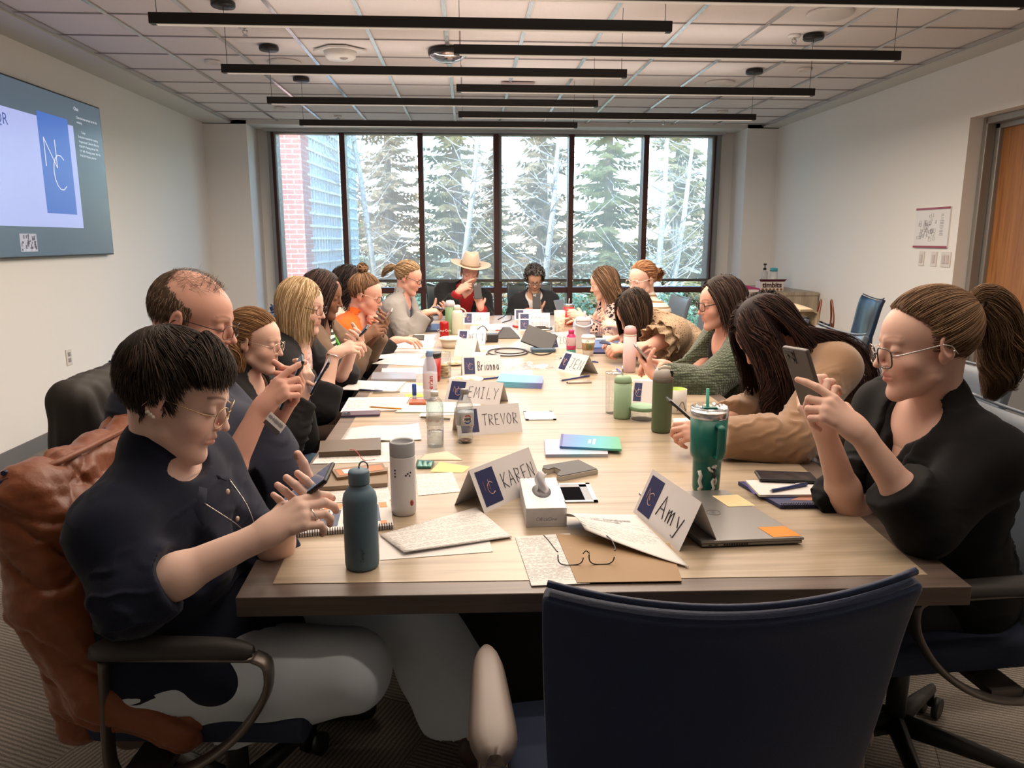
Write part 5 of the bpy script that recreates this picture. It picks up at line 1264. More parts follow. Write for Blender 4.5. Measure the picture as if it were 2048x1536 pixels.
# --- 8: grey cardigan ---
H = HH(817, 556, 5.75, -104, 20, 0, 1.0)
N = H.c + V(-.06, .02, -.175); P = V(-.72, 5.85, .53)
ph = aty(886, 618, 5.62)
def hands8(B):
    return {-1: (ph + V(-.11, .05, -.03), V(1, -.1, .1), V(0, .3, -1), 'hold'), 1: (ph + V(-.13, -.07, -.02), V(1, .45, .15), V(0, -.3, .9), 'type')}
def g8(B, AR, root, h, ks):
    garment('navy_top', B, fab('navy_print_top', (.025, .03, .06), noise=(80, .6)), root, h, g=.009, arms=(), disp=.001)
    garment('cardigan', B, fab('grey_knit', (.28, .27, .26)), root, h, g=.022, arms=AR, sleeves=.92, disp=.006, dfreq=18, opening=(.05, .05, -.2), neckr=.066, ups=(.058, .052), fos=(.052, .048, .042))
def hair8(H, root, Z):
    hr = Hair(H, 91); hr.cap(.007, .0045)
    hr.strands(1300, lambda q, t: np.array([0, -.125, .035]) - q, (0, 0), .13, width=.0036, offs=.008, n=9)
    hr.add(bundle([H.p(0, -.115, .035), H.p(0, -.15, .03), H.p(0, -.185, -.01), H.p(0, -.20, -.07)], [.010, .026, .026, .008], 130, .0036, 9, c0=H.c))
    hr.build((.26, .165, .085), root, streak=(.50, .36, .22))
    MB().tube([H.p(.014 * cos(q), -.122, .035 + .014 * sin(q)) for q in [2 * pi * j / 12 for j in range(12)]], .004, 6, closed=True).build('hair_tie', black_m, root)
r8, B8, hd8, tp8 = person('person with a low blonde ponytail in a grey cardigan leaning on the table', H, N, P, -98, 'rosy', dict(lip=.5, brow=.4), 5.7, hands8, g8, hair8, gl=lambda H, r: glasses(H, r, _M['black_wire'], 'square', w=.025, hgt=.017, y=.106, r=.0018), bkw=dict(shw=.17, bust=.7, bw=1.1),
   post=lambda B, AR, root, tips, hd: MB().tube([B.q(.06, .07, 1.0), B.q(.05, .14, .75), B.q(0, .18, .45)], .007, 6, flat=.3).build('lanyard', mat('blue_lanyard', (.03, .05, .25), .5), root))
phone('smartphone', 'dark smartphone held flat by the person in the grey cardigan', ph, Matrix.Rotation(radians(80), 3, 'Z') @ Matrix.Rotation(radians(12), 3, 'X'))
# --- 9: man in cowboy hat ---
H = HH(939, 547, 6.95, -172, 16, -6, 1.03)
N = H.c + V(-.05, .08, -.165); P = V(-.12, 7.12, .56)
ph = aty(955, 582, 6.72)
def hands9(B):
    return {-1: (aty(961, 615, 6.75), V(-.25, .05, 1), V(.1, -1, .1), 'hold'), 1: (aty(917, 583, 6.74), V(.75, .0, .5), V(.1, -.75, .6), 'poke')}
def g9(B, AR, root, h, ks):
    garment('red_shirt', B, fab('crimson_shirt', (.27, .012, .015)), root, h, g=.010, arms=AR, sleeves=.95, collar=(.064, .05), disp=.002, vneck=(.86, .03), fos=(.045, .043, .042))
    garment('blazer', B, fab('black_suit', (.010, .010, .011)), root, h, g=.026, arms=AR, sleeves=.78, disp=.005, dfreq=18, opening=(.05, .085, -.2), neckr=.078, ups=(.060, .054), fos=(.054, .052, .048))
def hair9(H, root, Z):
    hr = Hair(H, 95); hr.cap(.005, .005); hr.strands(700, lambda q, t: np.array([0, -.3, -1.0]) * np.ones((len(q), 1)), (.1, .3), .03, width=.003, offs=.006, n=5); hr.build((.30, .27, .24), root)
r9, B9, hd9, tp9 = person('bearded person in black jacket and red shirt under a wide pale hat', H, N, P, -172, 'rosy', dict(lip=.4, beard=(.8, .74, .68), brow=.5, browc=(.5, .45, .42), wide=1.04), 6.9, hands9, g9, hair9, bkw=dict(shw=.19, bust=0, bw=1.12, belly=.5), hs=1.08)
phone('smartphone', 'black smartphone held up by the person in the pale hat', ph, Matrix((V(-1, -.15, 0).normalized(), V(0, .35, .93).normalized(), V(0, .93, -.35).normalized())).transposed())
t = thing('cowboy_hat', 'pale beige wide brimmed hat worn by the bearded person', 'hat', H.p(0, -.012, .075))
hat = mat('felt_beige', (.50, .40, .31), .85, bump=(300, .3, .001), sheen=.3); Hm = H.R @ Matrix.Rotation(radians(4), 3, 'X')
def crown(u, v):
    a = 2 * pi * u; r = .083 + .007 * (1 - v) - .018 * v ** 2; z = .125 * v ** .8
    return Hm @ V(r * cos(a) * (.92 - .28 * v ** 3 * max(0, sin(a))), r * sin(a) * 1.16, z - .035 * v ** 4 * (1 - abs(cos(a))) * .6)
mb = MB().grid(crown, 40, 10, .003); tp_ = [crown(i / 40, 1) for i in range(41)]
mb.grid(lambda u, v: tp_[int(round(u * 40))].lerp(Hm @ V(0, 0, .098), v), 40, 4); mb.build('crown', hat, t)
MB().grid(lambda u, v: Hm @ V((.085 + .105 * v) * cos(2 * pi * u), (.098 + .085 * v) * sin(2 * pi * u), -.004 + .022 * v * abs(cos(2 * pi * u)) ** 1.5 + .004 * v), 48, 6, .003).build('brim', hat, t)
MB().grid(lambda u, v: Hm @ V(.0925 * cos(2 * pi * u) * .99, .1065 * sin(2 * pi * u) * .99, .002 + .024 * v), 40, 1, .002).build('hat_band', mat('hat_band_tan', (.36, .27, .19), .7), t)
# --- 10: curly grey hair, far end ---
H = HH(1069, 560, 7.2, 178, 22, 0, 1.0)
N = H.c + V(.0, .07, -.17); P = V(.66, 7.32, .55)
ph = aty(1073, 602, 6.98)
def hands10(B): return {-1: (ph + V(.035, .05, -.10), V(-.3, -.1, 1), V(-.2, -1, .1), 'hold'), 1: (ph + V(-.16, .08, -.12), V(.8, -.1, .3), V(0, -.2, 1), 'rest')}
def g10(B, AR, root, h, ks):
    garment('white_shirt', B, fab('white_shirt_cloth', (.55, .54, .53)), root, h, g=.009, arms=(), collar=(.062, .04), disp=.001)
    garment('dark_jacket', B, fab('charcoal_jacket', (.018, .02, .024)), root, h, g=.024, arms=AR, sleeves=.88, disp=.005, opening=(.03, .06, -.2), neckr=.07, ups=(.056, .05), fos=(.05, .047, .042))
def hair10(H, root, Z):
    hr = Hair(H, 99); hr.cap(.010, .005)
    hr.strands(1100, lambda q, t: q - np.array([0, -.018, .02]) + np.array([0, .03, 0]), (0, .1), .055, width=.004, offs=.014, n=8, curl=.7, lift=.02, test=lambda q: hairline(q) & (q[:, 2] > .0))
    hr.build((.075, .07, .07), root, streak=(.30, .29, .28))
r10, B10, hd10, tp10 = person('person with short curly grey hair and glasses in a dark jacket at the far end', H, N, P, 178, 'tan', dict(lip=.5, brow=.5), 7.1, hands10, g10, hair10, gl=lambda H, r: glasses(H, r, _M['black_wire'], 'square', w=.026, hgt=.016, y=.106, r=.0022), bkw=dict(shw=.165, bust=.4, bw=1.05))
phone('smartphone', 'black smartphone held upright by the person with curly grey hair', ph, Matrix((V(-1, 0, 0), V(0, .3, .95).normalized(), V(0, .95, -.3).normalized())).transposed())
# --- 11: patterned blouse, long highlighted hair ---
H = HH(1207, 566, 5.75, 74, 20, 0, .99)
N = H.c + V(.06, .03, -.17); P = V(1.34, 5.85, .53)
def hands11(B): return {1: (aty(1163, 640, 5.85), V(-1, .3, .1), V(0, .2, 1), 'rest'), -1: (aty(1165, 634, 5.55), V(-.9, .2, .3), V(.2, -.9, .3), 'grip')}
pat = fab('leopard_print_blouse', (.2, .14, .13)); nt, Bn, Nn_, Ln = nodes(pat); tc = Nn_('ShaderNodeTexCoord'); vo = Nn_('ShaderNodeTexVoronoi'); vo.inputs['Scale'].default_value = 42; Ln(tc.outputs['Object'], vo.inputs[0]); cr = Nn_('ShaderNodeValToRGB')
cr.color_ramp.elements[0].position = .36; cr.color_ramp.elements[0].color = (.015, .012, .02, 1); cr.color_ramp.elements[1].position = .46; cr.color_ramp.elements[1].color = (.50, .36, .32, 1); Ln(vo.outputs[0], cr.inputs[0]); Ln(cr.outputs[0], Bn.inputs['Base Color'])
def g11(B, AR, root, h, ks): garment('blouse', B, pat, root, h, g=.020, arms=AR, sleeves=.9, disp=.006, ups=(.058, .052), fos=(.052, .048, .042))
r11, B11, hd11, tp11 = person('person with long highlighted brown hair in a dark leopard patterned blouse', H, N, P, 88, 'fair', dict(lip=.6, brow=.5), 5.6, hands11, g11, longhair((.11, .062, .036), .40, .4, (.22, .135, .08), n=2600, seedo=5, offs=.013, fw=.25), bkw=dict(shw=.16, bust=.6, bw=1.05))
# --- 12: ginger bun, clear glasses, striped top ---
H = HH(1285, 560, 5.02, 122, 12, 0, 1.0)
N = H.c + V(.05, .05, -.175); P = V(1.38, 5.12, .53)
ph = aty(1198, 646, 4.92)
def hands12(B):
    R3, hold, poke = phone_pose(B, ph, 1, 0, V(.45, -.05, .9)); B.R3 = R3
    return {1: (ph + V(.10, .06, -.01), V(-1, -.2, .05), V(0, .2, -1), 'hold'), -1: (ph + V(.125, -.075, -.012), V(-1, .35, .12), V(.1, -.35, .9), 'type')}
st12 = mat('cream_striped_tee', (.6, .55, .48), .85)
nt, Bn, Nn_, Ln = nodes(st12); tc = Nn_('ShaderNodeTexCoord'); wv = Nn_('ShaderNodeTexWave'); wv.bands_direction = 'Z'; wv.inputs['Scale'].default_value = 9; wv.inputs['Distortion'].default_value = .4; Ln(tc.outputs['Object'], wv.inputs[0])
cr = Nn_('ShaderNodeValToRGB'); cr.color_ramp.interpolation = 'LINEAR'; cr.color_ramp.elements[0].position = .18; cr.color_ramp.elements[0].color = (.26, .17, .09, 1); cr.color_ramp.elements[1].position = .28; cr.color_ramp.elements[1].color = (.66, .60, .53, 1); Ln(wv.outputs[1], cr.inputs[0]); Ln(cr.outputs[0], Bn.inputs['Base Color'])
def g12(B, AR, root, h, ks): garment('striped_shirt', B, st12, root, h, g=.018, arms=AR, sleeves=[-.9, -.9], disp=.005, ups=(.058, .056))
def hair12(H, root, Z):
    hr = Hair(H, 101); hr.cap(.006, .0045)
    hr.strands(1300, lambda q, t: np.array([0, -.118, .02]) - q, (0, 0), .13, width=.0033, offs=.007, n=9)
    for k in range(14):
        rs = random.Random(k + 50); a = H.p(rs.uniform(-.02, .02), -.115, rs.uniform(-.01, .03)); hr.add(bundle([a, a + H.d(rs.uniform(-.03, .03), -.035, .02), a + H.d(rs.uniform(-.04, .04), -.05, -.02), a + H.d(rs.uniform(-.03, .03), -.03, -.05)], [.007, .009, .006], 12, .003, k, 10, c0=H.c, wave=.8))
    hr.build((.30, .135, .06), root, streak=(.52, .28, .15))
r12, B12, hd12, tp12 = person('ginger haired person with a low bun and clear glasses in a cream striped shirt', H, N, P, 98, 'fair', dict(lip=.6, brow=.35, browc=(.6, .4, .3)), 5.0, hands12, g12, hair12, gl=lambda H, r: glasses(H, r, mat('clear_frame', (.62, .55, .52), .15), 'square', w=.026, hgt=.020, y=.107, r=.0022), bkw=dict(shw=.165, bust=.7, bw=1.08))
phone('smartphone', 'pinkish smartphone lying in the hands of the person in the striped shirt', ph, B12.R3, col=(.45, .30, .27), back=(.45, .30, .27))
# --- 13: bending, dark bob, frilled dotted top ---
H = HH(1270, 624, 4.2, 96, 42, 0, 1.0)
N = H.c + V(.15, .02, -.075); P = V(1.55, 4.28, .53)
ph = aty(1226, 688, 4.12); ph.z = max(ph.z, .765)
def hands13(B): return {1: (ph + V(.11, .16, .02), V(-1, -.35, -.05), V(0, 0, 1), 'rest'), -1: (aty(1257, 697, 4.02), V(-1, .15, -.02), V(.0, -.6, .8), 'grip')}
dots = fab('dotted_taupe_blouse', (.24, .16, .10)); nt, Bn, Nn_, Ln = nodes(dots); tc = Nn_('ShaderNodeTexCoord'); vo = Nn_('ShaderNodeTexVoronoi'); vo.inputs['Scale'].default_value = 75; vo.inputs['Randomness'].default_value = .25; Ln(tc.outputs['Object'], vo.inputs[0]); cr = Nn_('ShaderNodeValToRGB')
cr.color_ramp.elements[0].position = .20; cr.color_ramp.elements[0].color = (.07, .035, .02, 1); cr.color_ramp.elements[1].position = .30; cr.color_ramp.elements[1].color = (.36, .255, .165, 1); Ln(vo.outputs[0], cr.inputs[0]); Ln(cr.outputs[0], Bn.inputs['Base Color'])
def g13(B, AR, root, h, ks):
    garment('blouse', B, dots, root, h, g=.022, arms=AR, sleeves=[-.35, -.35], disp=.007, dfreq=22, ups=(.060, .060))
    for (S, E, W) in AR:
        d = (E - S).normalized(); u = d.orthogonal().normalized(); v = d.cross(u); a = S + d * .015
        MB().grid(lambda U, T: a + d * (.15 * T) + (u * cos(2 * pi * U) + v * sin(2 * pi * U)) * (.066 + .036 * T + .012 * T * sin(2 * pi * U * 11)), 88, 8, .002).build('frill_sleeve', dots, root)
        MB().grid(lambda U, T: a - d * .015 + d * (.09 * T) + (u * cos(2 * pi * U) + v * sin(2 * pi * U)) * (.064 + .040 * T + .010 * T * sin(2 * pi * U * 9 + 1)), 72, 6, .002).build('frill_sleeve', dots, root)
def hair13(H, root, Z):
    hr = Hair(H, 111); hr.cap(.009, .004)
    def flow(q, t): sd = np.sign(q[:, 0] + .01); return np.stack([sd * (.5 - .3 * t), .10 + 0 * sd, -.5 + 0 * sd], 1)
    hr.strands(2300, flow, (.35, .97), .235, width=.0030, offs=.012, n=12, lift=.004)
    hr.build((.020, .012, .009), root, streak=(.07, .045, .03))
r13, B13, hd13, tp13 = person('dark haired person bending low over the table in a dotted beige blouse with frilled sleeves', H, N, P, 92, 'rosy', dict(lip=.6, brow=.8), 4.2, hands13, g13, hair13, el=lambda B: {-1: aty(1290, 700, 3.93)}, bkw=dict(shw=.165, bust=.5, bw=1.1))
phone('smartphone', 'navy smartphone lying in the hand of the person in the frilled blouse', ph, Matrix.Rotation(radians(75), 3, 'Z') @ Matrix.Rotation(radians(8), 3, 'X'), col=(.015, .02, .07))
# --- 14: green chunky cardigan ---
H = HH(1441, 607, 3.5, 91, 10, 0, 1.0)
N = H.c + V(.06, .03, -.178); P = V(1.45, 3.56, .53)
ph = aty(1290, 713, 3.34)
def hands14(B):
    R3, hold, poke = phone_pose(B, ph, -1, 0, V(.75, -.1, .65)); B.R3 = R3
    return {-1: (hold[0], hold[1], hold[2], 'hold'), 1: (aty(1330, 729, 3.45), V(-.95, -.2, .2), V(.1, .3, .9), 'type')}
knit = mat('green_chunky_knit', (.085, .11, .06), .95, sheen=.4); nt, Bn, Nn_, Ln = nodes(knit); tc = Nn_('ShaderNodeTexCoord'); vo = Nn_('ShaderNodeTexVoronoi'); vo.inputs['Scale'].default_value = 85; vo.inputs['Randomness'].default_value = .35; Ln(tc.outputs['Object'], vo.inputs[0])
bp = Nn_('ShaderNodeBump'); bp.invert = True; bp.inputs['Strength'].default_value = 1; bp.inputs['Distance'].default_value = .008; Ln(vo.outputs[0], bp.inputs['Height']); Ln(bp.outputs[0], Bn.inputs['Normal'])
cr = Nn_('ShaderNodeValToRGB'); cr.color_ramp.elements[0].color = (.12, .155, .085, 1); cr.color_ramp.elements[1].position = .6; cr.color_ramp.elements[1].color = (.035, .05, .028, 1); Ln(vo.outputs[0], cr.inputs[0]); Ln(cr.outputs[0], Bn.inputs['Base Color'])
def g14(B, AR, root, h, ks):
    garment('black_top', B, fab('black_top_cloth', (.012, .012, .012)), root, h, g=.008, arms=(), disp=.001, vneck=(.55, .07), neckr=.075)
    garment('cardigan', B, knit, root, h, g=.028, arms=AR, sleeves=.93, disp=.006, dfreq=16, opening=(.02, .095, -.2), neckr=.075, ups=(.064, .056), fos=(.056, .052, .044))
def hair14(H, root, Z):
    hr = Hair(H, 121); hr.cap(.011, .0038)
    def flow(q, t): sd = np.sign(q[:, 0] + .01); return np.stack([sd * (.55 - .4 * t), -.30 + .2 * t + 0 * sd, -.4 - .4 * t + 0 * sd], 1)
    hr.strands(2400, flow, (.25, .92), .27, width=.0026, offs=.013, n=12, lift=.003)
    hr.build((.022, .012, .010), root, streak=(.07, .045, .035))
r14, B14, hd14, tp14 = person('person with dark shoulder length hair and black glasses in a green knit cardigan', H, N, P, 92, 'rosy', dict(lip=.6, brow=.8), 3.5, hands14, g14, hair14, gl=lambda H, r: glasses(H, r, mat('black_acetate', (.01, .01, .01), .2), 'square', w=.026, hgt=.020, y=.107, r=.0022), bkw=dict(shw=.165, bust=.5, bw=1.08))
phone('smartphone', 'silver backed smartphone held by the person in the green cardigan', ph, B14.R3, col=(.30, .28, .27), back=(.34, .32, .31))
# --- 15: tan sweater, long dark hair, bent over ---
H = HH(1533, 668, 2.55, 88, 48, 0, 1.0)
N = H.c + V(.155, .01, -.055); P = V(1.50, 2.60, .54)
ph = aty(1368, 826, 2.42)
def hands15(B): return {-1: (aty(1428, 872, 2.22), V(-.95, .3, .12), V(.15, -.75, .6), 'hold'), 1: (aty(1440, 838, 2.55), V(-.95, -.25, .05), V(0, .1, 1), 'type')}
tan = fab('tan_fine_knit', (.27, .155, .085), b=((900, 900, 900), .4, .001), sheen=.5)
def g15(B, AR, root, h, ks): garment('sweater', B, tan, root, h, g=.018, arms=AR, sleeves=.90, disp=.006, dfreq=22, ups=(.058, .054), fos=(.055, .050, .046), vneck=(.7, .05))
def hair15(H, root, Z):
    hr = Hair(H, 131); hr.cap(.014, .0035)
    def flow(q, t): sd = np.sign(q[:, 0] + .01); return np.stack([sd * (.5 - .3 * t), .05 - .45 * (q[:, 1] < -.03), -.4 + 0 * sd], 1)
    near = [(N + V(.0, .0, -.05), .11), (N + V(.09, -.12, -.07), .085), (N + V(.09, .12, -.07), .085), (N + V(.16, 0, -.12), .15)]
    hr.strands(5200, flow, (.35, .93), lambda r: .34 + .12 * (r[:, 1] < .0), width=.0016, offs=.020, n=18, lift=.006, curl=.10, body=near)
    hr.add(bundle([H.p(-.03, .01, .10), H.p(-.085, .03, .04), H.p(-.09, .05, -.06), H.c + V(-.02, -.10, -.22), H.c + V(.0, -.10, -.30)], [.02, .035, .034, .030, .010], 330, .0022, 5, 24, c0=H.c, wave=.5))
    hr.build((.020, .010, .010), root, streak=(.085, .042, .032))
def post15(B, AR, root, tips, hd):
    i = 0 if (AR[0][0] - B.SL).length < .01 else 1; S, E, W = AR[i]
    for k in range(4):
        p = E.lerp(W, .80 - k * .085); MB().ball(p + V(0, -.050 - .001 * k, -.004), (.0052, .003, .0052), None, 12, 8).build('cuff_button', mat('brass_button', (.62, .40, .16), .25, .9), root)
r15, B15, hd15, tp15 = person('person with very long dark hair bent over the table in a tan sweater', H, N, P, 93, 'rosy', dict(lip=.6), 2.5, hands15, g15, hair15, el=lambda B: {-1: aty(1590, 893, 2.20) + V(0, .02, .01)}, post=post15, bkw=dict(shw=.165, bust=.5, bw=1.08), pants=_M['blue_denim'])
phone('smartphone', 'black smartphone held low by the person in the tan sweater', ph, Matrix((V(.1, 1, .0).normalized(), V(-.75, .05, .65).normalized(), V(.65, -.05, .75).normalized())).transposed())
# --- 16: woman in black, ponytail, near right ---
H = HH(1852, 690, 1.66, 82, 10, 0, 1.03)
N = aty(1895, 850, 1.70); N.z = H.c.z - .185; N.x = H.c.x + .065
P = V(1.21, 1.77, .55)
ph = aty(1609, 756, 1.66)
def hands16(B):
    R3 = Matrix.Rotation(radians(0), 3, 'Z'); n = V(.86, .30, .42).normalized(); L = (V(-.40, -.12, .9) - n * V(-.40, -.12, .9).dot(n)).normalized(); X = L.cross(n); B.R3 = Matrix((X, L, n)).transposed()
    return {1: (aty(1648, 858, 1.70), V(-.28, -.12, .95), V(-.72, -.66, -.1), 'grip'), -1: (aty(1720, 866, 1.52), V(-.74, .30, .60), V(.25, -.85, .35), 'poke')}
blk16 = fab('black_soft_cardigan', (.0055, .0055, .0065), sheen=.02)
def g16(B, AR, root, h, ks):
    garment('black_top', B, fab('black_inner_top', (.009, .009, .010)), root, h, g=.010, arms=(), disp=.002, vneck=(.66, .035), neckr=.070)
    garment('cardigan', B, blk16, root, h, g=.022, arms=AR, sleeves=[.45, .38], disp=.006, dfreq=18, opening=(.02, .06, -.2), neckr=.072, ups=(.054, .046), fos=(.047, .047, .047))
def hair16(H, root, Z):
    hr = Hair(H, 141); hr.cap(.007, .003)
    T = np.array([0, -.110, .075])
    hr.strands(8000, lambda q, t: T - q, (0, .0), .15, width=.0010, offs=.009, n=12)
    tp = [H.p(0, -.103, .078), H.p(0, -.130, .088), H.p(0.0, -.158, .050), H.p(0, -.160, -.02), H.p(.0, -.152, -.09), H.p(0, -.125, -.150)]
    hr.add(bundle(tp, [.012, .028, .040, .044, .040, .012], 2200, .0011, 4, 30, c0=H.c, wave=.35))
    hr.add(bundle([tp[1], tp[3] + V(.02, -.02, 0), H.p(0, -.175, -.11), H.p(0, -.19, -.12)], [.02, .035, .02, .012], 160, .0015, 8, 24, c0=H.c, wave=.9))
    hr.build((.150, .085, .048), root, streak=(.33, .21, .125))
    MB().tube([H.p(.0165 * cos(q), -.118, .080 + .0165 * sin(q)) for q in [2 * pi * j / 16 for j in range(16)]], .0045, 6, closed=True).build('hair_tie', mat('pale_hair_tie', (.45, .38, .36), .6), root)
def gl16(H, root):
    glasses(H, root, mat('tortoise_frame', (.07, .04, .03), .25, noise=(160, .9)), 'square', w=.026, hgt=.022, y=.109, r=.0018, temple=mat('silver_temple', (.7, .68, .66), .2, .9), drop=.012)
r16, B16, hd16, tp16 = person('person in a black cardigan with a light brown ponytail at the near right', H, N, P, 98, 'fair', dict(lip=.75, brow=.4, eyeopen=.45, browc=(.5, .34, .26)), 1.66, hands16, g16, hair16, gl=gl16, l=(.30, .25), bkw=dict(shw=.17, bust=.9, bw=1.16),
    el=lambda B: {1: aty(1706, 1040, 1.76), -1: aty(1850, 1048, 1.50)}, hs=1.02,
    post=lambda B, AR, root, tips, hd: MB().ball(B.H.p(-.080, -.022, -.006), .003, None, 8, 6).build('earring', _M['chain_silver'], root))
phone('smartphone', 'black cased smartphone held up by the person in black at the near right', ph, B16.R3, col=(.02, .02, .022), back=(.10, .085, .08), dims=(.078, .160, .0115))
# ---------------- chairs ----------------
navy_l = mat('navy_leather', (.010, .024, .075), .42, spec=.4, bump=(260, .25, .0012)); seat_f = mat('navy_seat_fabric', (.012, .022, .055), .8, bump=(600, .3, .001))
bronze = mat('bronze_arm_metal', (.17, .15, .135), .38, .75); pad_m = mat('arm_pad_rubber', (.035, .032, .030), .55); base_m2 = mat('chair_base_black', (.014, .014, .015), .45)
def chair(label, x, y, rz, back=navy_l, arm=bronze, group='blue leather conference chairs', armpad=None, hb=.495):
    t = thing('conference_chair', label, 'chair', (x, y, 0), radians(rz), group)
    def bk(u, v):   # backrest: u across, v up
        s = (u - .5) * 2; w = .212 + .018 * v - .03 * (1 - v) ** 2; yb = -.205 - .05 * v - .045 * v ** 2 + .045 * s * s * (1 - .3 * v) - .025 * sin(pi * v)
        z = .47 + hb * v + .018 * v ** 6 * (s * s * 1.3 - .3)
        return V(s * w, yb - (.02 * v ** 10), z)
    MB().grid(bk, 18, 18, -.030).build('backrest', back, t, bevel=.008, seg=2)
    MB().tube([bk(i / 24, 1) + V(0, -.014, .004) for i in range(25)], .005, 6).build('piping', back, t.children[0])
    mb = MB().grid(lambda u, v: V((u - .5) * .50, -.20 + .45 * v, .495 + .012 * sin(pi * u) - .02 * max(0, v - .8) * 4 * (v - .8)), 10, 10, .075); mb.build('seat', seat_f, t, bevel=.02, seg=3)
    MB().bb((-.13, -.16, .385), (.13, .12, .42)).build('mechanism', base_m2, t, bevel=.01)
    MB().tube([(0, -.10, .40), (0, -.26, .42), (0, -.30, .56), (0, -.30, .68)], .028, 8, flat=.5).build('back_bracket', base_m2, t)
    for s in (-1, 1):
        a = MB(); X = s * .285
        P_ = [(X, .17, .645), (X, .195, .625), (X, .185, .56), (X, .12, .47), (X, .02, .40), (X, -.09, .375), (X, -.125, .40), (X, -.125, .50), (X, -.115, .64)]
        S = spline(P_, 40); a.tube([V(*p) for p in S] , .021, 10, closed=False, flat=.40, up=(1, 0, 0)); a.tube([(X, -.12, .643), (X, .18, .643)], .018, 8, flat=.35, up=(1, 0, 0))
        a.bb((min(X, s * .12), -.10, .385), (max(X, s * .12), -.02, .403)); a.build('armrest_frame', arm, t)
        mb = MB().grid(lambda u, v: V(X + (u - .5) * (.085 - .032 * v) * max(.12, 1 - abs(2 * v - 1) ** 6) ** .5, -.14 + .31 * v, .678 - .022 * (2 * abs(u - .5)) ** 4 - .012 * abs(2 * v - 1) ** 6), 8, 20, .022); mb.build('arm_pad', armpad or pad_m, t)
    MB().cyl((0, 0, .10), (0, 0, .39), .026, 16).build('gas_lift', base_m2, t)
    for k in range(5):
        a = radians(72 * k + 18); d = V(cos(a), sin(a), 0); leg = MB().tube([d * .02 + V(0, 0, .125), d * .18 + V(0, 0, .105), d * .31 + V(0, 0, .085)], [.034, .026, .018], 8, flat=.7).build('base_leg', base_m2, t)
        c = MB(); p = d * .31; q = V(-d.y, d.x, 0); c.cyl(p + q * .011 + V(0, 0, .031), p + q * .029 + V(0, 0, .031), .031, 16); c.cyl(p - q * .011 + V(0, 0, .031), p - q * .029 + V(0, 0, .031), .031, 16); c.cyl(p + V(0, 0, .03), p + V(0, 0, .09), .009, 8); c.build('caster', base_m2, leg)
    return t
G = 'blue leather conference chairs'
chair('empty dark blue leather chair seen from behind at the near end of the table', .315, 1.13, 1, hb=.525, armpad=mat('pale_arm_pad', (.20, .165, .145), .5))  # arm pads in a paler tone than on the other chairs
chair('blue chair with bronze arm loops under the person in the navy shirt', -.562, 1.61, -94)
chair('blue chair under the person in black at the near right edge', 1.15, 1.76, 94, back=mat('navy_sheen_leather', (.10, .125, .16), .35, bump=(260, .2, .001)))  # paler leather: bluish reflection on the backs is put into the colour
chair('chair under the heavyset person, hung with a black coat', -.80, 2.33, -88)
chair('chair under the person in the hooded jacket', -.98, 2.95, -93); chair('chair under the blonde person in the black blazer', -.98, 3.52, -92)
chair('chair under the person in the taupe coat', -.95, 4.13, -92); chair('chair under the person in the orange shirt', -.93, 4.75, -95)
chair('chair under the person with curly black hair', -1.0, 5.32, -98); chair('chair under the person in the grey cardigan', -.78, 5.90, -100)
dk = mat('dark_teal_leather', (.012, .03, .04), .45)
chair('dark chair behind the person in the pale hat', -.16, 7.18, -176, back=dk); chair('dark chair behind the person with curly grey hair', .62, 7.36, 178, back=dk)
sheen_back = _M['navy_sheen_leather']
chair('blue grey chair behind the person in the leopard blouse', 1.40, 5.88, 92, back=sheen_back); chair('blue grey chair behind the person with the ginger bun', 1.46, 5.16, 95, back=sheen_back)
chair('chair behind the person in frilled sleeves', 1.62, 4.35, 92, back=sheen_back); chair('grey blue chair behind the person in the green cardigan', 1.55, 3.58, 92, back=sheen_back)
chair('pale blue grey chair behind the person in the tan sweater', 1.56, 2.62, 95, back=sheen_back)
ec = chair('empty navy chair with pale metal arms holding a handbag by the right wall', 2.86, 5.72, 80, back=mat('navy_shiny_leather', (.015, .03, .06), .22), arm=mat('champagne_metal', (.62, .56, .48), .25, .8))
# handbag on the empty chair
t = thing('handbag', 'black leather handbag with brown handles on the empty chair', 'handbag', (2.80, 5.70, .51)); t.rotation_euler = (0, 0, radians(70))
bl = mat('bag_black_leather', (.014, .014, .015), .35, bump=(90, .4, .004)); br_ = mat('bag_brown_leather', (.19, .055, .025), .35)
MB().grid(lambda u, v: V((.17 - .03 * v) * cos(2 * pi * u), (.085 - .04 * v) * sin(2 * pi * u), .26 * v + .01 * sin(4 * pi * u) * v), 36, 8, .004).build('body', bl, t)
MB().prism([(.165 * cos(q), .08 * sin(q)) for q in [2 * pi * k / 24 for k in range(24)]], 0, .012).build('bottom', bl, t)
for s in (-1, 1): MB().tube(spline([(-.08, s * .05, .20), (-.085, s * .055, .30), (-.04, s * .04, .43), (.04, s * .04, .43), (.085, s * .055, .30), (.08, s * .05, .20)], 24), .007, 8).build('handle', br_, t)
MB().tube(spline([(.10, -.06, .25), (.12, -.10, .16), (.08, -.11, .06), (.02, -.10, .12)], 16), .010, 8, flat=.4).build('strap', br_, t)
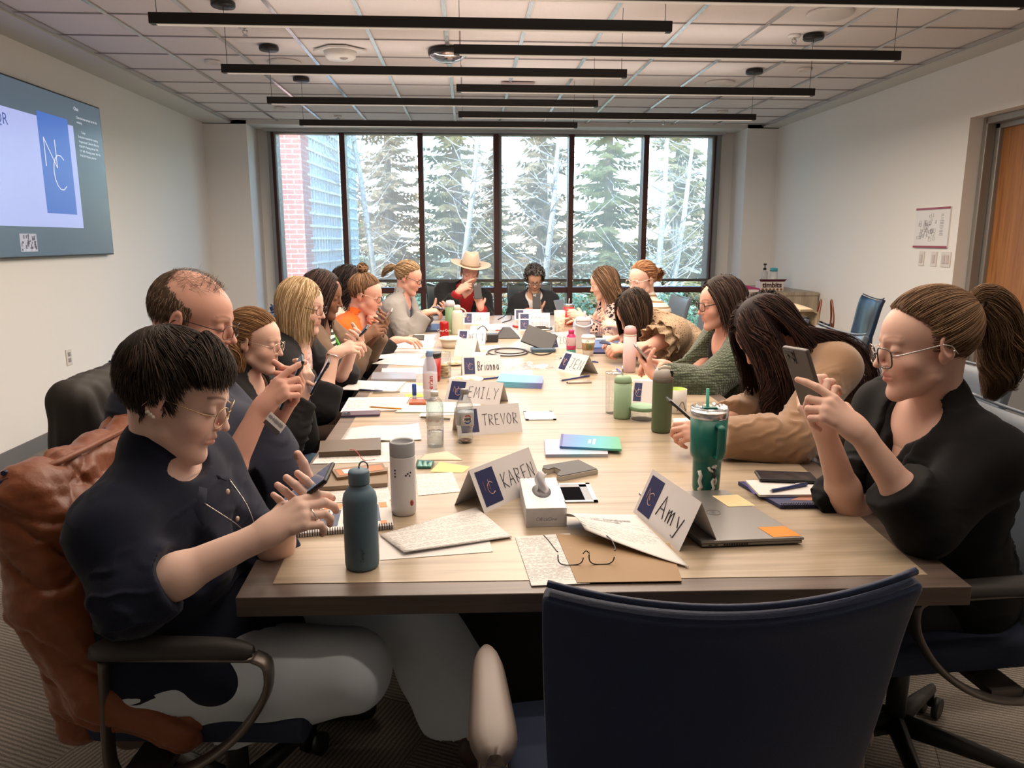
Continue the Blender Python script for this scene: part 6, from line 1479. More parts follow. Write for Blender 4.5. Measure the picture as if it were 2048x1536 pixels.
# ---------------- coats on chairs ----------------
# rust quilted jacket over the near left chair
rust = mat('rust_nylon', (.235, .062, .018), .45, spec=.45, sheen=.2, bump=(55, .35, .006))
t = thing('quilted_jacket', 'rust orange quilted jacket draped over the near left chair', 'jacket', (-.86, 1.6, .5))
F = Field(.006); R0 = Matrix.Rotation(radians(-94), 3, 'Z'); o = V(-.562, 1.61, 0); L2 = lambda x, y, z: o + R0 @ V(x, y, z)
yb = lambda z: -.215 - .075 * max(0, min(1, (z - .47) / .53)) 
for x in (-.20, -.07, .07, .20):
    for z0, z1 in ((.45, .70), (.70, .925)): F.cap(L2(x, yb(z0) - .012, z0), L2(x, yb(z1) - .012, z1), .048, .050, .03)
F.cap(L2(-.21, yb(1.0), .94), L2(.19, yb(1.0), .94), .044, .046, .04)
F.cap(L2(-.22, yb(.9) + .045, .88), L2(.20, yb(.9) + .045, .88), .030, .030, .03)
F.cap(L2(.19, yb(.95), .91), L2(.225, -.25, .72), .048, .055, .05); F.cap(L2(.225, -.25, .72), L2(.24, -.15, .54), .056, .056, .05); F.cap(L2(.24, -.15, .54), L2(.235, .0, .46), .056, .045, .04)
F.cap(L2(-.22, yb(.95) - .02, .95), L2(-.26, -.29, .66), .05, .05, .05)
Rq = A_([[R0[i][j] for j in range(3)] for i in range(3)])
def quilt(P, N):
    q = (P - A_(o)) @ Rq; a = q[:, 2] * 1.0 + q[:, 1] * .6; b = q[:, 0]
    s1 = np.abs(np.sin((a + .35 * b) * pi / .105)); s2 = np.abs(np.sin((a - 1.1 * b + .03) * pi / .24)); g_ = np.minimum(s1, s2 * 1.3)
    return .011 * np.minimum(g_ * 3, 1) ** .6 + .0035 * sn(q, 90, 4) + .005 * sn(q * np.array([1, 1, .5]), 45, 6) - .008
Pv, Q = F.mesh((), quilt, smooth=3); npmesh('jacket_shell', [(Pv, Q)], rust, t)
for zz, dx in ((.955, .0),):
    MB().box(L2(.02, yb(.92) + .080, .900), (.055, .004, .06), R0 @ Matrix.Rotation(radians(-12), 3, 'X')).build('label_patch', mat('dark_label', (.03, .03, .032), .5), t, bevel=.004)
MB().tube(spline([L2(-.2, yb(1) + .03, .98), L2(-.05, yb(1) + .04, .985), L2(.12, yb(1) + .04, .983), L2(.2, yb(1) + .01, .97)], 24), .007, 8).build('collar_piping', rust, t)
settle(t)
# black coat over the heavyset person's chair
t = thing('black_coat', 'black coat hung over the chair of the heavyset person', 'coat', (-1.3, 2.2, .4))
coat = mat('matte_black_cloth', (.020, .016, .013), .75, bump=(500, .25, .001))
R0b = Matrix.Rotation(radians(-88), 3, 'Z'); ob = V(-.80, 2.33, 0)
F = Field(.009); L3 = lambda x, y, z: ob + R0b @ V(x, y, z)
for x in np.linspace(-.20, .20, 9): F.cap(L3(x, -.25, .42), L3(x, -.24, .70), .050, .044, .05); F.cap(L3(x, -.24, .70), L3(x, -.325, .97), .044, .040, .05)
F.cap(L3(-.20, -.325, .98), L3(.20, -.325, .98), .042, .042, .05); F.cap(L3(.21, -.32, .97), L3(.235, -.36, .55), .050, .060, .03); F.cap(L3(.235, -.36, .55), L3(.24, -.38, .30), .060, .055, .03); F.cap(L3(0, -.37, .9), L3(0, -.39, .3), .05, .05, .05); F.cap(L3(.12, -.37, .9), L3(.12, -.39, .3), .05, .05, .05)
Pv, Q = F.mesh((), lambda P, N: .008 * sn(P * np.array([1, 1, .3]), 60, 2), smooth=2); npmesh('coat_cloth', [(Pv, Q)], coat, t); settle(t)
# cream coat over the chair of the frilled person
t = thing('cream_jacket', 'cream tan jacket hanging over the chair behind the frilled sleeves', 'jacket', (1.9, 4.35, .4))
R0c = Matrix.Rotation(radians(92), 3, 'Z'); oc = V(1.60, 4.35, 0)
def ct3(u, v):
    s = (u - .5) * 2
    if v < .15: y = -.26 - v * .6; z = 1.035 - .015 * s * s
    else: y = -.352 + .01 * sin(8 * s); z = 1.035 - .015 * s * s - (v - .15) * .8
    return oc + R0c @ V(s * .26, y, z)
MB().grid(ct3, 20, 24, .012).build('jacket_cloth', mat('cream_cloth', (.42, .33, .22), .8, bump=(300, .3, .002)), t); settle(t)
# ---------------- things on the table ----------------
def base(px, py): return atz(px, py, TZ)
def topz(px, py, Y): return aty(px, py, Y).z - TZ
paper_m = mat('paper_white', (.69, .67, .66), .6)
def paper_print(name, pitch=.0058, dens=.34, col=(.22, .22, .23), base_=(.68, .66, .645), margin=(.012, .015), half=(.14, .108), wl=150, big=0):
    if name in _M: return _M[name]
    m = mat(name, base_, .6); nt, B, N, L = nodes(m)
    tc = N('ShaderNodeTexCoord'); sp = N('ShaderNodeSeparateXYZ'); L(tc.outputs['Object'], sp.inputs[0])
    def M1(op, a, b=None):
        n = N('ShaderNodeMath'); n.operation = op
        for i, q in enumerate((a, b)):
            if q is None: continue
            if isinstance(q, (int, float)): n.inputs[i].default_value = q
            else: L(q, n.inputs[i])
        return n.outputs[0]
    row = M1('DIVIDE', sp.outputs[1], pitch); fr = M1('FRACT', row); fl = M1('FLOOR', row)
    inl = M1('MULTIPLY', M1('GREATER_THAN', fr, .32), M1('LESS_THAN', fr, .32 + dens))
    cb = N('ShaderNodeCombineXYZ'); L(M1('MULTIPLY', sp.outputs[0], wl), cb.inputs[0]); L(M1('MULTIPLY', fl, 3.7), cb.inputs[1])
    nz = N('ShaderNodeTexNoise'); nz.inputs['Scale'].default_value = 1; nz.inputs['Detail'].default_value = 0; L(cb.outputs[0], nz.inputs[0])
    wn = N('ShaderNodeTexWhiteNoise'); wn.noise_dimensions = '1D'; L(fl, wn.inputs['W'])
    wd = M1('GREATER_THAN', nz.outputs[0], .44)
    endx = M1('LESS_THAN', sp.outputs[0], M1('SUBTRACT', half[0] - margin[0], M1('MULTIPLY', M1('POWER', wn.outputs[0], 3.0), half[0] * 1.2)))
    mar = M1('MULTIPLY', M1('LESS_THAN', M1('ABSOLUTE', sp.outputs[0]), half[0] - margin[0]), M1('LESS_THAN', M1('ABSOLUTE', sp.outputs[1]), half[1] - margin[1]))
    skip = M1('LESS_THAN', wn.outputs[0], .86)
    k = M1('MULTIPLY', M1('MULTIPLY', M1('MULTIPLY', inl, wd), M1('MULTIPLY', endx, mar)), skip)
    mx = N('ShaderNodeMix'); mx.data_type = 'RGBA'; mx.inputs[6].default_value = (*base_, 1); mx.inputs[7].default_value = (*col, 1); L(M1('MULTIPLY', k, .8), mx.inputs[0]); L(mx.outputs[2], B.inputs['Base Color'])
    return m
txt_m = paper_print('printed_page'); txt2_m = paper_print('dense_printed_page', .0038, .5, half=(.10, .13)); 
hand_m = paper_print('handwritten_page', .0082, .5, (.12, .12, .16), margin=(.02, .02), wl=260); lined_m = paper_print('lined_note_page', .008, .08, (.35, .38, .5), margin=(.004, .01), wl=1)
_pz = {}
def sheet(label, quad, m=None, z=.0008, th=.0006, cat='paper', name='paper_sheet', group=None, curl=None, rot=0, parent=None):
    """flat thing with its four corners; local x along the first edge"""
    P = [base(*q) for q in quad]; c = (P[0] + P[1] + P[2] + P[3]) / 4; a = math.atan2(P[1].y - P[0].y, P[1].x - P[0].x) + radians(rot)
    Ri = Matrix.Rotation(-a, 3, 'Z'); loc = [Ri @ (p - c) for p in P]
    mb = MB()
    if curl: mb.grid(lambda u, v: (loc[0].lerp(loc[1], u)).lerp(loc[3].lerp(loc[2], u), v) + V(0, 0, curl(u, v)), 14, 14, -th)
    else: mb.prism([(p.x, p.y) for p in loc], 0, th)
    o = mb.build(name, m or paper_m, None, (c.x, c.y, TZ + z), (0, 0, a)); tag(o, label, cat, group); return o
def onto(o, name, quad, m, z, th=.0004):
    P = [base(*q) for q in quad]; M_ = Matrix.Rotation(-o.rotation_euler.z, 3, 'Z'); c = V(o.location.x, o.location.y, TZ)
    return MB().prism([((M_ @ (p - c)).x, (M_ @ (p - c)).y) for p in P], z - (o.location.z - TZ), z + th - (o.location.z - TZ)).build(name, m, o)
blue_card = mat('card_logo_blue', (.010, .016, .085), .5); ink = mat('marker_ink', (.02, .02, .03), .6); red_ink = mat('red_marker_ink', (.35, .04, .05), .6); gold_ink = mat('logo_copper', (.7, .42, .35), .5)
card_m = mat('card_stock', (.66, .64, .65), .6)
def card(label, A, B_, word, h=.098, d=.105, inkm=ink, w=None, ch=.045, x0=.40, thick=.0011, logo=True, nm='name_tent_card'):
    a, b = base(*A), base(*B_); ax = (b - a); W_ = w or ax.length; ax.normalize(); rz = math.atan2(ax.y, ax.x)
    t = thing(nm, label, 'card', a, rz, 'folded name cards on the table')
    # local: x along the front foot, y away, z up
    sl = math.hypot(d / 2, h); nf = V(0, -h, d / 2).normalized(); up_ = V(0, d / 2, h) / sl
    X = lambda p: V(p.x, 0, 0) + up_ * p.y + nf * p.z
    e = .0004
    MB().add([(0, 0, 0), (W_, 0, 0), (W_, d / 2, h), (0, d / 2, h), (0, e * 2, 0), (W_, e * 2, 0), (W_, d / 2, h - e * 4), (0, d / 2, h - e * 4)], [(0, 1, 2, 3), (5, 4, 7, 6), (0, 4, 5, 1), (0, 3, 7, 4), (1, 5, 6, 2)]).build('front_leaf', card_m, t)
    MB().add([(0, d, 0), (W_, d, 0), (W_, d / 2, h), (0, d / 2, h), (0, d - e * 2, 0), (W_, d - e * 2, 0), (W_, d / 2, h - e * 4), (0, d / 2, h - e * 4)], [(1, 0, 3, 2), (4, 5, 6, 7), (0, 1, 5, 4), (4, 7, 3, 0), (1, 2, 6, 5)]).build('back_leaf', card_m, t)
    if logo:
        s = W_ / .28; x1, x2 = .016 * s, .092 * s; y1, y2 = sl * .10, sl * .90
        MB().add([X(V(x, y, z)) for z in (.0002, .0007) for x, y in ((x1, y1), (x2, y1), (x2, y2), (x1, y2))], [(4, 5, 6, 7), (0, 1, 5, 4), (1, 2, 6, 5), (2, 3, 7, 6), (3, 0, 4, 7)]).build('logo_square', blue_card, t)
        cx, cy = (x1 + x2) / 2, (y1 + y2) / 2; mb = MB(); mb.tube([X(V(cx - .018, cy - .008, .001)), X(V(cx - .018, cy + .018, .001)), X(V(cx + .002, cy - .010, .001)), X(V(cx + .002, cy + .018, .001))], .0008, 4)
        mb.tube([X(V(cx + .006 + .014 * cos(q), cy - .005 + .016 * sin(q), .001)) for q in [radians(45 + 27 * k) for k in range(11)]], .0008, 4); mb.build('logo_lines', gold_ink, t)
    if word:
        n = sum(.55 if c == 'i' else 1 for c in word); cw = min((W_ * (.97 - x0)) / n, ch * .85)
        strokes(MB(), word, W_ * x0, sl * .5 - ch * .5, ch, cw, X, thick).build('handwriting', inkm, t)
    return t
card('folded name card reading KAREN left of the tissue box', (969, 1027), (1086, 972), 'KAREN', .105, .10, ch=.042)
card('folded name card reading Amy leaning towards the laptop', (1266, 1024), (1358, 1103), 'Amy', .110, .10, ch=.055, thick=.0014)
card('folded name card reading TREVOR behind the cola bottle', (917, 873), (1045, 863), 'TREVOR', .095, .10, ch=.042)
card('folded name card reading EMILY, partly behind the water bottle', (889, 802), (998, 812), 'EMILY', .09, .10, ch=.05)
card('folded name card reading Brianna beside the blue notepads', (925, 753), (1003, 751), 'Brianna', .098, .10, inkm=ink, ch=.05, thick=.0018)
card('folded name card reading JEN on the right half of the table', (1112, 740), (1159, 752), 'JEN', .098, .12, ch=.055, inkm=red_ink if False else ink, x0=.42)
card('folded name card reading ZOYA behind the pink drink bottle', (1098, 699), (1156, 695), 'ZOYA', .10, .10, ch=.05)
card('folded name card reading HEIDI behind the paper bowl', (914, 688), (970, 689), 'HEIDI', .09, .10, ch=.045)
card('folded name card reading CARLA near the far left drinks', (926, 648), (979, 648), 'CARLA', .09, .10, ch=.05)
card('folded name card reading JENNIFER in red near the far middle', (1037, 661), (1100, 661), 'JENNIFER', .085, .09, inkm=red_ink, ch=.045)
card('name card mostly hidden behind the red lettered one', (1037, 651), (1100, 651), 'FIONA', .098, .09, inkm=red_ink, ch=.04)
card('farthest name card in front of the shaker bottle', (1029, 640), (1083, 640), 'DIANA', .09, .09, ch=.04)
card('name card turned edge on between bowl and red tumbler', (907, 712), (944, 714), '', .10, .12, w=.13, logo=False)
card('small blank folded card lying by the turned one', (938, 716), (966, 718), '', .03, .10, logo=False)
card('name card half hidden behind the sage and olive bottles', (1262, 806), (1290, 808), '', .09, .09, w=.12)
# --- drinkware ---
def vessel(name, label, cat, px, yb, prof, m, parts=(), n=40, group=None, scale=1):
    b = base(px, yb); t = thing(name, label, cat, b, 0, group)
    MB().lathe(prof, n=n).build('body', m, t)
    for (nm, pf, mm) in parts: MB().lathe(pf, n=n).build(nm, mm, t)
    return t
def P_(mname, c, r=.45, me=0, **k): return mat(mname, c, r, me, **k)
bb_ = P_('steel_blue_powder', (.085, .155, .215), .55, bump=(900, .15, .0003))
t = vessel('water_bottle', 'tall steel blue bottle with a loop cap standing near the front edge', 'bottle', 725, 1132, [(0, 0), (.031, .0), (.0345, .004), (.0355, .012), (.0355, .150), (.033, .162), (.026, .172), (.0205, .178), (.0205, .184)], bb_, [('cap', [(.0215, .184), (.0218, .186), (.0218, .208), (.0205, .212), (0, .212)], bb_)], 48)
MB().tube([(.012 + 0 * q, .012, .210) if False else (.008 + .0095 * cos(q), .014, .214 + .0125 * sin(q)) for q in [radians(-60 + 30 * k) for k in range(11)]], .0016, 8).build('carry_loop', bb_, t)
text('logo', 'TempP', .011, P_('bottle_logo', (.04, .08, .12), .4), t, Matrix.Translation((.004, -.0358, .030)) @ Matrix.Rotation(radians(90), 4, 'X') @ Matrix.Rotation(radians(90), 4, 'Z') if False else Matrix.Translation((.006, -.0357, .038)) @ Matrix.Rotation(radians(90), 4, 'X') @ Matrix.Rotation(radians(90), 4, 'Z'))
wt_ = P_('white_matte', (.60, .60, .62), .4)
t = vessel('steel_tumbler', 'tall pale grey insulated tumbler beside the steel blue bottle', 'tumbler', 808, 1026, [(0, 0), (.027, 0), (.0305, .005), (.0315, .02), (.0315, .150), (.0318, .152)], wt_, [('lid', [(.0312, .153), (.0315, .156), (.0315, .186), (.029, .190), (.026, .186), (.025, .178), (0, .178)], P_('grey_lid', (.30, .31, .33), .45))])
mb = MB()
for k, (x, z) in enumerate(((-.016, .105), (-.016, .113), (-.016, .121), (.010, .108), (.014, .112), (.018, .106), (.020, .114))): mb.box((x, -math.sqrt(.0316 ** 2 - x * x) - .0002, z), (.005, .0006, .004))
mb.build('printed_marks', ink, t); MB().ball((.022, -.0225, .035), (.005, .004, .008)).build('sticker', P_('sticker_red', (.35, .05, .05)), t)
tg = P_('teal_powder', (.005, .12, .095), .35, .1); st = P_('brushed_steel', (.62, .62, .62), .25, .95)
clr = mat('clear_plastic', (1, 1, 1), .03, trans=1, spec=.5)
glassm = mat('bottle_clear', (.93, .96, .97), .04); nt, B0, N0, L0 = nodes(glassm); o_ = nt.nodes['Material Output']; nt.nodes.remove(B0)
t_ = N0('ShaderNodeBsdfTransparent'); t_.inputs[0].default_value = (.90, .93, .94, 1); g_ = N0('ShaderNodeBsdfGlossy'); g_.inputs['Roughness'].default_value = .05; lw = N0('ShaderNodeLayerWeight'); lw.inputs[0].default_value = .28; mr_ = N0('ShaderNodeMapRange'); L0(lw.outputs[1], mr_.inputs[0]); mr_.inputs[3].default_value = .08; mr_.inputs[4].default_value = .75
mx_2 = N0('ShaderNodeMixShader'); L0(mr_.outputs[0], mx_2.inputs[0]); L0(t_.outputs[0], mx_2.inputs[1]); L0(g_.outputs[0], mx_2.inputs[2]); L0(mx_2.outputs[0], o_.inputs[0])
t = vessel('travel_mug', 'large teal handled travel mug with a straw near the right hand papers', 'mug', 1411, 980, [(0, 0), (.032, 0), (.035, .004), (.0365, .01), (.0385, .085), (.040, .093), (.046, .102), (.0472, .112), (.050, .208)], tg, [('steel_rim', [(.0502, .208), (.0508, .212), (.0512, .226), (.049, .228)], st), ('lid', [(.049, .226), (.0505, .230), (.0505, .236), (.047, .238), (.044, .231), (0, .230)], glassm)])
MB().tube(spline([(.010, -.047, .195), (.010, -.072, .194), (.010, -.076, .180), (.010, -.073, .125), (.010, -.066, .110), (.010, -.048, .108)], 30), .0105, 12, flat=.6, up=(1, 0, 0)).build('handle', tg, t)
MB().cyl((-.002, .0, .10), (-.006, .006, .285), .0045, 12).build('straw', P_('teal_straw', (.01, .30, .22), .35), t)
MB().box((0, -.002, .233), (.04, .02, .006)).build('lid_slider', tg, t, bevel=.002)
mb = MB(); stx = lambda pts, r: mb.tube([V(.0385 * math.sin(x / .0385), -.0405 * math.cos(x / .0385) * (.93 + z * .6), z) for x, z in pts], r, 6)
stx([(.002, .080), (.010, .074), (.006, .060), (.012, .050), (.004, .036), (.010, .018), (.006, .012)], .0042); stx([(-.008, .078), (-.004, .070), (.006, .064)], .0036); stx([(.006, .082), (.014, .080)], .0036); stx([(.010, .050), (.016, .040), (.013, .028)], .0034)
mb.build('skeleton_sticker', P_('sticker_white', (.72, .72, .70), .5), t)
mb = MB(); stx([(.003, .079), (.009, .074), (.006, .061), (.011, .051), (.005, .037)], .0049) if False else None
mb = MB(); stx([(.006, .075), (.009, .070), (.006, .060), (.011, .052), (.008, .046)], .0046); mb.build('sticker_ink', ink, t)
mb = MB(); stx([(-.032, .065), (-.027, .050), (-.030, .035), (-.024, .020), (-.031, .010)], .0055); mb.build('round_sticker', _M['sticker_white'], t)
ol = P_('olive_powder', (.085, .125, .065), .55)
t = vessel('water_bottle', 'olive green flip top bottle standing right of the sage one', 'bottle', 1322, 863, [(0, 0), (.031, 0), (.0345, .004), (.0355, .012), (.0360, .180), (.0362, .182)], ol, [('collar', [(.0362, .183), (.0355, .196), (.034, .198)], P_('khaki_collar', (.13, .12, .10), .5)), ('lid', [(.0345, .197), (.034, .212), (.029, .226), (.018, .233), (0, .234)], P_('stone_lid', (.40, .37, .34), .4))])
MB().tube([(-.02, -.012, .226), (0, -.014, .237), (.022, -.010, .230)], .009, 10, flat=.5).build('spout_cover', P_('cream_spout', (.55, .50, .43), .4), t)
MB().box((.024, -.022, .216), (.012, .008, .022)).build('latch', black_m, t, bevel=.002)
sg_ = P_('sage_powder', (.25, .38, .24), .5)
t = vessel('water_bottle', 'sage green rounded bottle with a thin metal straw', 'bottle', 1244, 836, [(0, 0), (.029, 0), (.0325, .004), (.0335, .012), (.0338, .140)], sg_, [('lid', [(.0338, .141), (.0335, .150), (.030, .160), (.022, .167), (.010, .169), (0, .169)], sg_)])
MB().cyl((-.002, 0, .16), (-.003, 0, .205), .0028, 10).build('straw', st, t)
vessel('glass_tumbler', 'tall thin clear glass tumbler just behind the sage bottle', 'glass', 1226, 826, [(.026, 0), (.030, .002), (.033, .165), (.0335, .166), (.0325, .160)], glassm)
pk = P_('blush_powder', (.60, .42, .42), .5)
t = vessel('water_bottle', 'tall blush pink flip top bottle before the bending person', 'bottle', 1258, 744, [(0, 0), (.030, 0), (.033, .005), (.0335, .19)], pk, [('collar', [(.0335, .191), (.033, .199)], P_('cream_ring', (.62, .57, .48), .5)), ('lid', [(.033, .199), (.0325, .22), (.026, .238), (.012, .243), (0, .243)], P_('rose_lid', (.60, .33, .33), .45))])
t = vessel('plastic_bottle', 'clear plastic water bottle with white cap left of the cola bottle', 'bottle', 871, 892, [(0, .001), (.020, 0), (.0275, .004), (.0290, .014), (.0275, .022), (.0285, .032), (.0285, .070), (.0272, .074), (.0272, .112), (.0288, .118), (.0288, .140), (.024, .156), (.014, .167), (.0115, .170), (.0115, .176)], glassm, [('cap', [(.0130, .172), (.0132, .186), (.0120, .188), (0, .188)], P_('white_cap', (.62, .62, .62), .4)), ('label', [(.0288, .076), (.0290, .077), (.0290, .110), (.0288, .111)], mat('clear_label', (.62, .60, .58), .4, alpha=.45)), ('water', [(0, .004), (.026, .005), (.0275, .030), (.0278, .052), (0, .052)], glassm)])
for wd, x in (('EVIAN', -.014), ('ge', .010)): text('label_text', wd, .012, P_('label_red', (.30, .10, .08)), t, Matrix.Translation((x, -.0300 if abs(x) < .012 else -.0272, .094)) @ Matrix.Rotation(radians(90), 4, 'X'))
t = vessel('cola_bottle', 'clear cola bottle with grey labelled band, almost empty', 'bottle', 930, 884, [(.008, .004), (.018, 0), (.027, .006), (.029, .016), (.026, .030), (.0265, .045), (.0305, .060), (.0305, .100), (.0310, .108), (.029, .128), (.020, .150), (.0125, .164), (.0115, .172)], glassm, [('cap', [(.0135, .168), (.0138, .184), (.0125, .186), (0, .186)], P_('grey_cap', (.25, .25, .26), .4)), ('label', [(.0308, .064), (.0311, .065), (.0311, .106), (.0308, .107)], P_('silver_label', (.36, .37, .38), .35)), ('cola', [(0, .004), (.020, .005), (.024, .008), (0, .008)], P_('cola_brown', (.12, .04, .01), .1))])
cx_ = .010; XB = lambda p: V(math.sin((p.x + cx_) / .0314) * (.0314 + p.z), -math.cos((p.x + cx_) / .0314) * (.0314 + p.z), .086 + p.y)
circ = lambda a0, a1, r, n=16: [(r * cos(radians(a0 + (a1 - a0) * k / n)), r * sin(radians(a0 + (a1 - a0) * k / n))) for k in range(n + 1)]
for nm, poly, mm in (('logo_disc', circ(0, 360, .0165, 30)[:-1], P_('logo_white', (.75, .75, .75))), ('logo_red', circ(10, 170, .0150), P_('logo_red_', (.42, .015, .02))), ('logo_blue', circ(190, 350, .0150), P_('logo_blue_', (.01, .03, .22)))): MB().prism(poly, .0002 if nm == 'logo_disc' else .0006, .0006 if nm == 'logo_disc' else .0010, XB).build(nm, mm, t)
me = textmesh('PEPSI', .0105, bold=.0006)
for v in me.vertices: v.co = XB(V(v.co.x, v.co.y, .0016))
me.materials.clear(); me.materials.append(ink); link('logo_text', me, t)
mb = MB()
for k in range(7): mb.box(XB(V(-.026, -.014 + k * .0045, .0006)), (.0004, .006, .0025))
mb.build('barcode', ink, t)
ev = mat('evian_pink', (.62, .38, .42), .4)
t = vessel('plastic_bottle', 'tall pale bottle with blue cap and pink label', 'bottle', 861, 799, [(0, .001), (.022, 0), (.030, .006), (.031, .02), (.031, .125), (.030, .145), (.023, .170), (.013, .190), (.0125, .196)], mat('bluish_clear', (.55, .60, .72), .15, alpha=.55), [('cap', [(.0135, .190), (.0140, .212), (.0125, .214), (0, .214)], P_('pale_blue_cap', (.20, .33, .58), .4)), ('label', [(.0312, .050), (.0315, .051), (.0315, .118), (.0312, .119)], P_('label_pale', (.70, .62, .66), .4))])
me = textmesh('evian', .028, bold=.0006); 
for v in me.vertices: q = v.co.copy(); v.co = V(math.sin(-q.y / .0318 + .15) * .0320, -math.cos(-q.y / .0318 + .15) * .0320, .080 + q.x)
me.materials.clear(); me.materials.append(_M['logo_red_']); link('label_text', me, t)
rd = P_('red_enamel', (.36, .012, .015), .3)
t = vessel('travel_tumbler', 'red tumbler with a wide black lid behind the tall pale bottle', 'tumbler', 868, 762, [(0, 0), (.028, 0), (.032, .008), (.036, .118)], rd, [('lid', [(.0365, .118), (.038, .122), (.038, .138), (.034, .142), (0, .142)], P_('black_plastic', (.012, .012, .012), .35))])
MB().box((.008, -.0345, .075), (.005, .003, .05)).build('white_stripe', _M['logo_white'], t)
t = vessel('glass_jar', 'clear glass jar of biscuits right of the red tumbler', 'jar', 888, 755, [(.0, .001), (.034, 0), (.036, .004), (.036, .12), (.034, .125), (.036, .130)], glassm)
mb = MB()
for k in range(6): mb.lathe([(0, 0), (.026, 0), (.026, .008), (0, .008)], (.003 * (-1) ** k, 0, .006 + k * .0105), 16)
mb.build('biscuits', P_('biscuit', (.55, .42, .24), .8), t)
t = vessel('glue_stick', 'small blue and white glue stick standing upright', 'glue stick', 829, 800, [(0, 0), (.009, 0), (.009, .022)], P_('glue_white', (.6, .6, .65)), [('cap', [(.0095, .022), (.0095, .068), (.008, .071), (0, .071)], P_('glue_blue', (.03, .08, .40), .4))])
t = vessel('mug', 'white mug lined in lime green with a grey drawing', 'mug', 1352, 824, [(0, 0), (.037, 0), (.040, .004), (.040, .095), (.036, .095), (.035, .010), (0, .010)], P_('mug_white', (.60, .58, .55), .25), [('lining', [(.0355, .010), (.0365, .096), (.0350, .096), (.034, .012)], P_('lime', (.34, .50, .06), .4))])
MB().tube([V(.0402 * sin(q), -.0402 * cos(q), .03 + .02 * sin(q * 5)) for q in [-.2 + .12 * k for k in range(12)]], .002, 5).build('drawing', P_('drawing_grey', (.16, .17, .15)), t)
t = vessel('food_container', 'round glass food container with a green sealed lid', 'container', 1285, 838, [(0, 0), (.042, .0), (.046, .004), (.050, .040)], glassm, [('lid', [(.052, .038), (.053, .050), (.050, .054), (.045, .052), (0, .052)], P_('lid_green', (.20, .36, .22), .4))])
t = vessel('coffee_cup', 'white paper coffee cup with a brown sleeve and white lid', 'cup', 1176, 711, [(0, 0), (.028, 0), (.030, .002), (.040, .105)], P_('paper_cup', (.68, .64, .60), .6), [('sleeve', [(.0345, .035), (.0350, .036), (.0395, .078), (.0392, .079)], P_('kraft_sleeve', (.34, .23, .12), .8)), ('lid', [(.0405, .105), (.043, .108), (.043, .114), (.038, .117), (.036, .124), (0, .124)], P_('cup_lid', (.70, .68, .66), .4))])
gq = P_('coffee_logo_green', (.02, .10, .04)); mb = MB()
for k in range(5): mb.tube([V(-.018 + k * .008, -.0365 - .001, .040), V(-.015 + k * .008, -.0395, .058), V(-.019 + k * .008, -.0405, .074)], .0016, 5)
mb.tube([V(-.012 + .009 * cos(q), -.0415, .085 + .009 * sin(q)) for q in [0.3 * k for k in range(14)]], .0012, 5); mb.build('logo', gq, t)
t = vessel('drink_bottle', 'small magenta sports drink bottle with a teal base', 'bottle', 1142, 709, [(0, 0), (.028, 0), (.030, .004), (.028, .028), (.0285, .030)], P_('teal_base', (.08, .38, .30), .3), [('upper', [(.0285, .031), (.029, .055), (.027, .070), (.0285, .090), (.027, .112), (.016, .126), (.015, .130)], P_('magenta', (.55, .04, .16), .2)), ('label', [(.0292, .055), (.0296, .056), (.0290, .105), (.0286, .106)], P_('label_pinkwhite', (.55, .38, .42))), ('cap', [(.017, .128), (.0175, .148), (.015, .150), (0, .150)], P_('magenta_cap', (.50, .03, .14), .4))])
t = vessel('water_jug', 'large white insulated jug with a carry handle and straw', 'jug', 1165, 696, [(0, 0), (.043, 0), (.047, .006), (.048, .165), (.050, .17)], P_('pale_white', (.62, .60, .63), .4), [('lid', [(.050, .171), (.052, .178), (.050, .190), (.040, .198), (0, .200)], P_('pale_lid', (.60, .59, .62), .4))])
MB().tube(spline([(-.052, 0, .178), (-.050, -.04, .155), (0, -.062, .140), (.050, -.04, .155), (.052, 0, .178)], 24), .006, 8).cyl((.01, 0, .195), (.01, 0, .235), .008, 10).build('handle', _M['pale_lid'], t)
vessel('patterned_cup', 'tall cream cup speckled with small flowers', 'cup', 1119, 664, [(0, 0), (.033, 0), (.036, .004), (.042, .160), (.040, .160), (.035, .02), (0, .02)], mat('speckled_cream', (.66, .58, .48), .5, noise=(60, .35)))
t = vessel('travel_tumbler', 'tall red tumbler with a steel rim and straw', 'tumbler', 1137, 650, [(0, 0), (.034, 0), (.037, .006), (.044, .150)], P_('bright_red', (.50, .02, .02), .35), [('rim', [(.0445, .150), (.0455, .168), (.043, .170), (0, .168)], st)])
MB().cyl((.0, 0, .16), (.004, 0, .215), .004, 8).build('straw', P_('straw_white', (.6, .6, .62), .3), t); MB().box((.026, -.0335, .060), (.016, .003, .022)).build('tag', _M['logo_white'], t)
t = vessel('shaker_bottle', 'white shaker bottle with a red lid by the far end', 'bottle', 1041, 617, [(0, 0), (.034, 0), (.038, .12)], P_('shaker_white', (.60, .55, .52), .4), [('lid', [(.040, .12), (.041, .135), (.038, .145), (.022, .150), (.020, .165), (0, .165)], rd)])
MB().box((.02, -.034, .06), (.012, .003, .07)).build('print', ink, t)
t = vessel('clear_bottle', 'clear water bottle with steel cap beside the shaker', 'bottle', 1059, 617, [(0, 0), (.036, 0), (.038, .19), (.030, .205)], mat('tinted_clear', (.60, .66, .64), .1, alpha=.6), [('cap', [(.031, .200), (.031, .222), (0, .225)], st)])
t = vessel('water_bottle', 'green flip top bottle at far left with a pale lid', 'bottle', 901, 668, [(0, 0), (.033, 0), (.036, .006), (.036, .20)], P_('leaf_green', (.14, .24, .11), .5), [('lid', [(.036, .201), (.036, .225), (.026, .245), (0, .250)], P_('lilac_lid', (.52, .50, .55), .4))])
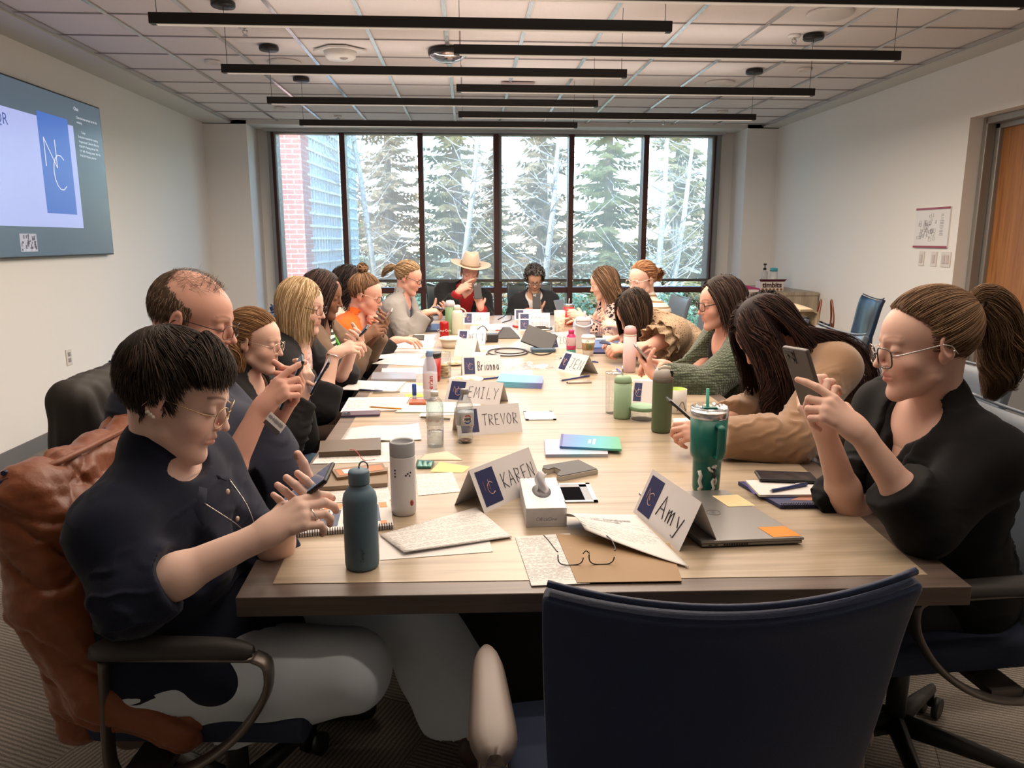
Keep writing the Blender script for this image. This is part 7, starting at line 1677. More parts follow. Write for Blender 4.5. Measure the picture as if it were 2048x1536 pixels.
t = vessel('water_bottle', 'pale cream carry loop bottle beside the cola can', 'bottle', 914, 668, [(0, 0), (.043, 0), (.046, .006), (.046, .150), (.040, .170), (.026, .178)], P_('cream_green', (.58, .60, .50), .45), [('cap', [(.028, .178), (.028, .205), (.020, .212), (0, .212)], P_('cream_cap', (.62, .62, .55), .4))])
MB().tube(spline([(.028, 0, .19), (.062, 0, .17), (.065, 0, .13), (.045, 0, .12)], 14), .005, 8).build('handle', _M['cream_cap'], t)
t = vessel('soda_can', 'small red soda can left of the pale bottle', 'can', 889, 677, [(0, .002), (.024, 0), (.031, .008), (.033, .012), (.033, .108), (.027, .120), (.026, .118), (0, .117)], P_('can_red', (.40, .012, .015), .25, .4)); text('can_text', 'Coca-Cola', .022, _M['logo_white'], t, Matrix.Translation((0, -.0338, .06)) @ Matrix.Rotation(radians(90), 4, 'X'))
for px, yb, lab, r in ((901, 698, 'white paper bowl with an oval lid beside the turned card', .075), (1228, 715, 'white paper bowl with a lid beside the coffee cup', .070)):
    t = thing('takeaway_bowl', lab, 'bowl', base(px, yb - 3)); MB().lathe([(0, 0), (r * .62, 0), (r * .70, .004), (r * .86, .052)], n=36).build('bowl', P_('bagasse', (.66, .60, .50), .7), t); MB().lathe([(r * .86, .052), (r, .055), (r, .060), (r * .8, .068), (0, .070)], n=36).build('lid', P_('bowl_lid', (.70, .65, .55), .5), t)
for px, py, rx, lab in ((932, 763, .085, 'cream paper plate of food in front of the Brianna card'), (908, 730, .055, 'small cream paper plate beside the glass jar')):
    t = thing('paper_plate', lab, 'plate', base(px, py)); MB().lathe([(0, .002), (rx * .6, .002), (rx, .012), (rx, .014), (rx * .6, .005), (0, .005)], n=32).build('plate', _M['bowl_lid'], t)
    mb = MB()
    for k in range(5): mb.ball((random.uniform(-.5, .5) * rx, random.uniform(-.4, .4) * rx, .012), (.014, .011, .008), None, 8, 6)
    mb.build('food', P_('crumbs', (.62, .50, .32), .9), t)
# --- front left documents ---
t = sheet('spiral bound workbook with navy and orange charts at near left', [(555, 1079), (787, 1058), (779, 1006), (596, 1022)], z=.0006, th=.009, cat='workbook', name='spiral_workbook', m=P_('page_cream', (.72, .70, .68), .6))
for i, (x0, x1) in enumerate(((590, 608), (612, 630), (635, 653), (657, 675))): onto(t, 'chart_bar', [(x0, 1065 - i), (x1, 1063 - i), (x1 + 8, 1030 - i), (x0 + 11, 1031 - i)], P_('chart_navy', (.02, .05, .13)), .0097); onto(t, 'chart_heading', [(x0 + 12, 1029 - i), (x1 + 8, 1028 - i), (x1 + 12, 1018 - i), (x0 + 15, 1019 - i)], P_('chart_orange', (.68, .24, .05)), .0097)
onto(t, 'chart_panel', [(686, 1055), (762, 1049), (757, 1016), (688, 1021)], P_('chart_navy', (.02, .05, .13)), .0097); onto(t, 'chart_panel', [(760, 1022), (775, 1021), (772, 1011), (757, 1012)], _M['chart_orange'], .0099); onto(t, 'chart_panel', [(762, 1056), (775, 1055), (773, 1048), (761, 1049)], _M['chart_orange'], .0099)
def spiral(name, A, B_, parent, n=44, r=.008, off=.006):
    a, b = base(*A), base(*B_); M_ = Matrix.Rotation(-parent.rotation_euler.z, 3, 'Z'); d = (b - a).normalized(); u = V(-d.y, d.x, 0); mb = MB()
    for k in range(n):
        c = a.lerp(b, (k + .5) / n); pts = [M_ @ (c + u * (r * cos(q)) + V(0, 0, off + r * sin(q)) - V(parent.location.x, parent.location.y, TZ)) for q in [2 * pi * j / 10 for j in range(10)]]
        mb.tube(pts, .0011, 5, closed=True)
    return mb.build(name, P_('coil_black', (.015, .015, .03), .35), parent)
spiral('coil', (556, 1077), (786, 1057), t, 46)
sheet('white sheet beneath the stapled handout left of the middle', [(760, 1121), (986, 1104), (978, 1078), (758, 1072)], z=.0005)
sheet('stapled printed handout with handwritten notes before the Karen card', [(808, 1112), (1024, 1077), (952, 1018), (760, 1073)], txt_m, .0013, .0016, curl=lambda u, v: .005 * (1 - v) * (1 - u) + .002)
sheet('printed sheet under the brown notebook at left', [(608, 1009), (782, 1000), (776, 975), (640, 985)], txt_m, .0006)
nb = sheet('brown soft cover notebook at near left', [(628, 984), (775, 975), (776, 943), (655, 948)], P_('kraft_tan', (.24, .175, .115), .65), .0015, .012, 'notebook', 'notebook')
pc = sheet('orange framed patterned card case lying on the brown notebook', [(675, 970), (775, 956), (766, 940), (664, 953)], P_('case_brown', (.20, .12, .06), .5), .0140, .008, 'case', 'phone_case'); onto(pc, 'orange_art', [(680, 966), (768, 954), (762, 944), (671, 955)], P_('case_orange', (.55, .16, .05), .5), .0223)
onto(pc, 'art_patch', [(690, 963), (706, 961), (700, 953), (684, 955)], _M['logo_white'], .0230)
lb = sheet('long dark brown leather notebook lying on papers at left', [(638, 916), (762, 911), (762, 886), (641, 893)], P_('bronze_leather', (.085, .058, .034), .35, .2), .0016, .018, 'notebook', 'leather_notebook')
sheet('large printed sheet beneath the leather notebook', [(624, 928), (800, 924), (790, 885), (652, 890)], txt_m, .0005)
MB_ = MB().tube(spline([base(700, 912) + V(0, 0, .021), base(712, 915) + V(0, 0, .022), base(728, 922) + V(0, 0, .003), base(750, 920) + V(0, 0, .002)], 20), .0012, 5); tag(MB_.build('red_cord', P_('red_cord', (.5, .03, .04))), 'thin red bookmark cord trailing off the leather notebook', 'cord')
sheet('wrinkled printed sheet behind the leather notebook', [(679, 886), (843, 881), (837, 848), (696, 860)], txt_m, .0006, curl=lambda u, v: .004 + .004 * sin(6 * u))
sheet('yellow sticky paper tucked under the brown notebook', [(676, 955), (742, 953), (742, 934), (690, 936)], P_('sticky_yellow', (.72, .62, .25), .7), .0003, cat='sticky note', name='sticky_note')
sheet('pale yellow paper scrap right of the pale grey tumbler', [(860, 944), (925, 946), (941, 934), (880, 924)], P_('sticky_yellow', (.72, .62, .25), .7), .0004, cat='sticky note', name='sticky_note')
sheet('crumpled cream napkin right of the pale grey tumbler', [(836, 921), (925, 921), (894, 903), (848, 910)], P_('napkin', (.70, .60, .46), .9), .001, cat='napkin', name='napkin', curl=lambda u, v: .007 * sin(pi * u) * sin(pi * v))
sheet('teal snack wrapper between the tumbler and yellow scrap', [(834, 938), (862, 938), (868, 926), (836, 924)], P_('wrapper_teal', (.05, .20, .18), .25, .3), .002, .006, 'wrapper', 'snack_wrapper', curl=lambda u, v: .006 * abs(sin(9 * u)) * sin(pi * v))
sheet('printed sheet just right of the pale grey tumbler', [(836, 992), (921, 984), (905, 945), (832, 950)], txt_m, .0006)
# --- front middle ---
t = thing('tissue_box', 'white marble patterned tissue box with tissue pulled up', 'box', (base(1093, 1040) + V(.005, .09, 0)), radians(0))
q0, q1 = base(1052, 1055), base(1134, 1055); t.location = ((q0.x + q1.x) / 2, q0.y + .115, TZ); wb = (q1 - q0).length
MB().bb((-wb / 2, -.115, 0), (wb / 2, .115, .048)).build('carton', mat('marble_card', (.60, .60, .63), .45, noise=(18, .12)), t, bevel=.001)
MB().lathe([(0, .0482), (.024, .0482), (.024, .0486), (0, .0486)], (0, .01, 0), 28, Matrix.Diagonal((1, 2.2, 1))).build('slot', P_('slot_dark', (.12, .12, .13)), t)
MB().grid(lambda u, v: V(.030 * (u - .5) * (1 - .2 * v) + .004 * sin(7 * v), .01 + (.016 * sin(6 * u) + .03 * (v - .3)), .045 + .050 * v - .012 * abs(u - .5) * v), 10, 8, .0008).build('tissue', P_('tissue_white', (.70, .69, .72), .9), t)
text('box_print', 'OfficeOne', .012, P_('grey_ink', (.2, .2, .24)), t, Matrix.Translation((.0, -.1155, .020)) @ Matrix.Rotation(radians(90), 4, 'X'))
# cable hatch, its lid, the closed one
def hatch(px4, lab, closed=False):
    P = [base(*q) for q in px4]; c = sum(P, V(0, 0, 0)) / 4; t = thing('cable_hatch', lab, 'hatch', c); x = max(p.x for p in P) - min(p.x for p in P); y = max(p.y for p in P) - min(p.y for p in P); x *= .94
    fr = mat('hatch_aluminium', (.45, .46, .47), .35, .6); mb = MB(); w = .012; z = .0035
    for a, b in (((-x / 2, -y / 2, 0), (x / 2, -y / 2 + w, z)), ((-x / 2, y / 2 - w, 0), (x / 2, y / 2, z)), ((-x / 2, -y / 2, 0), (-x / 2 + w, y / 2, z)), ((x / 2 - w, -y / 2, 0), (x / 2, y / 2, z))): mb.bb(a, b)
    mb.build('rim', fr, t); MB().bb((-x / 2 + w, -y / 2 + w, .0003), (x / 2 - w, y / 2 - w, .0016 if not closed else .003)).build('well_shade' if not closed else 'cover', mat('well_shade_black', (.008, .008, .01), 1, spec=0) if not closed else P_('cover_cream', (.66, .62, .55), .4), t)
    if not closed: MB().bb((-x / 2 + w, y / 2 - w - .02, .0016), (x / 2 - w, y / 2 - w, .0028)).bb((x / 2 - w - .02, -y / 2 + w, .0016), (x / 2 - w, y / 2 - w, .0028)).build('inner_step', P_('well_step', (.20, .21, .23), .4, .4), t)
    else: MB().bb((-.03, -y / 2 + w, .003), (.03, -y / 2 + w + .006, .0036)).build('finger_slot', P_('slot_grey', (.3, .28, .24)), t)
hatch([(1118, 1005), (1197, 1005), (1180, 969), (1110, 969)], 'open cable hatch sunk in the table right of the tissue box'); hatch([(1049, 841), (1113, 840), (1106, 824), (1047, 824)], 'closed cable hatch set in the middle of the table', True)
P = [base(*q) for q in ((1158, 929), (1196, 948), (1121, 963), (1113, 960), (1122, 951), (1108, 945), (1096, 949), (1084, 947), (1085, 941))]; c = sum(P, V(0, 0, 0)) / 9
t = thing('hatch_lid', 'loose dark grey hatch lid with a notched corner lying on the table', 'lid', c); pl_ = [((p - c).x, (p - c).y) for p in P]
MB().prism(pl_, .0, .014).build('core', P_('lid_edge', (.5, .47, .43), .5), t, bevel=.001); MB().prism([(x * .97, y * .97) for x, y in pl_], .0141, .0165).build('rubber_face', P_('lid_rubber', (.10, .10, .10), .7), t)
def gradm(name, cs):
    m = mat(name, cs[0], .3); nt, B, N, L = nodes(m); tc = N('ShaderNodeTexCoord'); sp = N('ShaderNodeSeparateXYZ'); L(tc.outputs['Object'], sp.inputs[0]); mr = N('ShaderNodeMapRange'); L(sp.outputs[0], mr.inputs[0]); mr.inputs[1].default_value = -.11; mr.inputs[2].default_value = .11
    cr = N('ShaderNodeValToRGB'); cr.color_ramp.elements[0].color = (*cs[0], 1); cr.color_ramp.elements[1].color = (*cs[-1], 1)
    for i, q in enumerate(cs[1:-1]): e = cr.color_ramp.elements.new((i + 1) / (len(cs) - 1)); e.color = (*q, 1)
    L(mr.outputs[0], cr.inputs[0]); L(cr.outputs[0], B.inputs['Base Color']); return m
sheet('iridescent cellophane wrapped notebook under the gradient booklet', [(1091, 915), (1216, 914), (1210, 885), (1088, 884)], gradm('cellophane', [(.34, .32, .50), (.22, .42, .55), (.5, .46, .52)]), .0003, .010, 'notebook', 'wrapped_notebook')
g2_ = sheet('booklet with a blue to green gradient cover and white lettering', [(1120, 903), (1243, 909), (1238, 884), (1123, 878)], gradm('booklet_gradient', [(.09, .09, .36), (.05, .22, .45), (.06, .40, .42), (.10, .42, .20)]), .0110, .007, 'booklet', 'gradient_booklet')
onto(g2_, 'spine', [(1119, 903), (1124, 903), (1127, 878), (1122, 878)], P_('spine_indigo', (.03, .02, .22)), .0181)
for k, (wd, x) in enumerate((('ALBERTA', -.002), ('INNOVATES', .013))): text('cover_text', wd, .0125, _M['logo_white'], g2_, Matrix.Translation((x, .0, .0072)) @ Matrix.Rotation(radians(90), 4, 'Z'), bold=.0004)
# folder, curled page, glasses
fo = sheet('kraft folder lying beneath the curled page at the front of the table', [(1154, 1168), (1364, 1165), (1340, 1090), (1112, 1070)], P_('kraft_folder', (.33, .215, .115), .7), .0024, .0012, 'folder', 'paper_folder')
sheet('densely printed page under the kraft folder beside the front edge', [(1063, 1173), (1180, 1168), (1140, 1068), (1030, 1075)], txt2_m, .0004, .0016)
lens_c = glassm.copy(); lens_c.name = 'lens_clear'
for n_ in lens_c.node_tree.nodes:
    if n_.type == 'BSDF_TRANSPARENT': n_.inputs[0].default_value = (1, 1, 1, 1)
    if n_.type == 'MAP_RANGE': n_.inputs[3].default_value = .01; n_.inputs[4].default_value = .15
P = [base(*q) for q in ((1170, 1085), (1378, 1138), (1272, 1033), (1111, 1039))]; c = sum(P, V(0, 0, 0)) / 4; a = math.atan2(P[1].y - P[0].y, P[1].x - P[0].x) + .18; Ri = Matrix.Rotation(-a, 3, 'Z'); lc = [Ri @ (p - c) for p in P]
def cp(u, v):
    p = lc[0].lerp(lc[1], u).lerp(lc[3].lerp(lc[2], u), v); return p + V(0, 0, .0045 + .040 * (1 - u) ** 1.5 * (.35 + .65 * sin(pi * min(1, v + .15))) )
fg = tag(MB().grid(cp, 20, 20, -.0006).build('facilitator_page', paper_print('guide_page', .0085, .30, (.25, .25, .27), half=(.125, .09), margin=(.02, .022), wl=120), None, (c.x, c.y, TZ), (0, 0, a)), 'curled printed guide page resting over the kraft folder', 'paper')
for k, s_ in enumerate(('Facilitator Guide - The Briefing Note', '(Alberta Provincial)')):
    me = textmesh(s_, .0105, bold=.0003)
    for v in me.vertices:
        x, y = v.co.x, v.co.y; u = .5 + x / .235; vv = .83 - k * .075 + y / .165; q = cp(min(max(u, 0), 1), min(max(vv, 0), 1)); v.co = q + V(0, 0, .0022)
    me.materials.clear(); me.materials.append(_M['grey_ink']); link('title_text', me, fg)
t = thing('eyeglasses', 'half rimmed dark eyeglasses resting on the folder', 'glasses', base(1172, 1133) + V(0, 0, .004)); t.rotation_euler = (0, 0, radians(0)); dm = mat('dark_rim', (.02, .018, .02), .25, .5)
for s in (-1, 1):
    xs_ = [s * (.033 + .026 * cos(q)) for q in [radians(a_) for a_ in range(-200, 21, 20)]]
    MB().tube([V(s * .033 + .027 * math.copysign(abs(cos(q)) ** .6, cos(q)), 0, .020 + .020 * math.copysign(abs(sin(q)) ** .7, sin(q))) for q in [radians(a_) for a_ in range(-185, 6, 12)]], .0013, 6).build('lower_rim', dm, t)
    MB().prism([(s * .033 + .026 * math.copysign(abs(cos(q)) ** .6, cos(q)), .020 + .019 * math.copysign(abs(sin(q)) ** .7, sin(q))) for q in [2 * pi * k / 24 for k in range(24)]], -.0004, .0004, lambda p: V(p.x, p.z, p.y)).build('lens', lens_c, t)
    MB().tube(spline([(s * .060, 0, .030), (s * .064, .01, .031), (s * .066 if s > 0 else -.072, .07, .026), (s * .060 if s > 0 else -.078, .12, .018)], 16), .0014, 6).build('temple', dm, t)
MB().tube(spline([(-.007, 0, .025), (0, .003, .030), (.007, 0, .025)], 8), .0012, 6).build('bridge', dm, t)
# laptop
P = [base(*q) for q in ((1402, 1098), (1608, 1090), (1513, 1000), (1352, 994))]; c = (P[0] + P[1]) / 2; ax = (P[1] - P[0]); wl_ = ax.length; rz = math.atan2(ax.y, ax.x); dp_ = .335
t = thing('laptop', 'closed silver laptop with sticky notes beside the Amy card', 'laptop', c, rz + radians(0)); sv = mat('laptop_silver', (.27, .265, .26), .35, .7)
sk = -.055
def lp(z0, z1, ins=0): 
    b = [(-wl_ / 2 + ins, ins), (wl_ / 2 - ins, ins), (wl_ / 2 - ins + sk, dp_ - ins), (-wl_ / 2 + ins + sk, dp_ - ins)]; return MB().prism(b, z0, z1)
lp(.003, .0105, .003).build('base', sv, t, bevel=.002); lp(.0112, .0185).build('lid', sv, t, bevel=.0025); lp(.0100, .0115, .004).build('seam', black_m, t)
mb = MB()
for k in range(10): mb.box((-.065 + k * .0058, .0028, .0066), (.0042, .001, .0042))
mb.build('vent', black_m, t); MB().box((-.098, .0028, .0066), (.008, .001, .0025)).box((-.084, .0028, .0066), (.008, .001, .0025)).build('usb_port', black_m, t, bevel=.0005)
MB().tube([(-.03 + .017 * cos(q), .17 + .017 * sin(q), .0187) for q in [2 * pi * k / 28 for k in range(28)]], .0008, 4, closed=True).build('logo_ring', P_('logo_dark', (.10, .10, .10), .3, .5), t)
text('logo_letters', 'DELL', .011, _M['logo_dark'], t, Matrix.Translation((-.03, .17, .0187)) @ Matrix.Rotation(radians(90), 4, 'Z'))
for nm, lab, x0, y0, w_, h_, col in (('sticky_note', 'orange sticky note on the near corner of the laptop lid', .050, .006, .066, .062, (.80, .27, .03)), ('sticky_note', 'pale yellow sticky note on the far edge of the laptop lid', .022, .205, .070, .085, (.76, .62, .34))):
    n_ = MB().prism([(x0, y0), (x0 + w_, y0 + .001), (x0 + w_ - .012, y0 + h_), (x0 - .012, y0 + h_ - .002)], .0189, .0193).build(nm, P_('note_%d' % int(col[1] * 100), col, .7), None, c, (0, 0, rz)); tag(n_, lab, 'sticky note')
# notebooks of the near right person
wb_ = sheet('navy spiral workbook at the right edge under the writing pad', [(1560, 1018), (1726, 1015), (1680, 968), (1476, 970)], P_('navy_cover', (.012, .022, .10), .4), .0004, .010, 'workbook', 'spiral_workbook')
spiral('coil', (1562, 1017), (1724, 1014), wb_, 34, .008, .006); onto(wb_, 'copper_arc', [(1580, 1008), (1680, 1010), (1665, 1002), (1600, 1001)], P_('copper_print', (.35, .14, .08)), .0106)
for k in range(6): onto(wb_, 'pale_square', [(1672 + k % 3 * 14, 1000 - k // 3 * 8), (1680 + k % 3 * 14, 1000 - k // 3 * 8), (1678 + k % 3 * 14, 996 - k // 3 * 8), (1670 + k % 3 * 14, 996 - k // 3 * 8)], P_('pale_square', (.6, .6, .66)), .0107)
pd = sheet('white lined writing pad lying on the navy workbook', [(1518, 1002), (1668, 1001), (1637, 971), (1490, 972)], lined_m, .0112, .006, 'notepad', 'writing_pad'); onto(pd, 'blue_tab', [(1497, 985), (1512, 1000), (1506, 1001), (1484, 973)], _M['spine_indigo'], .0176)
q = base(1570, 970); phx = Matrix.Rotation(radians(80), 3, 'Z'); phone('smartphone', 'black smartphone lying face up on the writing pad at right', V(q.x, q.y, TZ + .0245), phx, dims=(.077, .158, .009), screen=(.02, .02, .025, .3))
def pen(label, A, B_, col, z=.006, r=.0045, tipc=(.4, .4, .4), clip=True, name='pen', z2=None):
    a, b = base(*A) + V(0, 0, z), base(*B_) + V(0, 0, z2 or z); t = thing(name, label, 'pen', (a + b) / 2); d = (b - a).normalized(); L_ = (b - a).length / 2
    m_ = P_('pen_%d_%d_%d' % tuple(int(q * 99) for q in col), col, .35)
    MB().tube([d * -L_ * .86, d * L_], r, 10).build('barrel', m_, t); MB().tube([d * -L_, d * -L_ * .86], [r * .25, r * .85], 10).build('tip', P_('pen_tip_%d' % int(tipc[0] * 99), tipc, .3, .6), t)
    if clip: MB().tube([d * L_ * .9 + V(0, 0, r * 1.4), d * L_ * .35 + V(0, 0, r * 1.4)], r * .25, 6).build('clip', st, t)
pen('navy pen lying on the writing pad at the right', (1538, 998), (1612, 984), (.02, .04, .16), .0225); pen('navy pen in the middle of the table beside a black marker', (1119, 764), (1179, 754), (.02, .03, .14), .006)
pen('black and white marker pen beside the navy pen', (1132, 768), (1183, 766), (.50, .48, .45), .006, .0055, (.05, .05, .05)); pen('navy pen passing behind the JEN card', (1116, 718), (1196, 727), (.02, .03, .16), .007)
pen('navy pen in front of the Brianna card', (962, 761), (1000, 757), (.02, .03, .16), .006); pen('orange pencil on the handwritten pages at left', (738, 820), (803, 824), (.62, .28, .05), .013, .0038, (.5, .4, .3), False, 'pencil')
pen('dark pen lying along the left papers beneath the blonde person', (716, 782), (765, 785), (.03, .04, .12), .006); pen('grey stylus lying left of the glue stick', (742, 788), (800, 786), (.30, .29, .25), .006, .004, (.4, .4, .4), False, 'stylus')
pen('dark pen lying in front of the TREVOR card', (838, 837), (900, 841), (.18, .16, .12), .006, clip=False); pen('red pen near the far middle speakerphone', (990, 662), (1013, 662), (.5, .03, .03), .006, clip=False); pen('short red marker left of the JENNIFER card', (1026, 654), (1036, 656), (.5, .03, .03), .008, .009, clip=False)
pen('blue pen lying left of the blush pink bottle', (1233, 740), (1243, 748), (.05, .1, .45), .006)
# --- left row documents ---
pzz = mat('phone_purple', (.085, .05, .09), .35)
q = base(722, 830); phone('smartphone', 'dark purple smartphone lying face down at the table edge', V(q.x, q.y, TZ + .006), Matrix.Rotation(radians(94), 3, 'Z') @ Matrix.Rotation(radians(180), 3, 'Y'), back=(.085, .05, .09), col=(.085, .05, .09))
sheet('stack of handwritten pages behind the purple phone', [(681, 826), (806, 822), (820, 796), (698, 797)], hand_m, .0006, .004); sheet('ruled notebook page with teal margin right of the handwritten stack', [(790, 826), (910, 826), (912, 806), (820, 806)], P_('teal_page', (.50, .62, .58), .6), .0005, .004, 'notebook', 'open_notebook')
sheet('printed page lying under the EMILY card', [(838, 834), (965, 826), (960, 806), (850, 810)], txt_m, .0003); sheet('printed page with navy boxes beside the dark pen', [(680, 780), (792, 784), (812, 765), (712, 762)], txt_m, .0006, .003)
sheet('printed page spread behind the glue stick', [(798, 785), (870, 783), (866, 766), (812, 766)], txt_m, .0004); sheet('lime sticky note beneath the glue stick', [(812, 795), (850, 794), (843, 788), (810, 789)], P_('lime_note', (.50, .66, .06), .7), .0008, cat='sticky note', name='sticky_note')
sheet('pale yellow sticky note by the tall pale bottle', [(828, 772), (848, 771), (848, 766), (832, 766)], _M['sticky_yellow'], .0012, cat='sticky note', name='sticky_note')
tb = sheet('grey tablet computer with a pale edge at the left of the table', [(742, 762), (832, 763), (832, 749), (746, 749)], P_('tablet_silver', (.40, .42, .48), .3, .4), .0008, .012, 'tablet', 'tablet'); sheet('handwritten page behind the grey tablet', [(762, 751), (848, 748), (846, 736), (764, 737)], hand_m, .0005)
sheet('wide handwritten sheet before the taupe coat', [(744, 728), (850, 733), (852, 718), (770, 719)], hand_m, .0006, .002); sheet('printed colour page with orange block beside the left row', [(742, 718), (838, 719), (850, 708), (768, 707)], txt_m, .0008, .002); sheet('printed page with charts overlapping the left table edge', [(762, 706), (860, 706), (868, 698), (790, 697)], txt_m, .0007)
sheet('thick stack of printed pages near the orange shirt', [(780, 699), (866, 699), (872, 684), (806, 684)], txt_m, .0006, .010); sheet('printed page beneath the hand of the orange shirt', [(812, 684), (866, 684), (872, 670), (830, 669)], txt_m, .0006, .002)
onto_ = sheet('dark smartphone under the fingers of the orange shirt', [(822, 682), (848, 682), (849, 673), (826, 673)], P_('black_glass', (.01, .012, .014), .1), .003, .008, 'phone', 'smartphone'); lb2 = sheet('closed dark laptop with pens beside the grey cardigan', [(825, 664), (882, 664), (886, 651), (834, 651)], P_('dark_folder', (.05, .06, .12), .4), .0006, .014, 'laptop', 'laptop')
pn2 = sheet('grey tablet in front of the grey cardigan', [(862, 641), (900, 641), (902, 634), (868, 634)], P_('tablet_grey', (.25, .25, .27), .4), .0008, .010, 'tablet', 'tablet')
bk3 = [base(*q) for q in ((991, 771), (1083, 776), (1086, 762), (1000, 755))]
for k in range(3): sheet('blue covered notepad, %s of the stack of three' % ('bottom', 'middle', 'top')[k], [(991 + k, 774), (1083 + k, 778), (1087 - k, 763), (1001, 757)], gradm('notepad_blue', [(.14, .55, .72), (.14, .48, .70), (.20, .22, .55)]), .0006 + k * .009, .0085, 'notepad', 'notepad', 'stacked blue notepads')
sheet('pale sticky pad behind the blue notepads', [(1024, 756), (1068, 756), (1063, 742), (1026, 742)], P_('pad_cream', (.62, .58, .46), .7), .0006, .006, 'notepad', 'sticky_pad')
t = thing('plastic_bag', 'crumpled clear plastic bag in the middle of the table', 'bag', base(1062, 737)); rnd = random.Random(8); 
MB().grid(lambda u, v: V(.10 * (u - .5) * 2 * (1 - .3 * sin(8 * v)) , .035 * (v - .5) * 2, .004 + .035 * sin(pi * u) * sin(pi * v) * (.6 + .4 * sin(13 * u + 5 * v)) + .004 * sin(30 * u + 11 * v)), 30, 18).build('film', glassm, t)
# electronics in the middle
dk_ = P_('device_black', (.018, .018, .02), .35)
t = thing('conference_controller', 'tilted black touch controller on a wedge foot left of the ZOYA card', 'controller', base(1086, 703)); MB().box((0, 0, .012), (.15, .09, .024)).build('foot', P_('foot_bluegrey', (.05, .10, .15), .3), t, bevel=.006); MB().box((-.02, .04, .075), (.20, .012, .13), Matrix.Rotation(radians(-35), 3, 'X') @ Matrix.Rotation(radians(24), 3, 'Y')).build('panel', dk_, t, bevel=.004)
t = thing('speaker_pod', 'black wedge shaped speakerphone behind the power brick', 'speaker', base(1015, 676)); MB().add([(-.09, -.05, 0), (.09, -.05, 0), (.09, .06, 0), (-.09, .06, 0), (-.03, .0, .075), (.02, -.0, .075), (.02, .03, .075), (-.03, .03, .075)], [(0, 3, 2, 1), (4, 5, 6, 7), (0, 1, 5, 4), (1, 2, 6, 5), (2, 3, 7, 6), (3, 0, 4, 7)]).build('wedge', dk_, t, bevel=.006)
t = thing('power_brick', 'black power adapter block with a looped cable', 'adapter', base(984, 684)); MB().box((0, 0, .03), (.085, .06, .055)).build('block', dk_, t, bevel=.008); MB().tube(spline([(-.04, 0, .03), (-.09, .03, .05), (-.14, .08, .03), (-.20, .10, .004)], 20), .004, 6).build('cable', dk_, t)
t = tag(MB().box((0, 0, .008), (.20, .12, .014)).build('laptop', dk_, None, base(1082, 670), (0, 0, radians(-12)), bevel=.004), 'flat black device with tangled cables beside the JENNIFER card', 'laptop')
cab = lambda lab, pts, r=.004, n=60: tag(MB().tube(spline(pts, n), r, 6).build('cable', P_('cable_black', (.02, .018, .016), .5)), lab, 'cable', 'loose cables on the table')
el = lambda cx, cy, rx, ry, k0, k1, n, zz=.006: [base(cx + rx * cos(2 * pi * k / n), cy + ry * sin(2 * pi * k / n)) + V(0, 0, zz) for k in range(k0, k1)]
cab('coiled black cable looping left of the touch controller', el(1016, 706, 40, 8, 0, 13, 12) + el(1020, 706, 30, 5.5, 0, 12, 12, .012) + [base(1075, 711) + V(0, 0, .005), base(1098, 709) + V(0, 0, .005), base(1106, 702) + V(0, 0, .006)], n=140)
cab('tangled black cable lying on the flat device', el(1082, 665, 22, 3, 0, 11, 10, .026) + el(1086, 663, 17, 2.4, 0, 9, 10, .03), n=90)
cab('black cable running left of the far name card', [base(996, 640) + V(0, 0, .005), base(1004, 636) + V(0, 0, .005), base(1020, 634) + V(0, 0, .03), base(1022, 640) + V(0, 0, .006), base(1005, 646) + V(0, 0, .005)])
cab('cable from the power brick towards the HEIDI card', [base(975, 662) + V(0, 0, .005), base(966, 657) + V(0, 0, .02), base(955, 660) + V(0, 0, .006)])
# --- right row documents ---
sheet('open workbook spread under the blush pink bottle', [(1262, 766), (1312, 770), (1300, 752), (1254, 750)], P_('orange_white', (.66, .42, .30), .6), .0006, .003, 'workbook', 'open_workbook'); sheet('open printed workbook before the green cardigan', [(1264, 782), (1390, 776), (1345, 758), (1268, 762)], txt_m, .0010, .006, 'workbook', 'open_workbook')
sheet('orange covered folder edge under the printed workbook', [(1266, 784), (1312, 788), (1310, 770), (1264, 768)], P_('folder_orange', (.68, .30, .03), .6), .0004, .004, 'folder', 'folder'); pn3 = sheet('white notebook corner at the right table edge', [(1330, 770), (1392, 774), (1360, 755), (1322, 758)], paper_m, .0075, .003)
sheet('blue laptop and papers under the bending person', [(1180, 700), (1250, 700), (1246, 684), (1182, 684)], P_('blue_sleek', (.10, .20, .42), .3), .0008, .016, 'laptop', 'laptop'); sheet('navy spiral notebook behind the coffee cup', [(1182, 708), (1215, 708), (1216, 699), (1183, 699)], _M['navy_cover'], .0006, .010, 'notebook', 'notebook')
sheet('printed page near the striped shirt', [(1190, 682), (1240, 683), (1236, 672), (1192, 672)], txt_m, .0006); sheet('dark tablet between white jug and striped shirt', [(1178, 676), (1205, 676), (1203, 668), (1178, 668)], P_('dark_tablet', (.02, .02, .024), .2), .003, .010, 'tablet', 'tablet')
sheet('navy papers and booklet beneath the tan sweater phone', [(1350, 868), (1420, 872), (1405, 836), (1346, 838)], txt_m, .0006, .002); sheet('dark booklet beside the teal travel mug', [(1354, 862), (1392, 866), (1380, 850), (1350, 850)], P_('dark_folder', (.05, .06, .12), .4), .0030, .006, 'booklet', 'booklet')
sheet('printed page behind the HEIDI card', [(940, 660), (1000, 660), (998, 652), (942, 652)], txt_m, .0006); sheet('white sheet in the middle beside the turned card', [(945, 702), (1000, 698), (996, 690), (946, 693)], paper_m, .0006); sheet('white notes near the far centre', [(960, 656), (1010, 654), (1006, 648), (962, 649)], paper_m, .0010)
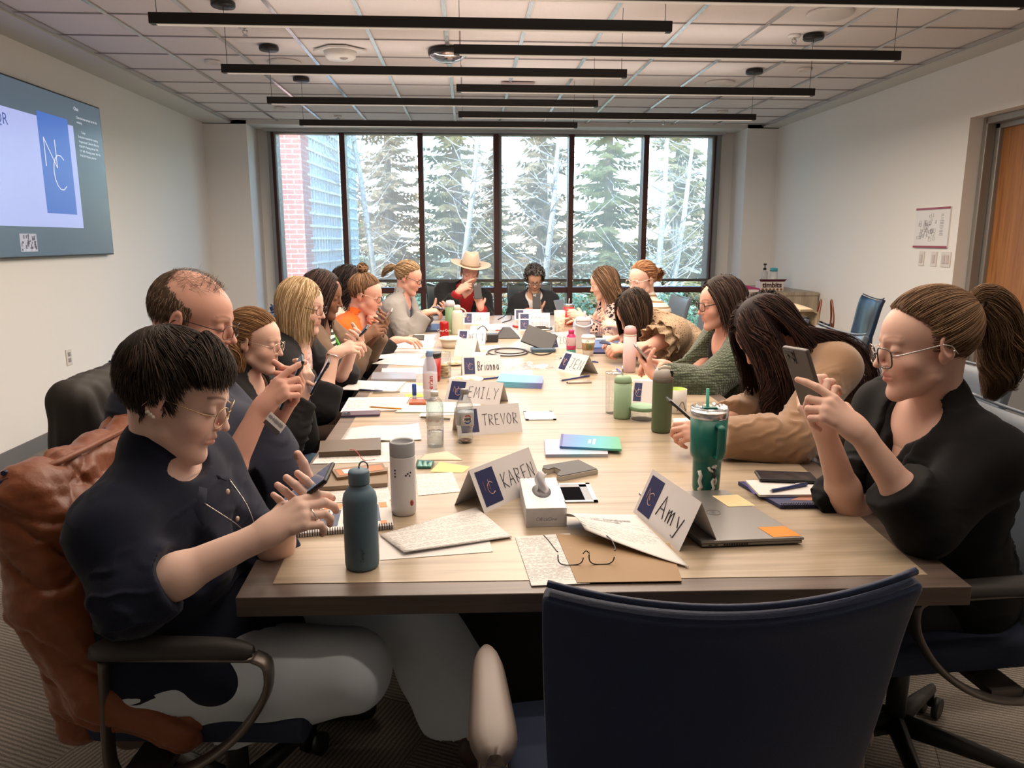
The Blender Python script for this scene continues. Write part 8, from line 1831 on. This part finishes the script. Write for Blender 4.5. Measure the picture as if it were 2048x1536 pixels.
t = thing('open_laptop', 'small dark laptop open in front of the person with curly grey hair', 'laptop', base(1108, 628)); MB().box((0, 0, .010), (.20, .12, .014)).build('base', dk_, t, bevel=.003); MB().box((.06, .0, .07), (.22, .008, .13), Matrix.Rotation(radians(60), 3, 'Z') @ Matrix.Rotation(radians(-20), 3, 'X')).build('display', P_('laptop_back', (.30, .31, .33), .3, .5), t, bevel=.003)
sheet('cracker snack packet in red plastic left of the tall bottles', [(818, 812), (852, 812), (850, 805), (820, 805)], P_('snack_red', (.60, .12, .05), .4), .0050, .010, 'packet', 'snack_packet')
# --- on the credenza ---
cz = .885; cp0 = aty(1538, 585, 7.75)
t = thing('donut_box', 'white lettered donut hole carton on the credenza', 'box', (aty(1538, 585, 7.8).x, 7.8, cz), 0)
MB().bb((-.125, -.07, 0), (.125, .07, .10)).build('carton', P_('carton_white', (.66, .62, .58), .5), t, bevel=.002); MB().add([(-.13, -.075, .10), (.13, -.075, .10), (.15, -.09, .125), (-.15, -.09, .125)], [(0, 1, 2, 3), (3, 2, 1, 0)]).build('flap', P_('flap_maroon', (.16, .03, .05), .5), t)
text('lettering', 'timbits', .075, P_('letter_brown', (.06, .02, .02)), t, Matrix.Translation((0, -.0712, .062)) @ Matrix.Rotation(radians(90), 4, 'X'), bold=.003)
mb = MB()
for k in range(6): mb.ball((-.10 + k * .04, -.071, .018), (.014, .003, .014), None, 10, 6)
mb.build('printed_donut', P_('donut_brown', (.25, .11, .04)), t)
t = thing('pink_box', 'folded pink cardboard box beside the donut carton', 'box', (aty(1487, 580, 7.8).x + .04, 7.8, cz)); MB().add([(-.14, -.08, 0), (.12, -.08, 0), (.12, .08, 0), (-.14, .08, 0), (-.16, -.09, .09), (.10, -.08, .03), (.10, .08, .03), (-.16, .09, .09)], [(0, 3, 2, 1), (4, 5, 6, 7), (0, 1, 5, 4), (1, 2, 6, 5), (2, 3, 7, 6), (3, 0, 4, 7)]).build('carton', P_('pink_card', (.45, .06, .20), .5), t)
def small(name, lab, px, Y, prof, m, parts=()): 
    t = thing(name, lab, 'bottle', (aty(px, 580, Y).x, Y, cz)); MB().lathe(prof, n=20).build('body', m, t)
    for a_, b_, c_ in parts: MB().lathe(b_, n=20).build(a_, c_, t)
small('pump_bottle', 'clear pump bottle standing behind the donut carton', 1527, 8.15, [(0, 0), (.035, 0), (.035, .17), (.015, .20), (.014, .21)], mat('clear_gel', (.55, .55, .56), .1, alpha=.6), [('pump', [(.017, .205), (.017, .225), (.006, .23), (.006, .255), (.018, .258), (.016, .275), (0, .275)], black_m)])
small('wipes_bottle', 'white tub with a turquoise lid on the credenza', 1545, 8.15, [(0, 0), (.050, 0), (.040, .19)], P_('tub_white', (.64, .64, .62), .4), [('lid', [(.042, .19), (.042, .225), (0, .23)], P_('turquoise', (.06, .38, .44), .4))])
tag(MB().box((0, 0, .008), (.16, .10, .016)).build('paper_tray', black_m, None, (aty(1532, 590, 7.64).x, 7.64, cz)), 'flat black tray at the front edge of the credenza', 'tray')
tag(MB().box((0, 0, .012), (.14, .10, .022)).build('white_packet', P_('carton_white', (.66, .62, .58), .5), None, (aty(1500, 590, 7.62).x, 7.62, cz)), 'small flat white packet left of the black tray', 'packet')
